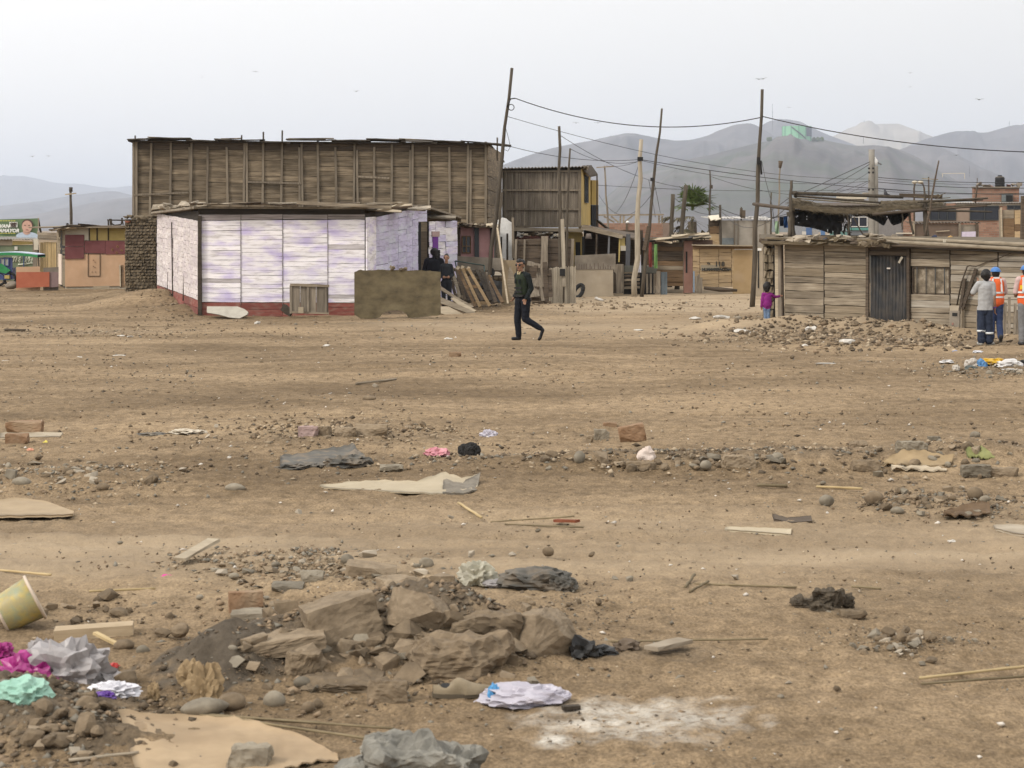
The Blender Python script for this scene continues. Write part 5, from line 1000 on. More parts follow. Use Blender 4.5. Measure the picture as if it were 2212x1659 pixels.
# ================================================================ STRAW AWNING above the shack
def awning():
    d = 53.5; t = thing('straw_awning', (P(1935, 0, d).x, d, 2.1), 'ragged straw mat awning on poles over the grey board shack', 'awning')
    r = random.Random(3)
    def cl(pts, px): return float(np.interp(px, [p[0] for p in pts], [p[1] for p in pts]))
    up = [(1928, 482), (1965, 488), (2010, 499), (2060, 502), (2140, 500), (2150, 490), (2200, 489), (2302, 488)]; lo = [(1926, 507), (1980, 514), (2040, 520), (2100, 521), (2150, 521), (2165, 514), (2240, 510), (2302, 506)]
    V = []; nx = 60
    for j in range(5):
        for i in range(nx + 1):
            px = 1927 + 375 * i / nx; v = j / 4; y = cl(up, px) * (1 - v) + cl(lo, px) * v + r.uniform(-1.3, 1.3) * (1 if j in (0, 4) else .5); q = P(px, y, d + .5 * (1 - v) - .12 * math.sin(v * 3.1) + r.uniform(-.03, .03)); V.append(q)
    Fc = [(j * (nx + 1) + i, (j + 1) * (nx + 1) + i, (j + 1) * (nx + 1) + i + 1, j * (nx + 1) + i + 1) for j in range(4) for i in range(nx)]; m = len(V)
    mesh('straw_mat', V + [v + Vector((0, .06, -.01)) for v in V], Fc + [tuple(reversed([q + m for q in f])) for f in Fc], M_STRAW, t)
    # straw ends sticking out of the mat, too many to count
    V = []; Fc = []
    for i in range(2600):
        px = r.uniform(1927, 2302); v = r.random() ** .8; y = cl(up, px) * (1 - v) + cl(lo, px) * v + (r.uniform(-2, 3) if v > .8 else 0); p = P(px, y, d - .12 + .5 * (1 - v)); e = p + Vector((r.uniform(-.16, .16), r.uniform(-.06, .02), r.uniform(-.10, .05))); w_ = Vector((0, 0, .0035)) if r.random() < .5 else Vector((.003, 0, .002)); k = len(V); V += [p - w_, p + w_, e + w_ * .5, e - w_ * .5]; Fc.append((k, k + 1, k + 2, k + 3))
    tag(mesh('straw_ends', V, Fc, M_STRAW, t), kind='stuff')
    # roof sheet behind, in the dark
    V = [P(1930, 508, d + .3), P(2302, 506, d + .3), P(2310, 500, d + 3), P(1935, 500, d + 3)]; mesh('roof_mat', V + [v + Vector((0, 0, .06)) for v in V], BOXF, M_DARKB, t)
    # torn black hangings with holes
    def hang(top, bot, dd, seed, nx=46, ny=18, hole=.30):
        rr = random.Random(seed); V = []; Fc = []
        for j in range(ny + 1):
            for i in range(nx + 1):
                px = top[0][0] + (top[-1][0] - top[0][0]) * i / nx; v = j / ny; y = cl(top, px) * (1 - v) + cl(bot, px) * v; V.append(P(px + rr.uniform(-.5, .5), y + rr.uniform(-.4, .4), dd + .15 * mn.noise(Vector((i * .2, j * .2, seed)))))
        for j in range(ny):
            for i in range(nx):
                if mn.noise(Vector((i * .45, j * .33, seed * 3.3))) > hole + (.15 if j < 4 else 0): continue
                a = j * (nx + 1) + i; Fc.append((a, a + nx + 1, a + nx + 2, a + 1))
        m = len(V); return mesh('torn_hanging', V + [v + Vector((0, .02, 0)) for v in V], Fc + [tuple(reversed([q + m for q in f])) for f in Fc], M_BLACK, t)
    hang([(1938, 510), (2055, 522)], [(1938, 550), (1985, 557), (2010, 564), (2048, 578), (2055, 570)], d + .4, 2, hole=.56); hang([(2045, 520), (2075, 521)], [(2045, 580), (2060, 570), (2075, 548)], d + .5, 5, nx=14, hole=.05)
    hang([(2165, 516), (2178, 517), (2225, 512)], [(2165, 525), (2178, 551), (2200, 545), (2225, 522)], d + .5, 8, nx=24, ny=14, hole=.5); hang([(2075, 520), (2170, 520)], [(2075, 522), (2090, 530), (2110, 526), (2140, 540), (2158, 552), (2170, 530)], d + .3, 11, nx=34, ny=10, hole=.5)
    # posts and poles
    def pl(x0, y0, d0, x1, y1, d1, r0, r1, mt=M_POLE, s=0): pole('pole', t, P(x0, y0, d0), P(x1, y1, d1), r0, r1, mt, .015, s)
    pl(1928, 580, d, 1932, 440, d, .06, .035, s=1); pl(1936, 582, d + .3, 1934, 500, d + .3, .07, .06, s=2); bar('post_block', t, P(1921, 523, d), P(1932, 521, d), .10, .1, M_POLE)
    pl(1840, 498, d + 6, 1936, 510, d, .05, .05, M_DARKB, 3); pl(1932, 471, d, 2205, 481, d, .045, .045, s=4); pl(1943, 478, d + .2, 2150, 495, d + .2, .03, .03, s=5); pl(1945, 484, d + .1, 2145, 499, d + .1, .022, .022, M_POLEP, 15); bar('pole', t, P(2196, 477, d), P(2300, 481, d), .10, .05, M_DARKB)
    pl(1941, 469, d - .05, 1942, 480, d - .05, .05, .05, s=6); pl(2130, 524, d - .1, 2262, 512, d - .1, .045, .04, M_DARKB, 7)
    pl(2262, 582, d, 2258, 495, d, .07, .06, s=8); pl(2259, 510, d - .1, 2258, 470, d - .1, .03, .02, s=18); pl(2257, 583, d - .4, 2292, 392, d - .4, .035, .018, M_DARKB, 9); pl(2230, 572, d, 2219, 520, d, .03, .03, s=10); pl(2075, 575, d, 2068, 520, d, .03, .025, s=11); pl(2110, 580, d, 2085, 530, d, .018, .018, s=12); pl(2203, 560, d, 2203, 520, d, .02, .02, s=16)
    for x0, y0, x1, y1, s in ((2240, 493, 2412, 484, 20), (2290, 491, 2400, 488, 21), (2260, 508, 2420, 498, 22), (2265, 512, 2410, 502, 23), (2260, 513, 2422, 517, 24)): pl(x0, y0, d - .1, x1, y1, d - .3, .032, .022, M_DARKB if s % 2 else M_POLE, s)
    for i in range(12): q = P(r.uniform(2250, 2300), 483 + r.uniform(-5, 6), d - .1); bar('twig', t, q, q + Vector((r.uniform(-.25, .3), r.uniform(-.1, .1), r.uniform(-.05, .12))), .02, .02, M_STRAW)
    V = []; Fc = []
    for i in range(9):  # ragged slats of the torn end
        pl(2052 + i * 3.2, 521, d + .45, 2050 + i * 4 + r.uniform(-3, 3), r.uniform(545, 580), d + .45, .012, .008, s=30 + i)
    for y in (530, 541, 552, 563): pl(2046, y, d + .43, 2080, y + r.uniform(-3, 6), d + .43, .010, .010, s=50 + y)
awning()
# ================================================================ RIGHT BACKGROUND HOUSES
def background_right():
    FB = MATS['far_brick']; d = 96; Z = lambda py: ZF(py, d); X = lambda px: P(px, 0, d)
    t = thing('brick_house', (X(2400).x, d, 0), 'unfinished two storey brick house with dark windows at the right', 'house')
    slab('wall', t, X(2262), X(2500), (0, 0), (Z(496), Z(496)), -.2, 0, FB); slab('wall', t, X(2384), X(2496), (Z(496),) * 2, (Z(457),) * 2, -.9, -.6, FB); slab('floor_band', t, X(2335), X(2500), (Z(503),) * 2, (Z(497),) * 2, .005, .03, M_CONC); corrugated('eave', t, X(2335), X(2494), .8, (Z(495), Z(495)), Z(493), M_ZINC, pitch=.12, amp=.02)
    wl = plain('dark_window_glass', (.028, .032, .042), .25); a, b = X(2262), X(2500); f = lambda px: (px - 2262) / 238
    window(t, a, b, f(2270), f(2333), Z(537), Z(511), M_STEEL, wl, mull=3); window(t, a, b, f(2368), f(2438), Z(537), Z(503), M_STEEL, wl, mull=2); window(t, a, b, f(2459), f(2492), Z(511), Z(502), M_STEEL, wl, mull=2)
    slab('render_patch', t, X(2334), X(2367), (Z(540),) * 2, (Z(506),) * 2, .004, .012, mk('pink_brown_render', [(.25, .185, .145), (.32, .25, .20)], 2, rand=0)); slab('roof_slab', t, X(2382), X(2497), (Z(458),) * 2, (Z(455),) * 2, -1, -.5, M_CONC)
    # dish-like aerial and cabinet on the wall
    slab('wall_cabinet', t, X(2452), X(2478), (Z(492),) * 2, (Z(474),) * 2, -.58, -.4, plain('grey_cabinet', (.16, .18, .18))); slab('cabinet_door', t, X(2461), X(2477), (Z(491),) * 2, (Z(476),) * 2, -.39, -.37, M_BLACK)
    for px, py, dx, dy in ((2390, 452, .18, .2), (2400, 453, .3, .1), (2412, 454, .25, .12), (2462, 453, .25, .12), (2475, 452, .3, .15), (2488, 453, .28, .2), (2421, 455, .2, .1)): stone('roof_clutter', P(px, py + 3, d + .7), (dx, .3, dy), rnd.choice([M_DARKB, M_CONC, M_RED]), 'ang', sink=0, parent=t)
    tube('drain_pipe', t, [P(2381, 495, d - .1), P(2384, 470, d - .1), P(2386, 452, d - .1)], .04, M_DARKB, 6)
    tk = thing('water_tank', P(2441, 456, d + .9), 'black plastic water tank on the brick house roof', 'water tank'); c = P(2441, 456, d + .9); prof = [(0, 0), (.22, 0), (.235, .08), (.22, .11), (.235, .15), (.22, .35), (.23, .40), (.20, .46), (.10, .50), (.10, .55), (0, .555)]; V = []; Fc = []
    for r_, z in prof:
        for g in range(20): V.append((max(r_, .001) * math.cos(g * math.pi / 10), max(r_, .001) * math.sin(g * math.pi / 10), z))
    for i in range(len(prof) - 1):
        for g in range(20): g2 = (g + 1) % 20; Fc.append((i * 20 + g, i * 20 + g2, i * 20 + 20 + g2, i * 20 + 20 + g))
    mesh('tank_body', V, Fc, plain('black_tank_plastic', (.02, .02, .022), .5), tk, Matrix.Translation(c), True); tube('tank_lid', tk, [c + Vector((0, 0, .45)), c + Vector((0, 0, .475))], .205, M_CONC, 18)
    # dark low house in front, lilac panel, crate wall, right edge post
    d = 88; t = thing('brown_hut', (X(2290).x, d, 0), 'dark brown low hut in front of the brick house', 'hut'); slab('wall', t, X(2230), X(2346), (0, 0), (Z(546), Z(546)), -.1, 0, mk('dark_brown_wall', [(.10, .07, .05), (.17, .125, .095)], 2, rand=0)); slab('plain_wall', t, X(2345), X(2390), (0, 0), (Z(548),) * 2, -.1, -.02, M_CONC); corrugated('roof', t, X(2232), X(2388), 1.6, (Z(544), Z(543)), Z(541), M_DARKB, pitch=.14, amp=.03)
    slab('lilac_panel', t, X(2347), X(2382), (0, 0), (Z(566), Z(565)), .02, .05, plain('pale_lilac_sheet', (.58, .52, .63))); bar('post', t, P(2343, 600, d - .05), P(2343, 545, d - .05), .1, .06, M_GREYV, up=(1, 0, 0)); bar('post', t, P(2385, 600, d - .05), P(2385, 545, d - .05), .09, .06, M_DARKB, up=(1, 0, 0)); bar('light_strip', t, P(2285, 565, d - .06), P(2318, 563, d - .06), .04, .03, M_PALEW)
    slab('pillar', t, X(2228), X(2232), (0, 0), (Z(540),) * 2, 0, .1, M_PALEC)
    d = 84; t = thing('crate_wall', (X(2470).x, d, 0), 'tan crate board wall at the right edge below the brick house', 'wall'); clad(t, X(2448), X(2494), (0, 0), (Z(513),) * 2, 11, M_TAN, [0, .62, 1], mats=[M_TAN, M_TAN, M_BROWNW, M_GREYW], jit=.02); bar('corner_post', t, P(2446, 600, d - .05), P(2444, 506, d - .05), .07, .07, M_PALEW, up=(1, 0, 0)); bar('corner_post', t, P(2441, 600, d), P(2440, 512, d), .06, .06, M_GREYV, up=(1, 0, 0)); slab('dull_panel', t, X(2407), X(2442), (0, 0), (Z(580),) * 2, 0, .04, plain('grey_green_panel', (.11, .115, .105)))
    box('bin', t, P(2395, 588, d), (.27, .3, .30), plain('navy_bin', (.03, .045, .08), .5))
    t = thing('edge_post', (P(2497, 0, 50).x, 50, 1.9), 'thick dark timber post rising at the right picture edge', 'post'); bar('timber', t, P(2497, 600, 50), P(2498, 478, 50), .10, .12, M_DARKB, up=(1, 0, 0)); bar('timber_brace', t, P(2503, 600, 50.1), P(2506, 470, 50.1), .08, .1, M_DARKB, up=(1, 0, 0))
    for px, py, c_, lb in ((2281, 581, (.02, .025, .05), 'navy sack with a bright top on the roof near the awning post'), (2318, 583, (.45, .28, .10), 'small orange bundle on the roof canes')): tag(stone('roof_bundle', P(px, py + 3, 52), (.14, .14, .11), plain('bundle_%d' % px, c_), 'clod', sink=0), lb, 'bundle')
    # teal house seen under the awning
    d = 112; t = thing('teal_house', (X(2090).x, d, 0), 'grey and teal house with white framed window seen under the awning', 'house'); slab('wall', t, X(2068), X(2140), (0, 0), (Z(556),) * 2, -.1, 0, plain('grey_house_wall', (.14, .15, .16))); slab('teal_band', t, X(2066), X(2142), (Z(562),) * 2, (Z(556),) * 2, .01, .06, plain('teal_paint', (.10, .26, .23))); slab('upper_wall', t, X(2070), X(2125), (Z(556),) * 2, (Z(495),) * 2, -.1, 0, plain('slate_house_wall', (.12, .125, .14)))
    window(t, X(2070), X(2125), .12, .85, Z(553), Z(530), plain('white_frame', (.72, .70, .66)), wl, mull=2); slab('cornice', t, X(2042), X(2114), (Z(486),) * 2, (Z(478),) * 2, 0, .3, M_BEIGE); slab('upper_floor', t, X(2055), X(2110), (Z(500),) * 2, (Z(486),) * 2, -.1, 0, M_CONC); slab('white_ledge', t, X(2056), X(2078), (Z(491),) * 2, (Z(487),) * 2, .02, .3, M_BEIGE)
    t = thing('pink_brick_house', (X(2210).x, d, 0), 'brick house end with grey render left of the brown hut', 'house'); slab('wall', t, X(2142), X(2232), (0, 0), (Z(530),) * 2, -.1, 0, plain('dull_grey_render', (.20, .19, .185))); slab('brick_end', t, X(2205), X(2232), (0, 0), (Z(506),) * 2, .01, .1, FB); slab('white_ledge', t, X(2186), X(2226), (Z(571),) * 2, (Z(568),) * 2, .11, .3, M_BEIGE)
    # far blue and white stalls below the hanging mat
    t = thing('market_stall', (X(2000).x, d, 0), 'distant blue and white stalls glimpsed below the torn hanging', 'stall')
    for i, (x0, x1, y0, y1, c_) in enumerate(((1942, 1958, 552, 600, (.25, .26, .28)), (1958, 1968, 565, 600, (.55, .53, .48)), (1968, 1982, 556, 600, (.08, .14, .28)), (1982, 1998, 562, 600, (.32, .31, .30)), (1998, 2006, 571, 600, (.60, .56, .50)), (2004, 2014, 560, 600, (.10, .18, .34)), (2014, 2026, 572, 600, (.55, .52, .45)), (2026, 2068, 566, 600, (.13, .24, .22)))): slab('stall_front', t, X(x0), X(x1), (0, 0), (Z(y0),) * 2, -.1, .02 * (i % 3), plain('stall_%d' % i, c_))
    # washing on the left of the awning
    d = 56
    for px, y0, y1, w_, c_, lb in ((1908, 530, 552, 9, (.012, .014, .022), 'black garment hanging left of the awning'), (1918, 528, 556, 10, (.02, .06, .17), 'blue garment hanging beside the awning post'), (1897, 540, 575, 9, (.28, .40, .26), 'pale green cloth hanging left of the awning')):
        V = []
        for j in range(6):
            for i in range(4): q = P(px - w_ / 2 + w_ * i / 3, y0 + (y1 - y0) * j / 5, d); q.y += .05 * math.sin(i * 2.2 + j); V.append(q)
        Fc = [(j * 4 + i, (j + 1) * 4 + i, (j + 1) * 4 + i + 1, j * 4 + i + 1) for j in range(5) for i in range(3)]; m = len(V); tag(mesh('hanging_cloth', V + [v + Vector((0, .015, 0)) for v in V], Fc + [tuple(reversed([q + m for q in f])) for f in Fc], plain('wash_%d' % px, c_, .9), smooth=True), lb, 'cloth')
    tag(tube('washing_line', None, [P(1885, 532, 56), P(1908, 529, 56), P(1930, 527, 54)], .008, M_WIRE, 5), 'short washing line tied to the awning post', 'line')
background_right()
# ================================================================ POLES
M_POLEC = mk('pole_concrete', [(.19, .175, .15), (.29, .27, .235)], 3, rand=.1)
def poles():
    def P0(px, py, d): p = P(px, py, d); return Vector((p.x, p.y, 0))
    def upole(lb, x0, y0, x1, y1, d, r0, r1, mt, s, name='wooden_pole', wob=.03, base=None):
        b = P(x0, y0, d); t = thing(name, (b.x, d, 0), lb, 'pole'); pole('shaft', t, (b.x, d, min(b.z, gz(b.x, d) - .1) if base is None else base), P(x1, y1, d), r0, r1, mt, wob, s); return t
    t = upole('tall dark pole leaning right at the end of the plank barn', 1186, 745, 1250, 166, 62.3, .075, .045, M_POLE, 1); d = 62.2
    tube('cable_loop', t, [P(1248, 262, d) + Vector((.09 * math.cos(g) , 0, .09 * math.sin(g))) for g in [i * .524 for i in range(13)]], .014, M_WIRE, 6); tube('cable_bend', t, [P(1238, 262, d), P(1241, 250, d), P(1248, 241, d), P(1258, 240, d)], .02, M_WIRE, 6)
    tube('loose_cable', t, [P(1234, 310, d), P(1242, 340, d), P(1246, 358, d), P(1240, 369, d), P(1231, 365, d)], .008, M_WIRE, 5); bar('splice', t, P(1213, 620, d - .08), P(1226, 470, d - .08), .06, .05, M_POLE, up=(1, 0, 0))
    t = upole('pole lashed to a pale post behind the slat panels', 1371, 725, 1365, 308, 62.9, .07, .04, M_POLE, 2); bar('pale_post', t, P(1377, 700, 62.5), P(1373, 535, 62.6), .11, .08, M_POLEP, up=(1, 0, 0)); box('lashing', t, P(1373, 665, 62.45), (.16, .06, .22), M_BLACK)
    upole('thin dark pole right of the lashed pole', 1378, 640, 1392, 362, 66, .05, .03, M_POLE, 3)
    t = upole('pale bare trunk pole in the back lane', 1549, 715, 1566, 340, 73.5, .105, .07, M_POLEP, 4, wob=.05); box('pole_clamp', t, P(1563, 388, 73.3), (.2, .1, .14), M_BLACK)
    t = upole('dark crooked pole leaning right in the back lane', 1566, 715, 1616, 265, 72.6, .075, .035, M_POLE, 5, wob=.05); bar('splice', t, P(1572, 610, 72.5), P(1584, 552, 72.5), .12, .1, M_DARKB, up=(1, 0, 0)); box('knot', t, P(1592, 438, 72.5), (.12, .1, .12), M_BLACK)
    t = upole('tallest dark pole left of the board shack', 1836, 748, 1861, 218, 62, .085, .045, M_POLE, 6, wob=.03); box('cable_knot', t, P(1852, 393, 61.9), (.10, .1, .22), M_BLACK); tube('loose_cable', t, [P(1857, 392, 61.9), P(1858, 412, 61.9), P(1859, 426, 61.9)], .03, M_BLACK, 6)
    tube('guy_wire', t, [P(1860, 395, 61.9), P(1869, 440, 60), P(1885, 500, 58), P(1893, 560, 56)], .01, M_WIRE, 5)
    t = upole('thin T shaped pole beyond the mustard house', 1492, 548, 1476, 405, 90, .05, .035, M_GREYV, 7); bar('crossarm', t, P(1456, 409, 89.9), P(1498, 406, 89.9), .05, .05, M_GREYW)
    upole('short stub pole left of the palm', 1635, 590, 1643, 474, 84, .10, .08, M_POLE, 8); upole('leaning pole with bent cable in front of the palm', 1652, 590, 1675, 452, 82, .10, .08, M_POLE, 9)
    t = upole('thin pole standing right of the palm', 1738, 545, 1733, 415, 91, .08, .03, M_POLE, 10, wob=.05); box('bird_box', t, P(1736, 456, 90.9), (.14, .1, .16), M_DARKB)
    upole('pole stub on the grey shed roof', 1758, 600, 1758, 500, 87.5, .06, .05, M_POLE, 11)
    t = upole('thin pale pole with a dark lamp head left of the concrete poles', 1898, 570, 1905, 400, 86, .05, .03, M_GREYV, 12); tube('lamp_head', t, [P(1904, 410, 85.9), P(1906, 393, 85.9)], [.06, .10], M_DARKB, 7)
    for px, y1, r_, lb in ((2128, 365, .14, 'taller concrete power pole with cables right of the awning'), (2138, 405, .11, 'shorter concrete pole right beside the taller one')):
        t = upole(lb, px + 1, 700, px, y1, 92, r_ + .04, r_, M_POLEC, int(px), 'power_pole', .004)
        for i, py in enumerate((410, 420, 462, 500)): tube('insulator', t, [P(px - 5, py, 91.7), P(px - 8, py + 2, 91.7)], .05, M_BLACK, 6)
        if px < 2130: tube('transformer', t, [P(2114, 478, 91.6), P(2114, 470, 91.6)], .16, M_CONC, 10)
    for px, py, bx, lb in ((2233, 445, 2232, 'left globe street lamp beyond the awning'), (2247, 443, 2257, 'right street lamp with curved neck beyond the awning')):
        d = 105; t = thing('street_lamp', (P(bx, 0, d).x, d, 0), lb, 'street lamp'); tube('neck', t, [Vector((P(bx, 0, d).x, d, 0)), P(bx, 480, d), P(bx - .5, 460, d), P((bx + px) / 2 + 1, 449, d), P(px, 447, d)], .045, M_DARKB, 6); stone('lamp_head', P(px, 449, d), (.30, .2, .17), M_BEIGE, 'round', 1, rz=0, tilt=0, sink=0, parent=t)
    t = upole('thin T antenna pole left of the leaning awning stick', 2266, 560, 2267, 432, 98, .04, .035, M_DARKB, 30); bar('crossarm', t, P(2251, 436, 97.9), P(2290, 438, 97.9), .04, .04, M_GREYW)
    upole('thin mast on the far right skyline roof', 2386, 460, 2386, 435, 100, .03, .02, M_DARKB, 31)
    for px, y0, y1, d, lb in ((1883, 470, 570, 80, 'slim stick pole right of the tallest pole'), (1810, 505, 540, 90, 'stub mast on the grey shed roof')): upole(lb, px, y1, px, y0, d, .05, .03, M_POLE, px)
    # gull on the concrete pole, pigeon on the awning pole
    for px, py, d, s, lb, c_, c2 in ((2138, 403, 92, .34, 'white gull perched on the shorter concrete pole', (.75, .75, .74), (.15, .15, .16)), (2162, 478, 53.5, .16, 'dark pigeon perched on the awning pole', (.07, .07, .08), (.05, .05, .06))):
        c = P(px, py, d); t = thing('perched_bird', c, lb, 'bird'); bm_ = plain('bird_%d' % px, c_); stone('body', c, (s * .55, s * .4, s * .9), bm_, 'round', 3, rz=0, tilt=.1, sink=0, parent=t); stone('head', c + Vector((-s * .12, 0, s * .8)), (s * .32, s * .3, s * .32), bm_, 'round', 4, rz=0, tilt=0, sink=0, parent=t); bar('tail', t, c + Vector((s * .1, 0, s * .4)), c + Vector((s * .75, 0, s * .05)), s * .18, s * .25, plain('bird_wing_%d' % px, c2))
poles()
# ================================================================ WIRES
def wires():
    W = lambda i, a, b, sag, lb, r=.011: wire('overhead_wire', a, b, sag, lb, r * .78, M_WIRE, 'overhead wires')
    W(1, P(1258, 240, 62.2), P(1861, 286, 62), .55, 'thick wire from the leaning barn pole to the tallest pole', .019); W(2, P(1861, 284, 62), P(2760, 372, 52), .35, 'thick wire from the tallest pole off to the right', .019)
    W(3, P(1237, 284, 62.2), P(2122, 437, 92), .5, 'thin wire falling from the barn pole to the concrete pole'); W(4, P(1240, 356, 62.2), P(1564, 389, 73.5), .2, 'wire from the barn eave to the pale trunk pole', .012); W(5, P(1566, 390, 73.5), P(2700, 470, 92), .5, 'wire from the pale trunk pole toward the right edge', .016); W(6, P(1566, 392, 73.5), P(2122, 442, 92), .4, 'second wire from the pale trunk pole')
    W(7, P(1367, 330, 62.9), P(1672, 458, 82), .3, 'wire from the lashed pole down to the leaning pole'); W(8, P(1392, 363, 66), P(1567, 392, 73.5), .25, 'short wire between the thin dark pole and pale trunk'); W(9, P(1480, 405, 90), P(1566, 391, 73.5), .1, 'wire from the T pole to the pale trunk pole'); W(10, P(1676, 452, 82), P(2000, 480, 85), 1.1, 'sagging wire right from the leaning palm pole', .014)
    W(11, P(1643, 480, 84), P(1760, 520, 87), .3, 'short wire from the stub pole to the grey shed'); W(12, P(1458, 452, 86), P(2122, 462, 92), .15, 'long level wire behind the poles'); W(13, P(1733, 430, 91), P(2122, 465, 92), .5, 'wire from the pole right of the palm')
    W(14, P(2124, 395, 91.8), P(1960, 470, 86), .0, 'steep service wire left of the concrete pole', .02); W(15, P(2124, 400, 91.8), P(1975, 476, 86), .1, 'second steep service wire below the first', .016); W(16, P(2122, 420, 91.8), P(1990, 485, 86), .1, 'third service wire fanning from the concrete pole'); W(17, P(2124, 440, 91.8), P(2030, 474, 86), .05, 'lower service wire fanning from the concrete pole', .014); W(18, P(2124, 443, 91.8), P(2050, 480, 86), .05, 'lowest service wire fanning from the concrete pole')
    for i, (y0, y1, r_, lb) in enumerate(((432, 433, .018, 'highest of the level wires at the right'), (443, 449, .018, 'thick middle wire running right from the concrete poles'), (437, 440, .01, 'thin wire between the two thick ones at the right'), (458, 462, .012, 'lower thin wire running right'), (465, 455, .012, 'rising wire crossing the lower ones at the right'))): W(20 + i, P(2130, y0, 92), P(2720, y1, 95), .25, lb, r_)
    W(30, P(1740, 500, 88), P(1930, 480, 54), .6, 'sagging wire from the grey shed to the awning'); W(31, P(1760, 512, 88), P(1930, 497, 54), .7, 'lower sagging wire to the awning'); W(32, P(1462, 476, 86), P(1600, 460, 72.6), .9, 'deeply sagging wire by the mustard house')
    W(33, P(1584, 440, 72.6), P(1600, 530, 78), -.02, 'guy wire down the right of the dark crooked pole'); W(34, P(1596, 440, 72.6), P(1612, 520, 78), -.02, 'second guy wire right of the dark crooked pole'); W(35, P(1560, 400, 73.5), P(1500, 522, 90), .3, 'guy wire left of the pale trunk pole')
wires()
# ================================================================ HILLTOP TANK, MASTS, BIRDS
def skyline():
    D = 1490 * HS; c = P(1945, 341, D); t = thing('hilltop_tank', c, 'big pale green water tank on the near hill', 'water tank'); g_ = plain('pale_green_tank', (.22, .50, .30), .8, scale=.1); V = []; Fc = []; r_ = 10.4 * HS; h = 9.2 * HS; n_ = 36
    for z in (-9, h, h + 1):
        for i in range(n_): V.append((r_ * math.cos(i * 2 * math.pi / n_), r_ * math.sin(i * 2 * math.pi / n_), z))
    for j in range(2):
        for i in range(n_): k = (i + 1) % n_; Fc.append((j * n_ + i, j * n_ + k, (j + 1) * n_ + k, (j + 1) * n_ + i))
    Fc.append(tuple(range(2 * n_, 3 * n_))); mesh('shell', V, Fc, g_, t, Matrix.Translation(c), False)
    for i in range(12): a_ = i * 2 * math.pi / 12; p = c + Vector((10.6 * HS * math.cos(a_), 10.6 * HS * math.sin(a_), 0)); bar('rib', t, p - Vector((0, 0, 5)), p + Vector((0, 0, 24.7)), 1.2, 1, plain('green_rib', (.12, .30, .19)), up=(math.sin(a_), -math.cos(a_), 0), rough=0)
    st = [c + Vector((27.2 * math.cos(a_), 27.2 * math.sin(a_), z)) for a_, z in [(math.pi * (1.35 + .3 * i / 8), 22 - 20 * i / 8) for i in range(9)]]; tube('stair', t, st, 1.1, M_STEEL, 5)
    for k in range(3):
        a0, a1 = math.pi * (1.68 + .08 * k), math.pi * (1.68 + .08 * (k + 1)); p0 = c + Vector((26.9 * math.cos(a0), 26.9 * math.sin(a0), 0)); p1 = c + Vector((26.9 * math.cos(a1), 26.9 * math.sin(a1), 0)); slab('dark_mural', t, p0, p1, (c.z + 5.5,) * 2, (c.z + 22.5,) * 2, 0, .5, mk('dark_mural', [(.05, .06, .08), (.13, .14, .18)], .6, rand=0))
    for i in range(22):
        px = rnd.uniform(1985, 2010) if i < 16 else rnd.uniform(1870, 1895); s = rnd.uniform(2.5, 5.5); tt = tag(stone('shrub', P(px, 342, 1488 * HS), (s * 1.2, s, s * 1.6), MATS['palm_leaf'], 'clod', sink=.3), 'dark hilltop shrub beside the green tank', 'shrub', 'shrubs on the hilltop')
    for px, y0, y1, D_, lb in ((1886, 253, 320, 2400, 'faint tall mast behind the tallest pole'), (2108, 348, 335, 1480, 'small dark lattice tower on the hill shoulder'), (2110, 297, 293, 3500, 'tiny mast on the sandy hill'), (2464, 308, 296, 2790, 'tiny mast on the right hilltop'), (2367, 405, 430, 1200, 'thin mast in the haze above the brick house')):
        D_ *= HS; ya, yb = min(y0, y1), max(y0, y1); w_ = .9 * D_ / 5000; t = thing('mast', P(px, yb, D_), lb, 'mast')
        for s in (-1, 1): bar('mast_leg', t, P(px, yb + 3, D_) + Vector((s * w_ * .7, 0, 0)), P(px, ya, D_) + Vector((s * w_ * .1, 0, 0)), w_ * .5, w_ * .5, M_STEEL, up=(1, 0, 0), rough=0)
        for f in (.3, .6): c0 = P(px, yb, D_).lerp(P(px, ya, D_), f); bar('mast_rung', t, c0 - Vector((w_ * .6, 0, 0)), c0 + Vector((w_ * .6, 0, 0)), w_ * .3, w_ * .3, M_STEEL, rough=0)
    # goal-post like frame on the slope
    t = thing('hoarding_frame', P(2327, 432, 1000), 'thin pale frame standing on the lower right slope', 'frame')
    for x0, y0, x1, y1 in ((2300, 424, 2355, 423), (2355, 423, 2355, 437), (2301, 424, 2301, 433)): bar('frame_bar', t, P(x0, y0, 1000), P(x1, y1, 1000), .35, .3, M_BEIGE, up=(0, 1, 0), rough=0)
    # gulls in the sky
    fm = plain('gull_grey', (.16, .165, .17)); r = random.Random(4)
    spots = [(624, 175, 8), (870, 223, 7), (1853, 193, 10), (1864, 192, 9), (2222, 178, 6), (2391, 243, 11), (2222, 212, 5), (79, 382, 6), (119, 381, 6), (1406, 300, 8), (1460, 300, 9), (2335, 379, 8), (1650, 433, 5), (1743, 434, 5), (1926, 262, 6), (493, 189, 4)]
    names = ['gull in the sky above the plank barn, left of centre', 'gull in the sky left of the leaning barn pole', 'left gull of the pair above the tallest pole', 'right gull of the pair above the tallest pole', 'highest gull in the right of the sky', 'gull with spread wings near the right edge of the sky', 'faint gull below the highest one on the right', 'left gull low over the far left hills', 'right gull low over the far left hills', 'left pale gull between the barn pole and lashed pole', 'right pale gull between the barn pole and crooked pole', 'gull gliding in front of the right hills', 'small gull in front of the hill right of the crooked pole', 'small gull above the thin pole by the palm', 'gull just above the hilltop tank', 'tiny gull far left above the plank barn']
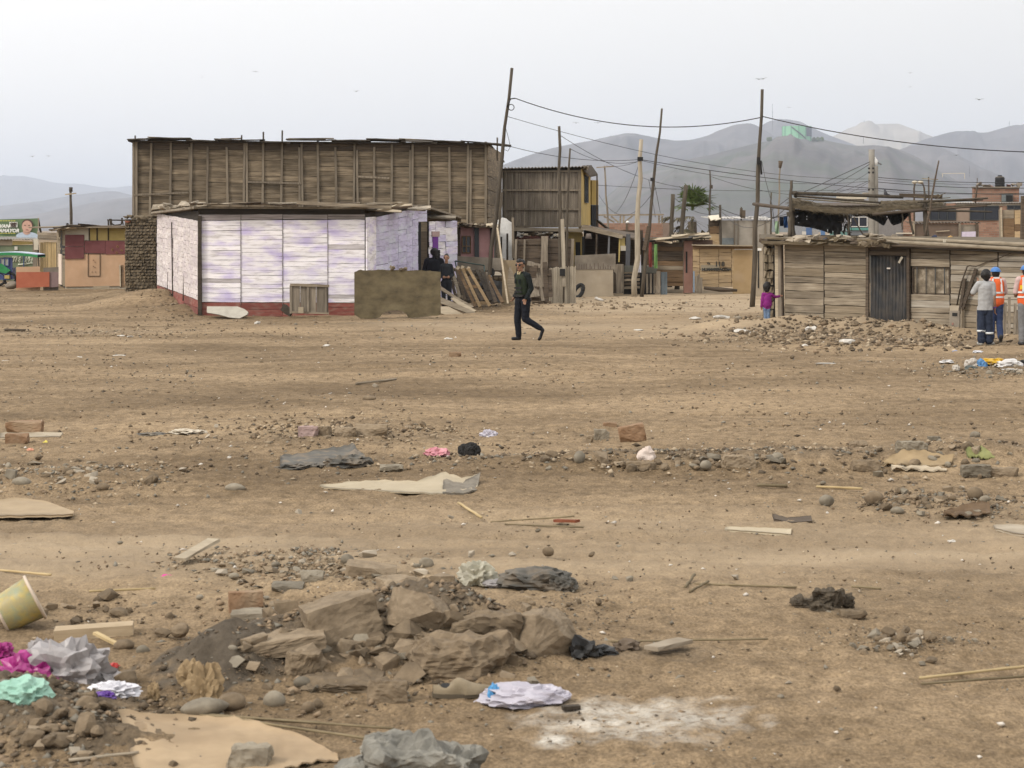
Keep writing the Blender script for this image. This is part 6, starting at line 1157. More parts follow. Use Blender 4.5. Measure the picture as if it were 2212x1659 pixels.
    for (px, py, s), lb in zip(spots, names):
        d = 160 + r.random() * 60; c = P(px, py, d); w_ = s * d / 5000; a1, a2 = r.uniform(.1, .5), r.uniform(-.3, .15); th = w_ * .05; t = thing('gull', c, lb, 'gull', 'gulls in the sky'); B = r.uniform(-.3, .3)
        V = [(0, w_ * .45, 0), (0, -w_ * .3, 0), (w_ * .10, 0, th * 2), (-w_ * .10, 0, th * 2), (0, 0, -th * 3)]; mesh('body', V, [(0, 2, 3), (1, 3, 2), (0, 4, 2), (0, 3, 4), (1, 2, 4), (1, 4, 3)], fm, t, Matrix.Translation(c) @ Matrix.Rotation(r.uniform(0, 6), 4, 'Z'))
        for sg in (-1, 1):
            e = Vector((sg * w_ * .45, w_ * .08, w_ * .45 * math.tan(a1) + sg * B * w_ * .3)); tp = e + Vector((sg * w_ * .55, -w_ * .1, w_ * .5 * math.tan(a2) + sg * B * w_ * .2)); V = [Vector((0, w_ * .12, 0)), Vector((0, -w_ * .12, 0)), e + Vector((0, w_ * .1, 0)), e - Vector((0, w_ * .1, 0)), tp]; V += [v - Vector((0, 0, th)) for v in V]
            mesh('wing', V, [(0, 1, 3, 2), (2, 3, 4), (5, 7, 8, 6), (7, 9, 8), (0, 2, 7, 5), (1, 6, 8, 3), (2, 4, 9, 7), (3, 8, 9, 4)], fm, t, Matrix.Translation(c))
skyline()
# ================================================================ PEOPLE
def capsule(p0, p1, r0, r1, side=None, ra=1.0, rb=1.0, n=14):
    p0, p1 = Vector(p0), Vector(p1); ax = p1 - p0; ln = ax.length
    ax = ax.normalized() if ln > 1e-6 else Vector((0, 0, 1))
    s = Vector(side) if side is not None else (Vector((1, 0, 0)) if abs(ax.x) < .9 else Vector((0, 1, 0)))
    s = (s - ax * s.dot(ax)).normalized(); t = ax.cross(s)
    rings = []
    for i in range(1, 5): a = math.pi / 2 * i / 4; rings.append((p0 - ax * r0 * min(ra, rb, 1) * math.cos(a), r0 * math.sin(a)))
    for i in range(3, 0, -1): pass
    for i in range(4, 0, -1): a = math.pi / 2 * i / 4; rings.append((p1 + ax * r1 * min(ra, rb, 1) * math.cos(a), r1 * math.sin(a)))
    V = []; Fc = []
    for c, r in rings:
        for k in range(n): g = 2 * math.pi * k / n; V.append(c + s * (r * ra * math.cos(g)) + t * (r * rb * math.sin(g)))
    for i in range(len(rings) - 1):
        for k in range(n): k2 = (k + 1) % n; Fc.append((i * n + k, i * n + k2, (i + 1) * n + k2, (i + 1) * n + k))
    Fc.append(tuple(range(n - 1, -1, -1))); Fc.append(tuple(range((len(rings) - 1) * n, len(rings) * n)))
    return V, Fc
def fuse(name, parts, mats, voxel, M, parent, smooth=4, wrinkle=0, zcut=None):
    """one continuous skin over tapered limbs; parts = (p0, p1, r0, r1, material, side, ra, rb)"""
    V = []; Fc = []
    for q in parts:
        v, f = capsule(*q[:4], *(q[5:] if len(q) > 5 else ())); k = len(V); V += v; Fc += [tuple(i + k for i in g) for g in f]
    me = bpy.data.meshes.new('tmp'); me.from_pydata([tuple(v) for v in V], [], Fc)
    bm = bmesh.new(); bm.from_mesh(me); bmesh.ops.recalc_face_normals(bm, faces=bm.faces); bm.to_mesh(me); bm.free()
    ob = bpy.data.objects.new('tmp', me); COL.objects.link(ob)
    rm = ob.modifiers.new('r', 'REMESH'); rm.mode = 'VOXEL'; rm.voxel_size = voxel
    if smooth: sm = ob.modifiers.new('s', 'SMOOTH'); sm.iterations = smooth; sm.factor = .5
    res = bpy.data.meshes.new_from_object(ob.evaluated_get(bpy.context.evaluated_depsgraph_get())); bpy.data.objects.remove(ob)
    res.name = name; res.materials.clear()
    for m in mats: res.materials.append(m)
    n = len(res.polygons); C = np.empty(n * 3); res.polygons.foreach_get('center', C); C = C.reshape(-1, 3); best = np.full(n, 1e9); mi = np.zeros(n, np.int32)
    for q in parts:
        a = np.array(q[0], float); b = np.array(q[1], float); ab = b - a; t = np.clip(((C - a) @ ab) / max(1e-9, ab @ ab), 0, 1)
        dd = np.linalg.norm(C - a - t[:, None] * ab, axis=1) / ((q[2] + (q[3] - q[2]) * t) * max(1, *(q[6:] or (1,))))
        w_ = dd < best; best[w_] = dd[w_]; mi[w_] = q[4]
    if zcut:
        z_, up_, dn_, xr = zcut; sel = ((mi == up_) | (mi == dn_)) & (np.abs(C[:, 0]) < xr); mi[sel & (C[:, 2] > z_)] = up_; mi[sel & (C[:, 2] <= z_)] = dn_
    res.polygons.foreach_set('material_index', mi); res.polygons.foreach_set('use_smooth', np.ones(n, bool))
    if wrinkle:
        nv = len(res.vertices); co_ = np.empty(nv * 3); res.vertices.foreach_get('co', co_); co_ = co_.reshape(-1, 3); nn = np.empty(nv * 3); res.vertex_normals.foreach_get('vector', nn); nn = nn.reshape(-1, 3)
        w_ = np.array([mn.noise((p[0] * 9, p[1] * 9, p[2] * 18)) for p in co_]) * wrinkle * (co_[:, 2] < co_[:, 2].max() * (.82 if name == 'body' else 2)); res.vertices.foreach_set('co', (co_ + nn * w_[:, None]).ravel()); res.update()
    return put(bpy.data.objects.new(name, res), M, parent)
SKIN = plain('brown_skin', (.30, .165, .105), .6, bump=.05); HAIR = mk('black_hair', [(.006, .005, .005), (.018, .015, .013)], 30, rand=0, bump=.8, rough=.55)
def hand(w, d, side, mat, s=1.0, curl=.5, thumb=1):
    """palm, four unequal bent fingers and a thumb; w wrist, d direction, side = across the palm"""
    w, d, side = Vector(w), Vector(d).normalized(), Vector(side); side = (side - d * side.dot(d)).normalized(); nrm_ = d.cross(side) * thumb; o = []
    pe = w + d * .085 * s; o.append((w, pe, .028 * s, .036 * s, mat, side, 1.1, .55))
    for i, L_ in enumerate((.068, .078, .074, .058)):
        b = pe + side * (.027 - .018 * i) * s - d * .01 * s; m = b + (d * math.cos(curl * .6) + nrm_ * math.sin(curl * .6)) * L_ * .55 * s; e = m + (d * math.cos(curl * 1.6) + nrm_ * math.sin(curl * 1.6)) * L_ * .5 * s; o += [(b, m, .0095 * s, .009 * s, mat), (m, e, .009 * s, .0075 * s, mat)]
    b = w + d * .03 * s + side * .028 * s; m = b + (d * .7 + side * .7).normalized() * .035 * s; e = m + (d * .9 + side * .25 + nrm_ * .3).normalized() * .032 * s; o += [(b, m, .013 * s, .011 * s, mat), (m, e, .011 * s, .009 * s, mat)]
    return o
def head_parts(c, f, mat, s=1.0):
    """skull, jaw, nose, ears about centre c, facing f"""
    c, f = Vector(c), Vector(f).normalized(); lf = Vector((0, 0, 1)).cross(f).normalized(); u = Vector((0, 0, 1))
    return [(c + u * .025 * s - f * .018 * s, c + u * .03 * s + f * .015 * s, .083 * s, .078 * s, mat), (c - u * .02 * s + f * .03 * s, c - u * .075 * s + f * .042 * s, .058 * s, .036 * s, mat), (c + f * .088 * s + u * .012 * s, c + f * .103 * s - u * .022 * s, .011 * s, .015 * s, mat),
            (c + lf * .080 * s + u * .012 * s, c + lf * .080 * s - u * .022 * s, .015 * s, .011 * s, mat), (c - lf * .080 * s + u * .012 * s, c - lf * .080 * s - u * .022 * s, .015 * s, .011 * s, mat), (c + f * .072 * s - u * .045 * s + lf * .016 * s, c + f * .072 * s - u * .045 * s - lf * .016 * s, .014 * s, .014 * s, mat)]
def face_bits(root, M, c, f, s=1.0, glasses=False):
    c, f = Vector(c), Vector(f).normalized(); lf = Vector((0, 0, 1)).cross(f).normalized(); u = Vector((0, 0, 1)); dk = plain('eye_dark', (.015, .012, .012), .3); lip = plain('lip', (.20, .085, .07), .6)
    def blob(nm, p, sc, mt): 
        q = frame(p - f * .01, p + f * .01)[0]; put(bpy.data.objects.new(nm, rockmesh(mt, 'round', 2)), M @ q @ Matrix.Diagonal((*sc, 1)), root)
    if glasses:
        for sg in (-1, 1): blob('sunglass_lens', c + f * .086 * s + lf * sg * .034 * s + u * .012 * s, (.016 * s, .056 * s, .042 * s), dk)
        V, Fc = tubemesh([c + lf * .085 * s + u * .018 * s - f * .01, c + f * .078 * s + lf * .066 * s + u * .02 * s, c + f * .096 * s + u * .02 * s, c + f * .078 * s - lf * .066 * s + u * .02 * s, c - lf * .085 * s + u * .018 * s - f * .01], .004 * s, 5); mesh('sunglass_frame', V, Fc, dk, root, M)
    else:
        for sg in (-1, 1): blob('eye', c + f * .082 * s + lf * sg * .032 * s + u * .012 * s, (.012 * s, .026 * s, .014 * s), dk)
    for sg in (-1, 1): blob('eyebrow', c + f * .086 * s + lf * sg * .034 * s + u * .038 * s, (.012 * s, .04 * s, .008 * s), HAIR)
    blob('mouth', c + f * .088 * s - u * .048 * s, (.010 * s, .042 * s, .011 * s), lip)
def ground_at(px, py): return G(px / 1.13018, py / 1.13018)
def officer():
    b = ground_at(1275.3, 831); M = Matrix.Translation(b); t = thing('person', b, 'person in dark uniform and green vest walking left across the dirt', 'person')
    nav = plain('navy_trouser', (.004, .0055, .011), .85, bump=.3, scale=14); slv = plain('black_green_sleeve', (.004, .007, .0075), .85, bump=.3, scale=14); boot = plain('black_boot', (.006, .0065, .009), .4)
    f = Vector((-.75, -.66, 0)); lf = Vector((.66, -.75, 0)); fh = Vector((-.52, -.85, 0)); H = Vector((-.045, -.04, 1.612))
    B = [((.005, 0, .90), (.0, 0, 1.08), .125, .128, 0, lf, 1.12, .86), ((0, 0, 1.08), (-.005, 0, 1.33), .13, .145, 1, lf, 1.18, .82), ((.115, -.13, 1.39), (-.11, .12, 1.39), .072, .072, 1), ((.06, -.07, 1.42), (-.06, .06, 1.42), .062, .062, 1),
         ((-.02, -.01, 1.40), (-.04, -.03, 1.53), .062, .056, 2),
         ((.125, -.14, 1.385), (.195, -.17, 1.12), .066, .052, 1), ((.195, -.17, 1.12), (.075, -.235, .905), .052, .040, 1), ((-.115, .13, 1.385), (-.08, .22, 1.12), .066, .052, 1), ((-.08, .22, 1.12), (-.17, .18, .93), .05, .038, 1),
         ((-.06, .07, .87), (-.105, .06, .45), .105, .078, 0), ((-.105, .06, .45), (-.078, .07, .10), .078, .064, 0), ((-.075, .07, .12), (-.075, .065, .055), .05, .048, 3), ((-.06, .07, .042), (-.205, .035, .036), .045, .038, 3, (0, 1, 0), .95, .9),
         ((.075, -.06, .87), (.065, -.07, .46), .108, .080, 0), ((.065, -.07, .46), (.375, -.075, .27), .078, .060, 0), ((.36, -.075, .28), (.425, -.075, .235), .05, .047, 3), ((.435, -.075, .225), (.385, -.08, .05), .046, .036, 3, (0, 1, 0), .9, .9), ((.385, -.08, .06), (.36, -.08, .035), .038, .034, 3)]
    B += hand((.075, -.235, .905), (-.35, -.1, -.9), (-.8, -.3, .2), 2, 1.0, .7, -1) + hand((-.17, .18, .93), (-.5, 0, -.85), (-.2, -.9, 0), 2, 1.0, .6) + head_parts(H, fh, 2, 1.1)
    fuse('body', B, [nav, slv, SKIN, boot], .0075, M, t, 4, .007)
    vg = mk('olive_vest', [(.010, .016, .008), (.021, .030, .015)], 9, rand=0, bump=.3)
    fuse('vest', [((.0, 0, 1.02), (-.005, 0, 1.33), .142, .155, 0, lf, 1.14, .90), ((.05, -.06, 1.36), (-.05, .05, 1.36), .075, .075, 0)], [vg], .010, M, t, 6)
    for z, w_ in ((1.13, .20), (1.045, .20)):
        q = Vector((-.005, 0, z)) + f * .137 + lf * .01; bar('vest_strap', t, M @ (q - lf * w_ / 2), M @ (q + lf * w_ / 2 - f * .03), .042, .02, plain('black_webbing', (.012, .012, .013)), rough=0)
    for s in (-.06, .06): q = M @ (Vector((-.005, 0, 1.27)) + f * .137 + lf * s); box('vest_pocket', t, q, (.05, .02, .09), slv, rz=math.atan2(lf.y, lf.x))
    q = Vector((.09, -.105, 1.452)); bar('epaulette', t, M @ (q - lf * .04), M @ (q + lf * .05 - Vector((0, 0, .012))), .035, .012, plain('yellow_insignia', (.42, .34, .06)), up=(f.x, f.y, 0), rough=0)
    for s in (-1, 1): p = Vector((-.03, -.02, 1.455)) + lf * s * .042 + f * .040; bar('collar', t, M @ (p + Vector((0, 0, .035))), M @ (p + f * .035 - lf * s * .022 - Vector((0, 0, .035))), .034, .018, plain('khaki_collar', (.36, .29, .17)), up=(lf.x, lf.y, 0), rough=0)
    bar('belt', t, M @ (Vector((0, 0, .965)) - lf * .15 + f * .03), M @ (Vector((0, 0, .965)) + lf * .15 + f * .02), .045, .24, M_BLACK, rough=0)
    fuse('hair', [(H + Vector((0, 0, .05)) - fh * .03, H + Vector((0, 0, .085)) + fh * .035, .098, .068, 0), (H - fh * .06 + Vector((0, 0, .02)), H - fh * .055 - Vector((0, 0, .035)), .074, .052, 0)] + [(H + fh.cross(Vector((0, 0, 1))) * s * .080 + Vector((0, 0, .05)), H + fh.cross(Vector((0, 0, 1))) * s * .082 - Vector((0, 0, .005)) - fh * .01, .024, .014, 0) for s in (-1, 1)], [HAIR], .009, M, t, 2)
    face_bits(t, M, H, fh, 1.1, True)
officer()
def walker(label, px, py, ppm_px, f, H, parts, mats, hair=None, voxel=.009, face=False, s=1.0, zcut=None, at=None):
    b = at if at is not None else ground_at(px, py); M = Matrix.Translation(b); t = thing('person', b, label, 'person')
    fuse('body', parts + head_parts(H, f, 0, s), mats, voxel * s, M, t, 4, .006, zcut=zcut)
    if hair: fuse('hair', hair, [HAIR], .010 * s, M, t, 2, .006)
    if face: face_bits(t, M, H, f, s)
    return t, M
def workers():
    U = Vector((0, 0, 1)); den = mk('dark_denim', [(.012, .018, .036), (.028, .038, .065)], 16, rand=0, bump=.3); tee = mk('grey_tee', [(.30, .30, .30), (.42, .42, .42)], 14, rand=0, bump=.3); shoe = plain('pale_trainer', (.36, .35, .32), .7); band = plain('reflective_band', (.66, .68, .68), .4)
    # grey shirt, back to the camera
    f = Vector((-.3, .95, 0)); H = Vector((.0, .03, 1.43)); lf = Vector((-.95, -.3, 0)); S = .94
    B = [((-.03, 0, .80), (-.02, 0, .95), .12, .125, 1, lf, 1.12, .85), ((-.02, 0, .72), (-.02, 0, 1.20), .138, .142, 2, lf, 1.18, .80), ((-.16, -.02, 1.27), (.12, .02, 1.27), .068, .068, 2), ((-.01, .01, 1.27), (0, .02, 1.40), .055, .052, 0),
         ((-.17, -.02, 1.26), (-.265, .02, 1.10), .068, .062, 2), ((-.265, .02, 1.10), (-.27, .06, 1.06), .05, .042, 0), ((-.27, .05, 1.07), (-.14, .20, 1.28), .042, .032, 0), ((.13, .02, 1.26), (.15, 0, 1.06), .068, .060, 2), ((.15, 0, 1.06), (.155, -.01, .98), .046, .043, 0), ((.155, -.01, .98), (.18, .04, .76), .043, .032, 0),
         ((-.10, 0, .76), (-.115, -.02, .43), .095, .085, 1), ((-.115, -.02, .43), (-.11, -.03, .11), .085, .082, 1), ((.035, 0, .76), (.045, .01, .43), .10, .09, 1), ((.045, .01, .43), (.055, .0, .10), .09, .088, 1), ((-.12, -.04, .04), (-.14, .12, .035), .045, .036, 3), ((.06, 0, .04), (.16, .11, .033), .045, .036, 3)]
    B += hand((-.14, .20, 1.28), (.3, .2, .9), (0, 1, 0), 0, .9, .8) + hand((.18, .04, .76), (.1, .1, -1), (0, 1, 0), 0, .95, .5)
    hr = [(H + Vector((-.01, -.02, .03)), H + Vector((0, .0, .06)), .108, .098, 0), (H + Vector((0, -.035, -.02)), H + Vector((.0, -.03, -.06)), .088, .06, 0)]
    t, M = walker('person in a grey tee shirt and dark jeans with back turned by the board shack', 2408, 843, 0, f, H, B, [SKIN, den, tee, shoe], hr, s=S, zcut=(.735, 2, 1, .3))
    for x, z, r_ in ((-.112, .30, .088), (.05, .255, .093)):
        V, Fc = tubemesh([(x, -.02, z - .02), (x, -.02, z + .02)], r_, 16); mesh('reflective_band', V, Fc, band, t, M, True)
    bar('wristband', t, M @ Vector((.172, .03, .80)), M @ Vector((.178, .035, .775)), .07, .07, plain('purple_wristband', (.12, .05, .25)), up=(1, 0, 0), rough=0)
    def vest_worker(label, px, py, s, tr, front_foot, num, helmet):
        jean = mk(tr[0], [tuple(c * .7 for c in tr[1]), tr[1]], 14, rand=0, bump=.4); f = Vector((.15, .98, 0)); lf = Vector((-.98, .15, 0)); H = Vector((0, .02, 1.47)) * s
        q = lambda *a: tuple(c * s for c in a)
        pk = plain('pale_shirt', (.50, .36, .34), .8); orv = mk('orange_vest', [(.62, .10, .025), (.72, .14, .04)], 9, rand=0, bump=.25)
        B = [(q(0, 0, .84), q(0, 0, 1.0), .125 * s, .13 * s, 1, lf, 1.12, .85), (q(0, 0, 1.0), q(0, 0, 1.24), .13 * s, .138 * s, 2, lf, 1.18, .8), (q(-.15, 0, 1.31), q(.15, 0, 1.31), .066 * s, .066 * s, 2), (q(0, .01, 1.31), q(0, .02, 1.44), .055 * s, .052 * s, 0),
             (q(-.16, 0, 1.30), q(-.21, .02, 1.06), .064 * s, .055 * s, 2), (q(-.21, .02, 1.06), q(-.17, .18, .98), .05 * s, .036 * s, 0), (q(.16, 0, 1.30), q(.215, .03, 1.06), .064 * s, .055 * s, 2), (q(.215, .03, 1.06), q(.17, .2, .99), .05 * s, .036 * s, 0),
             (q(-.075, 0, .80), q(-.085, .02, .45), .10 * s, .078 * s, 1), (q(-.085, .02, .45), q(-.09, .0, .11), .075 * s, .066 * s, 1), (q(.075, 0, .80), q(.08, .03, .46), .10 * s, .078 * s, 1), (q(.08, .03, .46), q(.085, -.07 if front_foot else .0, .12), .075 * s, .066 * s, 1),
             (q(-.09, -.02, .04), q(-.10, .14, .035), .046 * s, .04 * s, 3), (q(.085, -.12 if front_foot else -.02, .12 if front_foot else .04), q(.09, -.06 if front_foot else .14, .03), .046 * s, .04 * s, 3)]
        B += hand(q(-.17, .18, .98), (.2, .9, .1), (0, 0, 1), 0, .9 * s, .7) + hand(q(.17, .2, .99), (-.2, .9, .1), (0, 0, 1), 0, .9 * s, .7)
        t, M = walker(label, px, py, 0, f, H, B, [SKIN, jean, pk, plain('dark_boot', (.03, .03, .032), .6)], [(H + Vector((0, -.03, .0)) * s, H + Vector((0, -.02, -.05)) * s, .088 * s, .07 * s, 0)], s=s)
        fuse('vest', [(q(0, 0, .86), q(0, 0, 1.26), .152 * s, .156 * s, 0, lf, 1.18, .86), (q(-.08, 0, 1.33), q(.08, 0, 1.33), .068 * s, .068 * s, 0)], [orv], .011 * s, M, t, 5)
        for z in (1.06, .965):
            ring = [(s * .185 * math.cos(g), s * .139 * math.sin(g), s * z) for g in [i * math.pi / 12 for i in range(25)]]; V = []; Fc = []
            for x, y, zz in ring: V += [(x, y, zz - .018), (x, y, zz + .018)]
            for i in range(24): Fc.append((2 * i, 2 * i + 2, 2 * i + 3, 2 * i + 1))
            mesh('reflective_band', V, Fc, band, t, M)
        for sx in (-.10, .10): bar('reflective_strap', t, M @ Vector(q(sx, -.128, 1.07)), M @ Vector(q(sx * .85, -.095, 1.36)), .035, .03, band, up=(1, 0, 0), rough=0)
        bar('collar', t, M @ Vector(q(-.06, -.06, 1.375)), M @ Vector(q(.06, -.06, 1.375)), .035, .05, band, rough=0)
        if helmet:
            bl = plain('blue_helmet', (.06, .17, .42), .4); V = []; Fc = []; c = H + Vector((0, .0, .045)) * s
            for j in range(7):
                a = j * math.pi / 2 / 6
                for k in range(18): g = k * math.pi / 9; V.append(c + Vector((.105 * math.cos(g) * math.cos(a), .125 * math.sin(g) * math.cos(a), .095 * math.sin(a))) * s)
            for j in range(6):
                for k in range(18): k2 = (k + 1) % 18; Fc.append((j * 18 + k, j * 18 + k2, j * 18 + 18 + k2, j * 18 + 18 + k))
            hm = mesh('helmet', V, Fc, bl, t, M, True); V, Fc = tubemesh([c + Vector((.112 * math.cos(g), .135 * math.sin(g), -.004)) * s for g in [i * math.pi / 9 for i in range(19)]], .010 * s, 6); mesh('helmet_brim', V, Fc, bl, hm, M, True)
        if num: bar('yellow_patch', t, M @ Vector(q(-.135, -.125, 1.12)), M @ Vector(q(-.125, -.115, 1.20)), .05, .02, plain('yellow_patch', (.75, .50, .03)), up=(1, 0, 0), rough=0)
        return t
    vest_worker('person in an orange vest and blue helmet half hidden behind the grey shirt person', 2431, 835, .99, ('blue_jean', (.035, .055, .13)), True, False, True)
    vest_worker('person in an orange vest and grey trousers cut by the right picture edge', 2506, 843, 1.03, ('grey_trouser', (.20, .20, .205)), False, True, True)
workers()
def girl():
    mg = mk('magenta_knit', [(.16, .012, .13), (.24, .022, .19)], 25, rand=0, bump=.5); jn = mk('light_jean', [(.07, .12, .22), (.20, .27, .38)], 18, rand=0); f = Vector((.75, .65, 0)); s = .80; H = Vector((.0, .0, .845)); GB = P(1873, 781, 49.4); GB.z = gz(GB.x, GB.y)
    B = [((0, 0, .42), (0, 0, .60), .105, .092, 1, (1, 0, 0), 1.15, .85), ((-.07, 0, .66), (.07, 0, .66), .052, .052, 1), ((0, 0, .64), (0, 0, .76), .042, .040, 0), ((-.095, 0, .66), (-.125, -.02, .50), .046, .04, 1), ((-.125, -.02, .50), (-.14, .0, .37), .038, .03, 1), ((.095, .0, .655), (.20, .06, .60), .045, .038, 1), ((.20, .06, .60), (.30, .10, .615), .036, .03, 1),
         ((-.045, 0, .40), (-.04, .01, .22), .062, .046, 2), ((-.04, .01, .22), (-.04, 0, .07), .046, .038, 2), ((.03, 0, .40), (.03, .01, .22), .062, .046, 2), ((.03, .01, .22), (.03, .0, .07), .046, .038, 2), ((-.04, 0, .03), (-.01, .07, .028), .032, .026, 3), ((.03, 0, .03), (.06, .07, .028), .032, .026, 3)]
    B += hand((.30, .10, .615), (.9, .2, .15), (0, 0, 1), 0, .62, .2) + hand((-.14, 0, .37), (0, .1, -1), (1, .5, 0), 0, .62, .5)
    hr = [(H + Vector((-.01, -.01, .02)), H + Vector((0, 0, .04)), .100, .092, 0), (H + Vector((-.01, -.02, -.02)), H + Vector((-.015, -.025, -.06)), .092, .075, 0)]
    walker('small child in a magenta cardigan touching the shack corner post', 1873, 781, 0, f, H, B, [SKIN, mg, jn, plain('child_shoe', (.55, .48, .48))], hr, voxel=.009, s=s, at=GB)
girl()
def bystanders():
    U = Vector((0, 0, 1))
    for lb, px, d, top, s, col, f, wild, face in (('person in black with loose dark hair standing behind the rusty sheet', 1060, 60.5, 608, 1.0, (.010, .010, .014), Vector((.5, .8, 0)), True, False), ('child with tied hair and dark top facing us behind the rusty sheet', 1090, 60.0, 622, .93, (.018, .02, .024), Vector((-.2, -1, 0)), False, True)):
        p = P(px, 0, d); zt = P(0, top, d).z; g0 = gz(p.x, d); Ht = zt - g0; k = Ht / 1.66; q = lambda *a: tuple(c * k for c in a); b = Vector((p.x, d, g0)); M = Matrix.Translation(b); H = Vector((0, 0, 1.555)) * k
        t = thing('person', b, lb, 'person'); clo = plain('dark_top_%d' % px, col, .9, bump=.3); wd = 1.12 if wild else .78
        B = [(q(0, 0, .85), q(0, 0, 1.28), .145 * k * wd, .15 * k * wd, 1, (1, 0, 0), 1.2, .85), (q(-.15 * wd, 0, 1.34), q(.15 * wd, 0, 1.34), .075 * k * wd, .075 * k * wd, 1), (q(0, 0, 1.33), q(0, 0, 1.48), .052 * k, .05 * k, 0)]
        for sg in (-1, 1): B += [(q(sg * .18 * wd, 0, 1.33), q(sg * .25 * wd, .03, 1.06), .07 * k * wd, .055 * k * wd, 1), (q(sg * .25 * wd, .03, 1.06), q(sg * .12, -.14, .98), .05 * k, .038 * k, 1), (q(sg * .08, 0, .82), q(sg * .085, .01, .45), .095 * k, .07 * k, 1), (q(sg * .085, .01, .45), q(sg * .085, 0, .10), .066 * k, .05 * k, 1), (q(sg * .085, 0, .04), q(sg * .09, -.12, .035), .045 * k, .038 * k, 1)] + hand(q(sg * .12, -.14, .98), (-sg * .9, -.2, 0), (0, 0, 1), 0, .9 * k, .5)
        fuse('body', B + head_parts(H, f, 0, k), [SKIN, clo], .011, M, t, 4)
        if wild: hr = [(H + Vector((0, -.01, .03)), H + Vector((.01, -.02, .04)), .115 * k, .11 * k, 0)] + [(H + Vector((.05, -.03, .05)), H + Vector((.16, -.05, .06 - .05 * i)) * 1.0, .06, .025, 0) for i in range(5)] + [(H + Vector((.03, -.05, 0)), H + Vector((.07, -.06, -.15)), .085, .06, 0)]
        else: hr = [(H + Vector((0, .03, .03)) * k, H + Vector((0, .01, .055)) * k, .094 * k, .078 * k, 0), (H + Vector((-.01, .06, .08)) * k, H + Vector((.01, .06, .10)) * k, .05 * k, .05 * k, 0)]
        fuse('hair', hr, [HAIR], .011, M, t, 2, .008)
        if face: face_bits(t, M, H, f, k)
bystanders()
# ================================================================ SHEETS AND BOARDS AT THE PAINTED SHACK
def shack_front_things():
    # big rusty sheet standing on edge
    d = 54.8; t = thing('rusty_sheet', (P(970, 0, d).x, d, 0), 'large rusty olive sheet standing on edge before the lilac wall', 'sheet')
    top = [(865, 663), (880, 659), (900, 660), (935, 658), (970, 660), (1010, 660), (1050, 661), (1076, 663)]; bot = [(865, 768), (880, 777), (905, 778), (935, 775), (970, 774), (1010, 776), (1050, 772), (1076, 769)]
    V = []; nx, ny = 40, 16; r = random.Random(2); ix = lambda pts, x: float(np.interp(x, [p[0] for p in pts], [p[1] for p in pts]))
    for j in range(ny + 1):
        for i in range(nx + 1):
            x = 865 + 211 * i / nx; v = j / ny; y = ix(top, x) * (1 - v) + ix(bot, x) * v + (r.uniform(-1, 1) if j in (0, ny) else 0); hole = max(0, 1 - ((x - 962) / 34) ** 2) ** .5 * 17
            if j == ny: y -= hole
            elif j > ny - 4: y -= hole * (1 - (ny - j) / 4)
            q = P(x, y, d + .35 * (1 - v)); q.y += .03 * mn.noise(Vector((x * .02, v * 3, 1))) - .0; V.append(q)
    Fc = [(j * (nx + 1) + i, (j + 1) * (nx + 1) + i, (j + 1) * (nx + 1) + i + 1, j * (nx + 1) + i + 1) for j in range(ny) for i in range(nx)]; m = len(V)
    mesh('sheet', V + [v + Vector((0, .02, 0)) for v in V], Fc + [tuple(reversed([q + m for q in f])) for f in Fc], M_RUST, t, smooth=True)
    bar('prop', t, P(900, 770, d + .7), P(910, 662, d + .45), .08, .06, M_DARKB, up=(1, 0, 0)); bar('prop', t, P(1050, 768, d + .7), P(1045, 664, d + .45), .08, .06, M_DARKB, up=(1, 0, 0))
    for i, (px, py) in enumerate(((957, 657), (961, 653), (956, 651), (978, 658), (985, 658), (990, 656))): tag(stone('broken_brick', P(px, py + 4, d + .34), (.10, .09, .09), M_ADOBE, 'ang', sink=0), 'small broken brick piece balanced on the rusty sheet top', 'brick', 'brick bits on the rusty sheet')
    # grey shutter leaning at the white wall
    d = 56; t = thing('grey_shutter', (P(755, 0, d).x, d, 0), 'grey boarded shutter leaning on the white painted wall', 'shutter')
    xs = [709, 733, 752, 772, 802]
    for i in range(4): slab('board', t, P(xs[i] + .5, 0, d), P(xs[i + 1] - .5, 0, d), (ZF(764, d), ZF(766, d)), (ZF(697, d), ZF(698, d)), 0, .03, M_GREYV)
    bar('rail', t, P(708, 695, d - .06), P(804, 698, d - .06), .07, .04, M_GREYW); bar('rail', t, P(709, 762, d - .06), P(803, 765, d - .06), .05, .04, M_GREYW)
    for px in (710, 752, 795): bar('stile', t, P(px, 766, d - .05), P(px, 697, d - .05), .06, .03, M_GREYV, up=(1, 0, 0))
    box('foot_block', t, P(735, 757, d - .2), (.14, .12, .16), M_PALEW); bar('plinth', t, P(690, 750, d + .3), P(712, 765, d + .2), .2, .1, M_DARKW)
    # concrete slab lying against the red skirting
    pts = [(505, 748), (580, 748), (598, 755), (606, 762), (603, 768), (585, 777), (560, 775), (535, 768), (505, 763)]; d = 55.9; V = [P(x, y, d + (765 - y) * .02) for x, y in pts]; c = sum(V, Vector()) / len(V); n_ = len(V)
    tag(mesh('concrete_slab', [v - c for v in V] + [v - c + Vector((0, .14, -.03)) for v in V], [tuple(range(n_ - 1, -1, -1)), tuple(range(n_, 2 * n_))] + [(i, (i + 1) % n_, (i + 1) % n_ + n_, i + n_) for i in range(n_)], mk('pale_concrete', [(.34, .31, .26), (.48, .45, .38)], 5, rand=0, bump=.4), M=Matrix.Translation(c)), 'broken pale concrete slab lying at the foot of the white wall', 'slab')
shack_front_things()
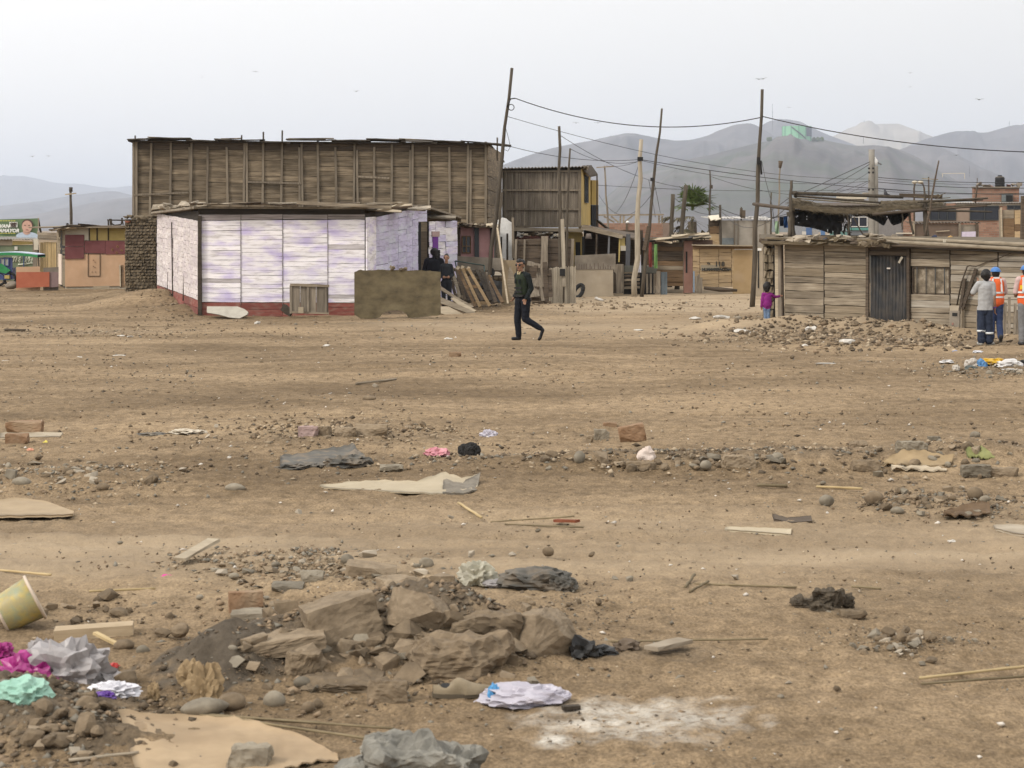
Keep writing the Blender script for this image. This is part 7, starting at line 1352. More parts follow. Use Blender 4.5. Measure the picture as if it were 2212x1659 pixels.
# ================================================================ RUBBLE AND STONES
S_DUST = mk('dusty_block', [(.15, .114, .075), (.245, .188, .125), (.30, .236, .162)], 11, rand=.10, bump=.8, bumpd=.02, rough=.95, dirt=((.24, .185, .125), .6, 3))
S_CLOD = mk('earth_clod', [(.11, .082, .054), (.225, .17, .11)], 12, rand=.22, bump=.6, bumpd=.02, rough=.98)
S_GREY = mk('grey_cobble', [(.145, .122, .090), (.255, .222, .168)], 12, rand=.25, bump=.3, rough=.85)
S_PALE = mk('pale_stone', [(.26, .22, .165), (.39, .335, .26)], 8, rand=.2, bump=.3)
S_BRICK = mk('dusty_brick', [(.17, .095, .05), (.29, .185, .11)], 9, rand=.15, bump=.5, dirt=((.27, .20, .13), .7, 5))
def vb(vx, vy): return G(vx, vy)
def sz(p, w, h): k = F / p.y; return w / k, h / k
def block(vx, vy, w, h, seed, label, mat=S_DUST, dep=.8, rz=0, tilt=(0, 0), rough=.032, cube=.5, sink=.26, cat='boulder', name='boulder', lift=0):
    p = vb(vx, vy); W, Hh = sz(p, w * (.9 if name == 'boulder' else 1), h * (.92 if name == 'boulder' else 1)); D = W * dep; hz_ = max(Hh - D * .16, Hh * .5)
    return boulder(name, (p.x, p.y + D * .4, p.z + lift), (W * 1.08, D, hz_ * 1.2), mat, seed, label, cat, rz, tilt, sink, rough, cube)
def foreground_boulders():
    block(735, 1388, 158, 122, 3, 'largest dusty boulder in the middle of the near rubble pile', rz=.3, tilt=(.1, -.25), lift=.02)
    block(590, 1412, 220, 62, 8, 'long low slab sloping left from the largest boulder', dep=.7, tilt=(.05, -.13), rz=.15, cube=.8)
    block(868, 1295, 112, 66, 12, 'square topped block behind the largest boulder', rz=.5)
    block(903, 1362, 128, 92, 15, 'slab with a dark underside right of the largest boulder', dep=.9, tilt=(-.25, .22), rz=-.2, lift=.05)
    block(1042, 1375, 150, 82, 21, 'lumpy dark earth block in the right of the near pile', S_CLOD, rough=.09, rz=.2)
    block(1176, 1410, 128, 104, 27, 'tilted cubic block at the right end of the near pile', tilt=(.1, .45), rz=.75, dep=.85, rough=.03, cube=.9, sink=.2)
    block(995, 1462, 215, 118, 33, 'big crumbly earth mound at the front of the near pile', S_CLOD, rough=.13, cube=.2, sink=.3)
    block(529, 1322, 76, 58, 39, 'upright dark block standing left of the near pile', S_BRICK, dep=.5, rz=.2, cube=.9, rough=.02)
    block(652, 1462, 78, 70, 41, 'earth lump in front of the largest boulder', S_CLOD, rough=.1); block(838, 1518, 86, 66, 44, 'single earth lump below the near pile', S_CLOD, rough=.09)
    block(800, 1248, 112, 40, 47, 'flat slab lying on the back of the near pile', dep=.6, tilt=(.1, .12)); block(545, 1338, 96, 34, 51, 'grey flat stone behind the long slab', S_GREY); block(608, 1322, 58, 30, 53, 'pale topped stone left of the largest boulder')
    block(672, 1262, 52, 34, 55, 'rounded stone at the back left of the near pile', S_GREY, cube=.1); block(620, 1275, 70, 24, 57, 'flat stone lying left of the rounded one', S_GREY); block(780, 1395, 90, 40, 59, 'grey flat stone under the largest boulder', S_GREY)
    block(880, 1400, 70, 44, 61, 'small block below the dark slab', S_CLOD); block(950, 1270, 66, 40, 63, 'rough stone at the back right of the near pile'); block(725, 1492, 200, 50, 65, 'low earth shelf below the largest boulder', S_CLOD, rough=.12, cube=.2, sink=.45)
    p = G(905, 1690); g_ = mk('ash_grey_rock', [(.09, .086, .074), (.20, .19, .162), (.34, .315, .265)], 5, (1, 1, 1), rand=0, bump=.6, bumpd=.03)
    boulder('grey_rock', (p.x + .03, p.y + .02, p.z), (.50, .36, .25), g_, 71, 'big craggy ash grey rock cut by the bottom edge', 'rock', .2, (.1, .15), .2, .15, 0, 4); boulder('grey_rock', (p.x - .20, p.y + .02, p.z), (.30, .26, .11), g_, 74, 'low ash grey rock joined to the left of the craggy one', 'rock', .2, (0, 0), .1, .10, .2)
    block(535, 1662, 88, 62, 77, 'small grey rock on the bottom cardboard sheet', S_GREY, cat='rock', name='grey_rock', rough=.07)
    for vx, vy, w, h, s, lb in ((665, 1540, 30, 26, 81, 'round grey pebble in front of the near pile'), (592, 1528, 46, 36, 83, 'pale square stone left of the round pebble'), (497, 1535, 60, 38, 85, 'smooth brown cobble by the paper bag'), (435, 1548, 95, 36, 87, 'flat brown cobble below the paper bag'), (265, 1408, 46, 28, 89, 'smooth grey cobble near the mint bag'), (308, 1414, 28, 20, 91, 'small blue grey cobble right of the smooth one'), (1184, 1200, 24, 20, 93, 'round pebble alone on the track behind the bags'), (1786, 1092, 30, 24, 95, 'round grey cobble left of the stone heap'), (1890, 1090, 42, 32, 97, 'largest brown cobble of the right stone heap'), (1940, 1110, 28, 16, 99, 'dark egg shaped cobble before the right stone heap'), (2108, 1080, 34, 28, 101, 'round brown cobble on top of the right stone heap'), (505, 1062, 40, 18, 103, 'flat pale stone alone left of the white board'), (220, 1060, 28, 18, 105, 'tilted grey cobble in the left rubble'), (45, 1050, 40, 20, 107, 'reddish cobble at the left edge rubble'), (797, 865, 28, 11, 109, 'smooth pale cobble far out on the lot')):
        p = vb(vx, vy); W, Hh = sz(p, w, h); tag(stone('cobble', (p.x, p.y + W * .3, p.z), (W, W * .8, Hh * 1.05), S_GREY if s % 4 != 1 else S_CLOD, 'round', s % 8, rz=0, tilt=.1, sink=.15), lb, 'stone')
    # bricks and blocks further out
    for vx, vy, w, h, s, lb, mt in ((50, 938, 70, 30, 111, 'brown brick pair on a board at the left edge', S_BRICK), (35, 958, 44, 22, 113, 'short red brown brick below the brick pair', S_BRICK), (1366, 955, 52, 36, 115, 'tilted brown brick in the middle distance', S_BRICK), (665, 943, 38, 26, 117, 'pinkish end of a half buried block', mk('pinkish_block', [(.34, .24, .22), (.42, .32, .29)], 5, rand=0)), (700, 941, 30, 23, 119, 'grey end of the half buried block', S_DUST), (745, 945, 44, 25, 121, 'worn grey lump between two half buried blocks', S_DUST), (802, 942, 64, 30, 123, 'wide half buried block with pale chips', S_DUST), (845, 1017, 46, 16, 125, 'low grey block right of the grey tarp', S_GREY), (1300, 950, 30, 26, 127, 'pointed grey stone left of the tilted brick', S_GREY), (1385, 1016, 60, 24, 129, 'brown rubble lump below the pink white shoe', S_CLOD), (1270, 955, 22, 16, 131, 'small pointed lump in the middle distance', S_DUST), (1597, 1010, 66, 32, 133, 'pale brown lump at the end of the rubble line', S_DUST), (1872, 1018, 56, 28, 135, 'dark earth lump left of the folded card', S_CLOD), (1972, 985, 60, 36, 137, 'grey rock behind the folded card', S_GREY), (2110, 1030, 56, 30, 139, 'angular grey block near the right edge', S_GREY), (2170, 1030, 60, 24, 141, 'pale broken block at the right edge', S_DUST), (2020, 955, 26, 14, 143, 'grey stone behind the grey rock', S_GREY), (983, 770, 24, 12, 145, 'brown brick bit beyond the lot centre', S_BRICK), (1318, 921, 28, 11, 147, 'dark small brick behind the tilted one', S_BRICK), (1855, 970, 36, 20, 149, 'half buried dusty stone with a white scrap', S_DUST), (1846, 1335, 54, 20, 151, 'square clod below the dung like heap', S_CLOD)):
        big = vx in (50, 1366, 35); o = block(vx, vy, w, h, s, lb, mt, dep=.55, cube=.9 if mt is S_BRICK else .4, rough=.03 if mt is S_BRICK else .07, tilt=(0, -.2) if vx == 1366 else (0, 0), cat='brick' if mt is S_BRICK else 'stone', name='brick_piece' if mt is S_BRICK else 'stone_block', sink=.05 if big else .2)
    # dark crumbly heap
    for i, (vx, vy, w, h, lb) in enumerate(((1790, 1312, 62, 48, 'tall part of the dark crumbly heap'), (1745, 1312, 60, 26, 'low left part of the dark crumbly heap'), (1825, 1308, 36, 28, 'right part of the dark crumbly heap'), (1775, 1318, 40, 20, 'small front lump of the dark crumbly heap'))): block(vx, vy, w, h, 160 + i, lb, mk('dark_dung', [(.045, .036, .026), (.12, .095, .066)], 30, rand=.1, bump=.9, bumpd=.02), rough=.22, cube=.1, cat='heap', name='earth_heap')
foreground_boulders()
def scatter_stones():
    r = random.Random(12)
    # zones: (count, centre v, spread v, size range in v px at that depth, materials, name, label, group)
    Z = [(60, (850, 1395), (230, 62), (24, 74), [S_DUST, S_DUST, S_CLOD], 'rubble_chunk', 'broken angular chunk in the near rubble pile', 'chunks of the near rubble pile'),
         (64, (820, 1400), (270, 75), (16, 50), [S_DUST, S_CLOD, S_GREY], 'rubble_stone', 'small angular stone in the near rubble pile', 'stones of the near rubble pile'),
         (34, (660, 1235), (240, 28), (14, 36), [S_GREY, S_DUST, S_PALE], 'rubble_stone', 'small stone on the strip behind the near rubble pile', 'stones behind the near rubble pile'),
         (26, (1190, 1320), (120, 45), (12, 28), [S_CLOD, S_DUST], 'rubble_stone', 'small clod right of the near rubble pile', 'clods right of the near rubble pile'),
         (44, (110, 1570), (170, 80), (22, 60), [S_CLOD, S_CLOD, S_DUST], 'earth_clod', 'dark earth clod in the bottom left corner heap', 'clods of the bottom left heap'),
         (26, (210, 1340), (130, 36), (14, 44), [S_CLOD, S_DUST], 'earth_clod', 'earth clod in the litter strip right of the yellow tub', 'clods by the yellow tub'),
         (34, (150, 1030), (190, 26), (12, 34), [S_GREY, S_CLOD, S_PALE], 'rubble_stone', 'stone in the rubble strip at the left', 'stones of the left rubble strip'),
         (48, (1440, 1003), (280, 16), (12, 34), [S_CLOD, S_DUST, S_GREY, S_CLOD], 'rubble_stone', 'stone in the long rubble line across the middle', 'stones of the middle rubble line'),
         (46, (2030, 1085), (120, 22), (12, 28), [S_GREY, S_DUST, S_CLOD], 'cobble_stone', 'small cobble in the right stone heap', 'cobbles of the right stone heap'),
         (40, (1960, 1398), (125, 26), (14, 34), [S_GREY, S_PALE, S_CLOD], 'rubble_chip', 'flat stone chip in the chip patch at lower right', 'chips of the lower right patch'),
         (28, (2050, 1000), (160, 40), (12, 34), [S_CLOD, S_GREY, S_DUST], 'rubble_stone', 'stone around the folded card at the right', 'stones around the folded card'),
         (36, (760, 935), (180, 22), (8, 18), [S_CLOD, S_DUST], 'rubble_stone', 'small stone around the half buried blocks', 'stones around the half buried blocks'),
         (90, (1800, 722), (170, 17), (9, 19), [S_CLOD, S_CLOD, S_DUST], 'heap_clod', 'earth clod in the heap before the board shack', 'clods of the shack heap'),
         (60, (1990, 735), (110, 9), (8, 17), [S_CLOD, S_DUST], 'heap_clod', 'earth clod in the heap below the corrugated door', 'clods below the corrugated door'),
         (30, (1620, 690), (90, 12), (7, 15), [S_CLOD, S_PALE], 'heap_clod', 'clod in the low bank left of the child', 'clods left of the child'),
         (30, (375, 660), (50, 22), (5, 11), [S_CLOD, S_DUST], 'earth_clod', 'clod on the earth bank at the white shack corner', 'clods at the white shack corner'),
         (40, (1300, 660), (160, 8), (5, 12), [S_CLOD, S_DUST], 'earth_clod', 'clod on the low bank behind the walking person', 'clods behind the walking person'),
         (26, (2150, 800), (90, 14), (8, 18), [S_CLOD, S_PALE, S_GREY], 'rubble_stone', 'stone around the rubbish bags at the right', 'stones around the rubbish bags'),
         (60, (1100, 1200), (1100, 380), (9, 20), [S_CLOD, S_GREY, S_PALE], 'loose_stone', 'loose stone lying alone on the bare dirt', 'loose stones on the bare dirt')]
    for n_, (cx_, cy_), (sx, sy), (a, b), ms, nm, lb, gr in Z:
        for _ in range(n_):
            vx = cx_ + sx * max(-1.6, min(1.6, r.gauss(0, .55))); vy = cy_ + sy * max(-1.5, min(1.5, r.gauss(0, .6)))
            if nm == 'loose_stone': vx, vy = r.uniform(0, 2212), 700 + 950 * r.random() ** .9
            if vy > 1668 or vx < -20 or vx > 2232: continue
            p = vb(vx, vy); k = F / p.y; W = (a + (b - a) * r.random() ** 2.0) / k
            if nm == 'loose_stone': W = r.uniform(.025, .07) * (1 + max(0, p.y - 20) * .03)
            m_ = r.choice(ms); kd = 'ang' if nm == 'rubble_chunk' else 'clod' if m_ is S_CLOD else 'round' if (m_ is S_GREY and 'chip' not in nm and r.random() < .45) else r.choice(['ang', 'flat'])
            o = stone(nm, p, (W, W * r.uniform(.6, .95), W * (r.uniform(.3, .45) if kd == 'flat' else r.uniform(.45, .8))), m_, kd, r.randrange(8), r.uniform(0, 6.28), .35, r.uniform(.05, .3)); tag(o, lb, 'stone' if 'clod' not in nm else 'clod', gr)
scatter_stones()
def pebble_stuff():
    """grit, clods and chips too many to count, one mesh"""
    r = np.random.default_rng(5); X = []; Y = []; S = []; T = []
    def add(n_, fx, fy, s0, s1, tint):
        X.append(fx); Y.append(fy); S.append(s0 + (s1 - s0) * r.random(n_) ** 2.2); T.append(np.full(n_, tint) if np.isscalar(tint) else tint)
    n_ = 11000; d = 8 + 12 * r.random(n_) ** 1.1; u = r.uniform(-.30, .30, n_); kp = vnoise(u * d * .9, d * .6, 77) > r.random(n_) * .9; d = d[kp]; u = u[kp]; n_ = len(d); add(n_, u * d, d, .006, .030, r.choice([0, 0, 4, 1, 2, 4], n_))
    n_ = 13000; d = 19 + 30 * r.random(n_); u = r.uniform(-.30, .30, n_); kp = vnoise(u * d * .5, d * .35, 78) > r.random(n_) * .9; d = d[kp]; u = u[kp]; n_ = len(d); add(n_, u * d, d, .012, .060, r.choice([0, 0, 4, 1, 2, 4], n_))
    n_ = 3000; d = 45 + 30 * r.random(n_); u = r.uniform(-.28, .28, n_); add(n_, u * d, d, .02, .09, r.choice([0, 0, 1, 2], n_))
    n_ = 500; d = 8 + 38 * r.random(n_); u = r.uniform(-.28, .28, n_); add(n_, u * d, d, .015, .05, 3)
    def zone(n_, vx, vy, sx, sy, a, b, tints):
        x = vx + sx * np.clip(r.normal(0, .6, n_), -1.7, 1.7); y = vy + sy * np.clip(r.normal(0, .6, n_), -1.7, 1.7); y = np.minimum(y, 1690); d = F * HC / (y - HY); add(n_, (x - CX) * d / F, d, a, b, r.choice(tints, n_))
    zone(2600, 800, 1400, 300, 90, .010, .060, [0, 0, 1, 4]); zone(700, 1010, 1430, 120, 50, .010, .06, [0, 4, 4]); zone(900, 480, 1450, 160, 75, .006, .026, [4, 4, 4, 1, 0]); zone(1800, 110, 1570, 190, 95, .010, .055, [4, 4, 0, 1]); zone(1500, 660, 1235, 290, 36, .010, .05, [1, 0, 2, 0]); zone(600, 1200, 1320, 170, 55, .006, .026, [0, 4, 1])
    zone(2200, 1550, 1000, 620, 20, .015, .075, [0, 4, 1, 2]); zone(1300, 150, 1030, 220, 32, .012, .06, [1, 0, 2, 0]); zone(1200, 2030, 1085, 150, 26, .010, .055, [1, 0, 4, 0]); zone(700, 1950, 1398, 180, 34, .005, .022, [1, 2, 0, 4]); zone(2600, 1860, 722, 280, 22, .04, .16, [4, 0, 4, 2, 0]); zone(600, 370, 660, 70, 30, .03, .10, [0, 4]); zone(700, 1300, 664, 260, 10, .03, .10, [0, 4, 2]); zone(1300, 760, 940, 300, 30, .015, .07, [0, 4, 2]); zone(500, 2130, 800, 160, 18, .02, .08, [0, 1, 2]); zone(400, 200, 715, 260, 12, .03, .10, [4, 0, 2]); zone(300, 260, 1330, 180, 46, .006, .03, [0, 4])
    X, Y, S, T = map(np.concatenate, (X, Y, S, T)); n_ = len(X); Zc = gz_np(X, Y)
    base = np.array([(1, 0, 0), (-1, 0, 0), (0, 1, 0), (0, -1, 0), (0, 0, 1), (0, 0, -1)], float) * .5; ang = r.uniform(0, 6.28, n_); sc = np.stack([S * r.uniform(.8, 1.5, n_), S * r.uniform(.7, 1.1, n_), S * r.uniform(.35, .8, n_)], -1)
    P3 = base[None] * sc[:, None] * r.uniform(.7, 1.25, (n_, 6, 1)); P3 += r.normal(0, .10, (n_, 6, 3)) * S[:, None, None]; c, s = np.cos(ang)[:, None], np.sin(ang)[:, None]; xr = P3[..., 0] * c - P3[..., 1] * s; yr = P3[..., 0] * s + P3[..., 1] * c
    V = np.stack([xr + X[:, None], yr + Y[:, None], P3[..., 2] + Zc[:, None] + S[:, None] * .12], -1).reshape(-1, 3); f0 = np.array([(0, 2, 4), (2, 1, 4), (1, 3, 4), (3, 0, 4), (2, 0, 5), (1, 2, 5), (3, 1, 5), (0, 3, 5)]); Fq = (f0[None] + (np.arange(n_) * 6)[:, None, None]).reshape(-1, 3)
    me = bpy.data.meshes.new('grit'); me.vertices.add(len(V)); me.vertices.foreach_set('co', V.ravel()); me.loops.add(Fq.size); me.loops.foreach_set('vertex_index', Fq.ravel().astype(np.int32)); me.polygons.add(len(Fq)); me.polygons.foreach_set('loop_start', np.arange(0, Fq.size, 3, dtype=np.int32)); me.update(calc_edges=True)
    cols = np.array([(.235, .172, .112), (.20, .18, .145), (.37, .295, .205), (.62, .57, .50), (.12, .092, .064)])[T.astype(int)] * r.uniform(.7, 1.25, (n_, 1)); ca = me.color_attributes.new('tint', 'FLOAT_COLOR', 'POINT'); ca.data.foreach_set('color', np.concatenate([np.repeat(cols, 6, 0), np.ones((n_ * 6, 1))], 1).astype(np.float32).ravel())
    m = bpy.data.materials.new('grit_colours'); m.use_nodes = True; a = m.node_tree.nodes.new('ShaderNodeAttribute'); a.attribute_name = 'tint'; b = m.node_tree.nodes['Principled BSDF']; b.inputs['Roughness'].default_value = .95; b.inputs['Specular IOR Level'].default_value = .15; m.node_tree.links.new(a.outputs['Color'], b.inputs['Base Color']); me.materials.append(m)
    tag(put(bpy.data.objects.new('grit', me)), 'grit, small clods and gravel strewn all over the lot', kind='stuff')
pebble_stuff()
# ================================================================ LITTER
def ribbon(name, far, near, mat, label, cat, lift=None, thick=.006, wob=.01, seed=1, group=None, parent=None, nsub=6):
    """a sheet on the ground between a far edge and a near edge (v pixels), lifted where it curls"""
    n_ = max(len(far), 2) * 4; fx = np.linspace(0, 1, n_ + 1)
    def edge(pts): s = np.linspace(0, 1, len(pts)); return np.interp(fx, s, [p[0] for p in pts]), np.interp(fx, s, [p[1] for p in pts])
    ax, ay = edge(far); bx, by = edge(near); lf = np.interp(fx, np.linspace(0, 1, len(lift)), lift) if lift else np.zeros(n_ + 1); V = []
    for j in range(nsub + 1):
        v = j / nsub
        for i in range(n_ + 1):
            p = G(ax[i] * (1 - v) + bx[i] * v, ay[i] * (1 - v) + by[i] * v + lf[i] * .0); p.z += thick * .6 + .004 + .3 * lf[i] * (1 - v) ** 1.5 + wob * abs(mn.noise(Vector((i * .35, v * 3, seed)))) * 2; V.append(p)
    Fc = [(j * (n_ + 1) + i, (j + 1) * (n_ + 1) + i, (j + 1) * (n_ + 1) + i + 1, j * (n_ + 1) + i + 1) for j in range(nsub) for i in range(n_)]; m = len(V); W_ = n_ + 1
    rim = [j * W_ for j in range(nsub + 1)] + [nsub * W_ + i for i in range(1, W_)] + [j * W_ + n_ for j in range(nsub - 1, -1, -1)] + list(range(n_ - 1, 0, -1))
    Fr = [(rim[q], rim[(q + 1) % len(rim)], rim[(q + 1) % len(rim)] + m, rim[q] + m) for q in range(len(rim))]
    c = V[len(V) // 2].copy(); o = mesh(name, [v - c for v in V] + [v - c - Vector((0, 0, thick)) for v in V], Fc + [tuple(reversed([q + m for q in f])) for f in Fc] + Fr, mat, parent, Matrix.Translation(c), True)
    return tag(o, label, cat, group) if label else o
def bag(name, vx, vy, w, h, mat, seed, label, cat='bag', dep=.7, ridge=.28, group=None, rz=0, sub=4, flat=0, parent=None, M2=None):
    """a crumpled bag: ridged folds on a slumped blob"""
    p = G(vx, vy); W, Hh = sz(p, w, h); D = W * dep; Hh = max(Hh - D * .17, Hh * .45); bm = bmesh.new(); bmesh.ops.create_icosphere(bm, subdivisions=sub, radius=.5); o = Vector((seed * 7.3, seed * 2.1, seed))
    for v in bm.verts:
        q = v.co.copy(); nse = 1 - 3.4 * abs(mn.noise(q * 3.6 + o)); n2 = 1 - 3 * abs(mn.noise(q * 9 + o * 2)); n3 = mn.noise(q * 1.7 + o * 3)
        q *= 1 + ridge * (nse * .75 + n2 * .38) + n3 * .35; q.z = max(q.z, -.22 + .05 * mn.noise(q * 5 + o)); v.co = Vector((q.x * W, q.y * D, (q.z + .22) * Hh * 1.35))
    me = bpy.data.meshes.new(name); bm.to_mesh(me); bm.free(); me.materials.append(mat)
    ob = put(bpy.data.objects.new(name, me), Matrix.Translation((p.x, p.y + D * .4, p.z - .005)) @ Matrix.Rotation(rz, 4, 'Z'), parent); return tag(ob, label, cat, group) if label else ob
def stick(name, x0, y0, x1, y1, r_, mat, label, cat='stick', lift=.0, group=None, flat=False):
    a, b = G(x0, y0), G(x1, y1); a.z += r_ * .8 + .004; b.z += r_ * .8 + lift + .004
    if flat: return tag(bar(name, None, a, b, .02, r_ * 2, mat, rough=.15), label, cat, group)
    n_ = 7; pts = [a.lerp(b, i / n_) + Vector((rnd.uniform(-1, 1), rnd.uniform(-1, 1), .3)) * r_ * .5 for i in range(n_ + 1)]; return tag(tube(name, None, pts, [r_ * rnd.uniform(.85, 1.1) for _ in pts], mat, 6), label, cat, group)
CARD = mk('cardboard', [(.30, .215, .13), (.41, .305, .19)], 3, rand=.08, dirt=((.23, .165, .10), .65, 3)); CARDP = mk('pale_cardboard', [(.34, .28, .19), (.47, .40, .285)], 3, rand=.05, dirt=((.40, .33, .23), .5, 4)); REED = mk('dry_reed', [(.13, .10, .055), (.27, .215, .13)], 4, rand=.25); CANE = mk('yellow_cane', [(.38, .28, .14), (.55, .43, .24)], 4, rand=.2)
PW = mk('white_plastic', [(.46, .43, .50), (.66, .63, .70)], 4, rand=.04, rough=.35, trans=.25, bump=.2, spec=.5); PG = mk('clear_film', [(.40, .37, .36), (.60, .57, .57)], 5, rand=.04, rough=.3, trans=.35, bump=.2, spec=.5); PGR = mk('grey_plastic', [(.06, .057, .05), (.13, .122, .105)], 5, rand=.05, rough=.8, bump=.2, dirt=((.25, .19, .13), .6, 7)); PB = mk('black_plastic', [(.012, .012, .013), (.035, .034, .032)], 6, rand=.05, rough=.4)
def litter():
    # bottom cardboard
    ribbon('cardboard_sheet', [(255, 1537), (330, 1548), (430, 1545), (520, 1558), (600, 1578), (640, 1590), (690, 1615), (728, 1640)], [(300, 1690), (380, 1690), (450, 1690), (520, 1690), (580, 1680), (640, 1662), (690, 1650), (732, 1648)], CARD, 'large torn brown cardboard sheet at the bottom edge', 'cardboard', [0, .01, .0, .02, .01, .03, .02, .03], .006, .014, 3)
    for i in range(5): ribbon('corrugated_tear', [(276 + i * 2, 1555 + i * 14), (312 + i * 2, 1553 + i * 14)], [(278 + i * 2, 1567 + i * 14), (318 + i * 2, 1565 + i * 14)], CARD, None, None, [.012, .02], .006, .004, 20 + i, parent=bpy.data.objects['cardboard_sheet'])
    # brown paper bag
    pb = bag('paper_bag', 440, 1517, 58, 74, mk('brown_paper', [(.22, .155, .085), (.40, .29, .165)], 6, rand=0, bump=.5), 4, 'crumpled brown paper bag standing in the dark soil', dep=.4, ridge=.6); bag('bag_mouth', 412, 1480, 50, 48, MATS['brown_paper'], 9, None, dep=.5, ridge=.5, parent=pb); 
    # coloured rubbish left
    mgt = mk('magenta_bag', [(.26, .018, .14), (.50, .05, .29)], 5, rand=.05, rough=.35, trans=.2, spec=.5)
    m1 = bag('magenta_bag', 50, 1492, 118, 82, mgt, 5, 'bright magenta plastic bag at the left edge', ridge=.5); bag('bag_tail', 88, 1492, 60, 30, mgt, 15, None, ridge=.5, parent=m1); bag('bag_tail', -5, 1425, 50, 40, mgt, 16, None, ridge=.5, parent=m1)
    f1 = bag('film_bag', 140, 1485, 140, 95, PG, 6, 'greyish clear film bag right of the magenta one', ridge=.55); bag('bag_fold', 88, 1455, 62, 66, PG, 26, None, ridge=.6, parent=f1); bag('bag_fold', 238, 1478, 70, 34, PG, 27, None, ridge=.5, parent=f1)
    bag('mint_bag', 50, 1522, 105, 62, mk('mint_cloth', [(.24, .44, .35), (.36, .56, .46)], 4, rand=0, bump=.3), 7, 'mint green cloth bundle below the magenta bag', ridge=.25)
    w1 = bag('foil_wrapper', 240, 1510, 84, 36, mk('white_foil', [(.55, .54, .58), (.78, .77, .80)], 6, rand=0, rough=.3), 8, 'white and purple snack wrapper in the dirt', 'wrapper', ridge=.45); bag('purple_print', 222, 1514, 48, 20, mk('purple_foil', [(.05, .02, .16), (.14, .05, .30)], 6, rand=0, rough=.3), 18, None, ridge=.4, parent=w1)
    bag('red_scrap', 233, 1447, 34, 18, plain('red_plastic', (.42, .04, .035), .4), 10, 'small red plastic scrap behind the clear film', 'scrap', ridge=.4)
    # yellow tub on its side
    p = G(38, 1362); k = F / p.y; t = thing('plastic_tub', p, 'yellow printed plastic tub lying on its side at the left edge', 'tub'); Lh, R1, R2 = 84 / k, 40 / k, 50 / k; dirn = Vector((.80, .25, .42)).normalized(); c0 = p + Vector((-.10, .0, R1 * .8)); M, _ = frame(c0, c0 + dirn * .01); M.translation = c0; V = []; Fc = []; ns = 28; prof = [(0, R1), (.04, R1 * 1.02), (.5, (R1 + R2) / 2), (.92, R2 * .97), (.93, R2 * 1.05), (1, R2 * 1.05), (1, R2 * .95), (.1, R1 * .92)]
    for x, r_ in prof:
        for g in range(ns): V.append((x * Lh, r_ * math.cos(2 * math.pi * g / ns), r_ * math.sin(2 * math.pi * g / ns)))
    for i in range(len(prof) - 1):
        for g in range(ns): g2 = (g + 1) % ns; Fc.append((i * ns + g, i * ns + g2, (i + 1) * ns + g2, (i + 1) * ns + g))
    Fc.append(tuple(range(ns - 1, -1, -1))); ty = mk('tub_print', [(.40, .28, .22), (.46, .36, .11), (.34, .29, .15), (.42, .33, .12)], 11, rand=0, rough=.45, bump=0, dirt=((.24, .30, .22), .7, 14)); cream = plain('tub_cream', (.56, .46, .36), .5)
    mesh('tub_wall', V, Fc, None, t, M, True, mats=[ty, cream], fm=[0 if (1 <= q // ns < 3) else 1 for q in range(len(Fc))])
    V, Fc = tubemesh([Vector((0, R1 * 1.0 * math.cos(g), R1 * 1.0 * math.sin(g))) for g in [i * math.pi / 14 for i in range(29)]], .008, 6); mesh('tub_rim', V, Fc, cream, t, M, True)
    # wood lump and bits
    t = thing('timber_offcut', G(205, 1382), 'squared timber offcut lying left in the litter strip', 'timber'); a, b = G(118, 1380), G(288, 1372); bar('timber', t, a + Vector((0, 0, .03)), b + Vector((0, 0, .04)), .06, .14, mk('raw_timber', [(.33, .25, .155), (.46, .36, .24)], 2, HORI, rand=.05), rough=.06); a, b = G(205, 1390), G(270, 1404); bar('splinter', t, a + Vector((0, 0, .06)), b + Vector((0, 0, .01)), .015, .03, CANE)
    o = stick('broken_plank', 388, 1222, 462, 1200, .05, M_PALEW, 'pale broken plank with dark underside on the track edge', 'plank', .06, flat=True)
    # shoe
    p = G(997, 1510); k = F / p.y; t = thing('old_shoe', p, 'dusty worn out slip on shoe beside the white bag', 'shoe'); Lm = 126 / k; sm = mk('dusty_suede', [(.17, .135, .085), (.28, .225, .15)], 10, rand=0, bump=.4); M = Matrix.Translation((p.x, p.y + .06, p.z)) @ Matrix.Rotation(.12, 4, 'Z'); V = []; Fc = []; n1, n2 = 22, 16
    for i in range(n1 + 1):
        u = i / n1; x = (u - .5) * Lm; wd = .052 * (math.sin(math.pi * min(1, max(0, u * .94 + .03))) ** .45) * (1.0 + .15 * (u > .5)); ht = (.05 + .028 * math.exp(-((u - .42) / .18) ** 2)) * (1 - .35 * max(0, (u - .6) / .4)); ht = ht if u > .06 else ht * .9
        for j in range(n2): g = math.pi * j / (n2 - 1); y = -wd * math.cos(g); z = .018 + ht * math.sin(g) ** .8; z = z - (.03 * math.exp(-((u - .24) / .13) ** 2) * math.sin(g) ** 3); V.append((x, y, z))
    for i in range(n1):
        for j in range(n2 - 1): a_ = i * n2 + j; Fc.append((a_, a_ + n2, a_ + n2 + 1, a_ + 1))
    mesh('upper', V, Fc, sm, t, M, True); so_ = [((i / 20 - .5) * Lm * 1.02, s * .056 * math.sin(math.pi * min(1, max(0, i / 20 * .94 + .03))) ** .45) for s in (-1,) for i in range(21)]; so_ += [(x, -y) for x, y in reversed(so_)]; n_ = len(so_); mesh('sole', [(x, y, .022) for x, y in so_] + [(x, y, .0) for x, y in so_], [tuple(range(n_)), tuple(range(2 * n_ - 1, n_ - 1, -1))] + [(i, i + n_, (i + 1) % n_ + n_, (i + 1) % n_) for i in range(n_)], plain('shoe_sole', (.10, .08, .055), .9), t, M)
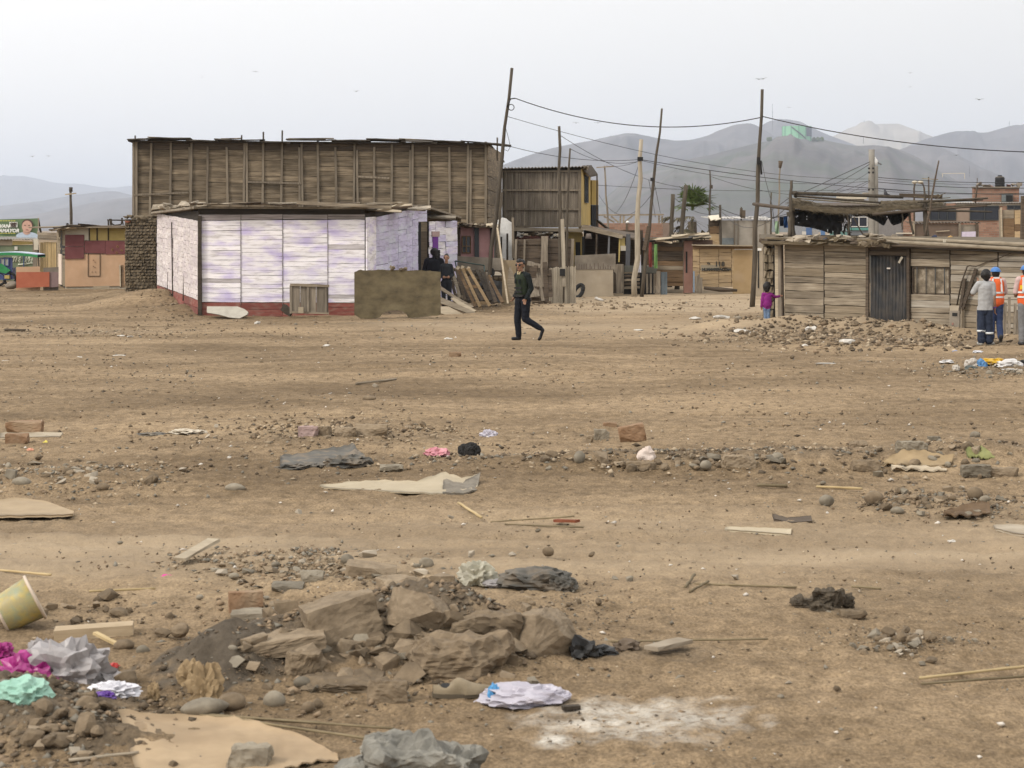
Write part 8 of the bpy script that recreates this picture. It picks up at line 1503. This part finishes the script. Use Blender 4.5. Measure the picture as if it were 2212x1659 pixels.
    V = [(-.26 * Lm + .11 * Lm * math.cos(g), -.005 + .030 * math.sin(g), .058 + .006 * math.sin(g)) for g in [i * math.pi / 8 for i in range(16)]]; mesh('opening', V, [tuple(range(16))], M_BLACK, t, M)
    # white bag with blue print
    o = bag('white_bag', 1137, 1526, 160, 52, PW, 11, 'crumpled white plastic bag with a blue edge on bare dirt', ridge=.38, dep=.6); bag('blue_print', 1068, 1517, 22, 36, plain('sky_blue_print', (.10, .32, .60), .4), 12, None, ridge=.4, parent=o); bag('bag_fold', 1190, 1520, 66, 36, PW, 13, None, ridge=.5, parent=o); bag('bag_fold', 1110, 1498, 80, 26, PW, 14, None, ridge=.5, parent=o)
    # bags behind the pile
    o = bag('green_bag', 1028, 1265, 66, 52, mk('clear_green_bag', [(.42, .40, .30), (.62, .58, .48)], 6, rand=0, rough=.3, trans=.3), 21, 'clear bag with green print behind the near pile', ridge=.45); bag('green_print', 1050, 1252, 38, 22, plain('leaf_green_print', (.16, .36, .10), .4), 22, None, ridge=.4, parent=o); bag('bag_tail', 1080, 1268, 60, 22, PG, 23, None, ridge=.4, parent=o)
    o = bag('grey_bag', 1165, 1276, 140, 58, PGR, 24, 'dusty grey plastic bag behind the near pile', ridge=.30, dep=.7); bag('bag_fold', 1208, 1277, 56, 36, PGR, 25, None, ridge=.5, parent=o)
    # black scraps
    for i, (vx, vy, w, h, lb) in enumerate(((1262, 1418, 50, 40, 'tallest black plastic scrap by the tilted block'), (1300, 1415, 52, 22, 'flat black plastic scrap right of the tall one'), (1352, 1408, 50, 28, 'black and brown scrap farthest right of the block'))): bag('black_scrap', vx, vy, w, h, PB if i < 2 else M_DARKB, 30 + i, lb, 'scrap', ridge=.6, sub=3)
    stick('wood_offcut', 1406, 1418, 1482, 1400, .05, M_GREYW, 'weathered wood offcut right of the black scraps', 'wood', flat=True); stick('dark_chip', 1215, 1538, 1252, 1535, .018, M_DARKW, 'short dark chip beside the white bag', 'wood chip', flat=True)
    # reeds and sticks
    for x0, y0, x1, y1, r_, mt, lb, lf in ((410, 1545, 850, 1588, .006, REED, 'longest dark reed above the bottom cardboard', .02), (470, 1552, 785, 1604, .0065, REED, 'second dark reed below the longest', .01), (430, 1550, 690, 1572, .008, REED, 'thin reed among the dark reeds', .01), (150, 1648, 300, 1636, .008, M_GREYW, 'pale lath at the foot of the corner heap', .01), (0, 1236, 110, 1246, .009, CANE, 'yellow cane at the left edge of the track', 0), (192, 1281, 335, 1275, .008, CANE, 'thin yellow cane above the timber offcut', 0), (990, 1090, 1040, 1122, .012, CANE, 'short pale stick slanting below the white board', 0), (1985, 1470, 2240, 1450, .008, CANE, 'long pale lath at lower right', .02), (1990, 1482, 2240, 1464, .007, REED, 'dark lath below the pale one at lower right', 0), (1635, 1052, 1700, 1054, .016, REED, 'short dark cane in the right middle', 0), (1765, 1055, 1862, 1064, .013, CANE, 'yellow cane left of the right stone heap', .02), (1500, 1265, 1720, 1272, .008, REED, 'thin root across the track left of the dark heap', 0), (1840, 1270, 1905, 1275, .008, REED, 'thin root right of the dark heap', 0), (1060, 1130, 1240, 1118, .007, REED, 'thin dry stem crossing the centre', 0), (1090, 1135, 1260, 1142, .007, REED, 'second dry stem crossing the centre', 0), (770, 832, 855, 822, .02, M_GREYW, 'grey lath far out left of centre', 0), (10, 715, 60, 716, .03, M_DARKB, 'dark stick on the far left dirt', 0), (1480, 1273, 1500, 1252, .010, REED, 'forked twig stub on the track', .02), (1490, 1282, 1530, 1266, .008, REED, 'twig beside the forked stub', .02), (1310, 1390, 1660, 1384, .006, REED, 'faint straw behind the wood offcut', 0)): stick('dry_stick', x0, y0, x1, y1, r_, mt, lb, 'stick', lf)
    for vx, vy, s in ((1880, 1482, 61), (1910, 1490, 62)): pass
    # boards mid ground
    ribbon('white_board', [(690, 1052), (760, 1044), (820, 1042), (900, 1045), (960, 1034), (1000, 1040), (1035, 1036)], [(700, 1056), (780, 1060), (860, 1066), (930, 1069), (960, 1069), (1000, 1068), (1030, 1060)], CARDP, 'pale buckled fibre board lying in the centre of the lot', 'board', [0, .01, .01, .03, .16, .06, .12], .01, .012, 6)
    ribbon('curled_flap', [(958, 1046), (1000, 1050), (1038, 1034)], [(955, 1069), (1000, 1069), (1030, 1061)], mk('darker_board_back', [(.13, .11, .085), (.24, .21, .165)], 6, rand=0), None, None, [.10, .05, .16], .012, .02, 7, parent=bpy.data.objects['white_board'])  # darker tone on the inside of the curl
    ribbon('dusty_sack', [(-40, 1090), (40, 1086), (100, 1090), (160, 1110)], [(-40, 1118), (40, 1118), (100, 1117), (158, 1116)], mk('dusty_fibre_sheet', [(.30, .225, .14), (.38, .29, .185)], 4, rand=0), 'smooth dusty sheet at the left edge of the track', 'sheet', [.05, .10, .06, .02], .02, .01, 8)
    for far, near, mt, lf, lb in (([(1567, 1143), (1640, 1145), (1710, 1148)], [(1565, 1149), (1640, 1153), (1708, 1159)], CARDP, [.01, .01, .02], 'long pale lath board right of centre'), ([(2145, 1140), (2190, 1138), (2240, 1142)], [(2150, 1146), (2190, 1156), (2240, 1162)], M_GREYW, [.02, .02, .02], 'grey board cut by the right edge'), ([(0, 938), (70, 937), (136, 938)], [(0, 948), (70, 947), (130, 946)], M_PALEW, [.01, .02, .02], 'old board under the brick pair'), ([(1668, 1118), (1700, 1124), (1752, 1120)], [(1672, 1126), (1710, 1133), (1755, 1130)], M_DARKB, [.06, .02, .03], 'dark curled board right of centre')): ribbon('loose_board', far, near, mt, lb, 'board', lf, .02, .004, 9)
    for far, near, mt, lf, lb, cat in (([(1912, 1000), (1960, 978), (2000, 984), (2062, 990)], [(1908, 1008), (1960, 1010), (2010, 1011), (2055, 1004)], mk('folded_card', [(.25, .18, .10), (.38, .28, .16)], 4, rand=0), [.02, .16, .10, .03], 'folded tan card below the grey rock', 'card'), ([(2085, 982), (2115, 978), (2150, 988)], [(2095, 992), (2120, 992), (2148, 992)], mk('olive_plate', [(.16, .17, .06), (.27, .27, .11)], 5, rand=0), [.05, .08, .03], 'olive green crumpled plate near the right edge', 'plate'), ([(2040, 1112), (2090, 1100), (2138, 1094)], [(2036, 1119), (2090, 1120), (2140, 1112)], M_BROWNW, [.03, .10, .08], 'curled brown bark piece below the right stone heap', 'bark'), ([(1925, 1012), (1990, 1014), (2045, 1015)], [(1925, 1017), (1990, 1020), (2045, 1020)], M_PALEW, [.01, .01, .01], 'flat lath under the folded card', 'lath'), ([(605, 990), (650, 984), (720, 978), (760, 976), (788, 992)], [(605, 1012), (660, 1012), (720, 1006), (760, 1004), (790, 1008)], PGR, [.03, .02, .12, .20, .08], 'crumpled grey tarp left of centre', 'tarp')): ribbon('flat_litter', far, near, mt, lb, cat, lf, .008, .03, 11)
    tp = [o_ for o_ in bpy.data.objects if o_.get('category') == 'tarp'][0]; bag('tarp_fold', 750, 1009, 82, 32, PGR, 141, None, ridge=.45, parent=tp); bag('tarp_fold', 650, 1012, 84, 20, PGR, 142, None, ridge=.4, parent=tp)
    bag('pink_scrap', 942, 985, 44, 20, mk('pink_cloth', [(.50, .20, .24), (.66, .34, .36)], 8, rand=0), 41, 'pink cloth scrap in the middle of the lot', 'cloth', ridge=.5); o = bag('black_sack', 1014, 984, 40, 32, M_BLACK, 42, 'small black tied sack right of the pink scrap', 'sack', ridge=.25); bag('sack_knot', 1012, 968, 18, 12, M_BLACK, 43, None, ridge=.3, parent=o)
    o = bag('pale_shoe', 1397, 995, 40, 34, mk('pinkish_white', [(.52, .42, .36), (.72, .64, .58)], 6, rand=0), 44, 'pale pinkish lump like a shoe below the tilted brick', 'shoe', ridge=.12); bag('white_scrap', 1055, 945, 30, 18, PW, 45, 'white plastic scrap in the middle distance', 'scrap', ridge=.5)
    stick('red_chip', 1200, 1132, 1248, 1136, .03, mk('red_brown_leaf', [(.13, .035, .018), (.22, .07, .03)], 8, rand=0), 'red brown chip in the centre foreground', 'chip', .01, flat=True)
    # rubbish by the workers
    for vx, vy, w, h, c_, s, lb in ((2145, 786, 52, 18, (.70, .42, .03), 51, 'yellow plastic bag in the rubbish by the workers'), (2182, 793, 50, 22, (.74, .72, .70), 52, 'white plastic bag right of the yellow one'), (2122, 792, 20, 18, (.12, .28, .52), 53, 'blue plastic scrap left of the yellow bag'), (2102, 792, 26, 20, (.55, .50, .44), 54, 'pale stone like bag left of the blue scrap'), (2212, 788, 16, 12, (.02, .02, .022), 55, 'black scrap right of the white bag'), (2048, 783, 26, 9, (.70, .68, .66), 56, 'white scrap left of the rubbish heap'), (2098, 798, 22, 12, (.13, .15, .14), 57, 'dark green scrap under the rubbish bags'), (2112, 762, 20, 7, (.72, .72, .75), 58, 'flat white paper below the grey shirt person'), (2063, 760, 10, 5, (.30, .36, .55), 59, 'bluish paper scrap left of the flat white paper'), (2066, 800, 14, 13, (.60, .55, .48), 60, 'upright pale stone before the rubbish'), (2195, 800, 40, 8, (.6, .57, .52), 160, 'flat pale litter in front of the white bag')):
        bag('rubbish_bag' if w > 30 else 'litter_scrap', vx, vy, w, h, mk('litter_%d' % s, [tuple(c * .8 for c in c_), c_], 8, rand=0, rough=.4, trans=.15), s, lb, 'bag' if w > 30 else 'scrap', ridge=.4, sub=3)
    W_ = plain('dirty_white', (.52, .49, .44), .7)
    for i, (vx, vy, w, h, lb) in enumerate(((705, 748, 16, 7, 'white scrap left of the lot centre'), (262, 726, 22, 6, 'white scrap on the far left dirt'), (280, 728, 14, 5, 'smaller white scrap beside the far left one'), (256, 769, 34, 6, 'flat white litter below the painted shack corner'), (170, 773, 14, 6, 'small white scrap left of the flat litter'), (968, 733, 18, 7, 'white scrap left of the walking person'), (1380, 714, 20, 6, 'white paper right of the walking person'), (1503, 690, 26, 10, 'pale stone at the left end of the shack heap'), (1560, 688, 34, 12, 'pale lump on the left of the shack heap'), (1604, 718, 34, 12, 'white litter in the left part of the shack heap'), (1628, 722, 16, 10, 'small white litter beside the left heap litter'), (1752, 712, 26, 14, 'white bag in the middle of the shack heap'), (1830, 742, 34, 16, 'grey white bag at the foot of the shack heap'), (1740, 748, 14, 7, 'small white scrap before the shack heap'), (2057, 1170, 18, 8, 'white cap on bare dirt at the right'), (1785, 785, 40, 3, 'thin white lath far right'), (10, 780, 26, 4, 'white litter at the left edge'), (495, 990, 10, 8, 'tiny white scrap left of the grey tarp'), (64, 973, 16, 8, 'orange pink scrap below the brick pair'), (97, 958, 12, 9, 'yellow scrap right of the short brick'), (357, 1246, 24, 10, 'magenta scrap on the track'), (555, 700, 14, 9, 'small white stone before the concrete slab'), (1945, 736, 10, 7, 'white chip below the corrugated door'), (1700, 690, 12, 8, 'yellowish chip near the child'))):
        c_ = {18: (.62, .30, .20), 19: (.62, .52, .10), 20: (.55, .06, .25)}.get(i); bag('litter_scrap', vx, vy, w * .85, h * .85, plain('scrap_%d' % i, c_, .6) if c_ else W_, 70 + i, lb, 'scrap', ridge=.45, sub=2)
    bag('dry_cloth', 400, 938, 60, 16, mk('dry_cloth', [(.40, .34, .26), (.58, .52, .42)], 8, rand=0), 99, 'pale crumpled cloth on the left middle ground', 'cloth', ridge=.6); bag('grey_cloth', 330, 940, 60, 9, PGR, 98, 'flat grey rag left of the pale cloth', 'cloth', ridge=.5); bag('yellow_wrapper', 478, 1375, 40, 22, plain('yellow_wrap', (.50, .38, .12), .5), 97, 'yellowish wrapper at the left end of the long slab', 'wrapper', ridge=.5); bag('paper_roll', 330, 1512, 24, 36, MATS['brown_paper'], 96, 'small torn paper left of the paper bag', 'paper', ridge=.5)
    stick('dog_bone', 1288, 636 + 12, 1300, 652, .05, W_, 'white bone like scrap at the slat panels', 'scrap')
litter()
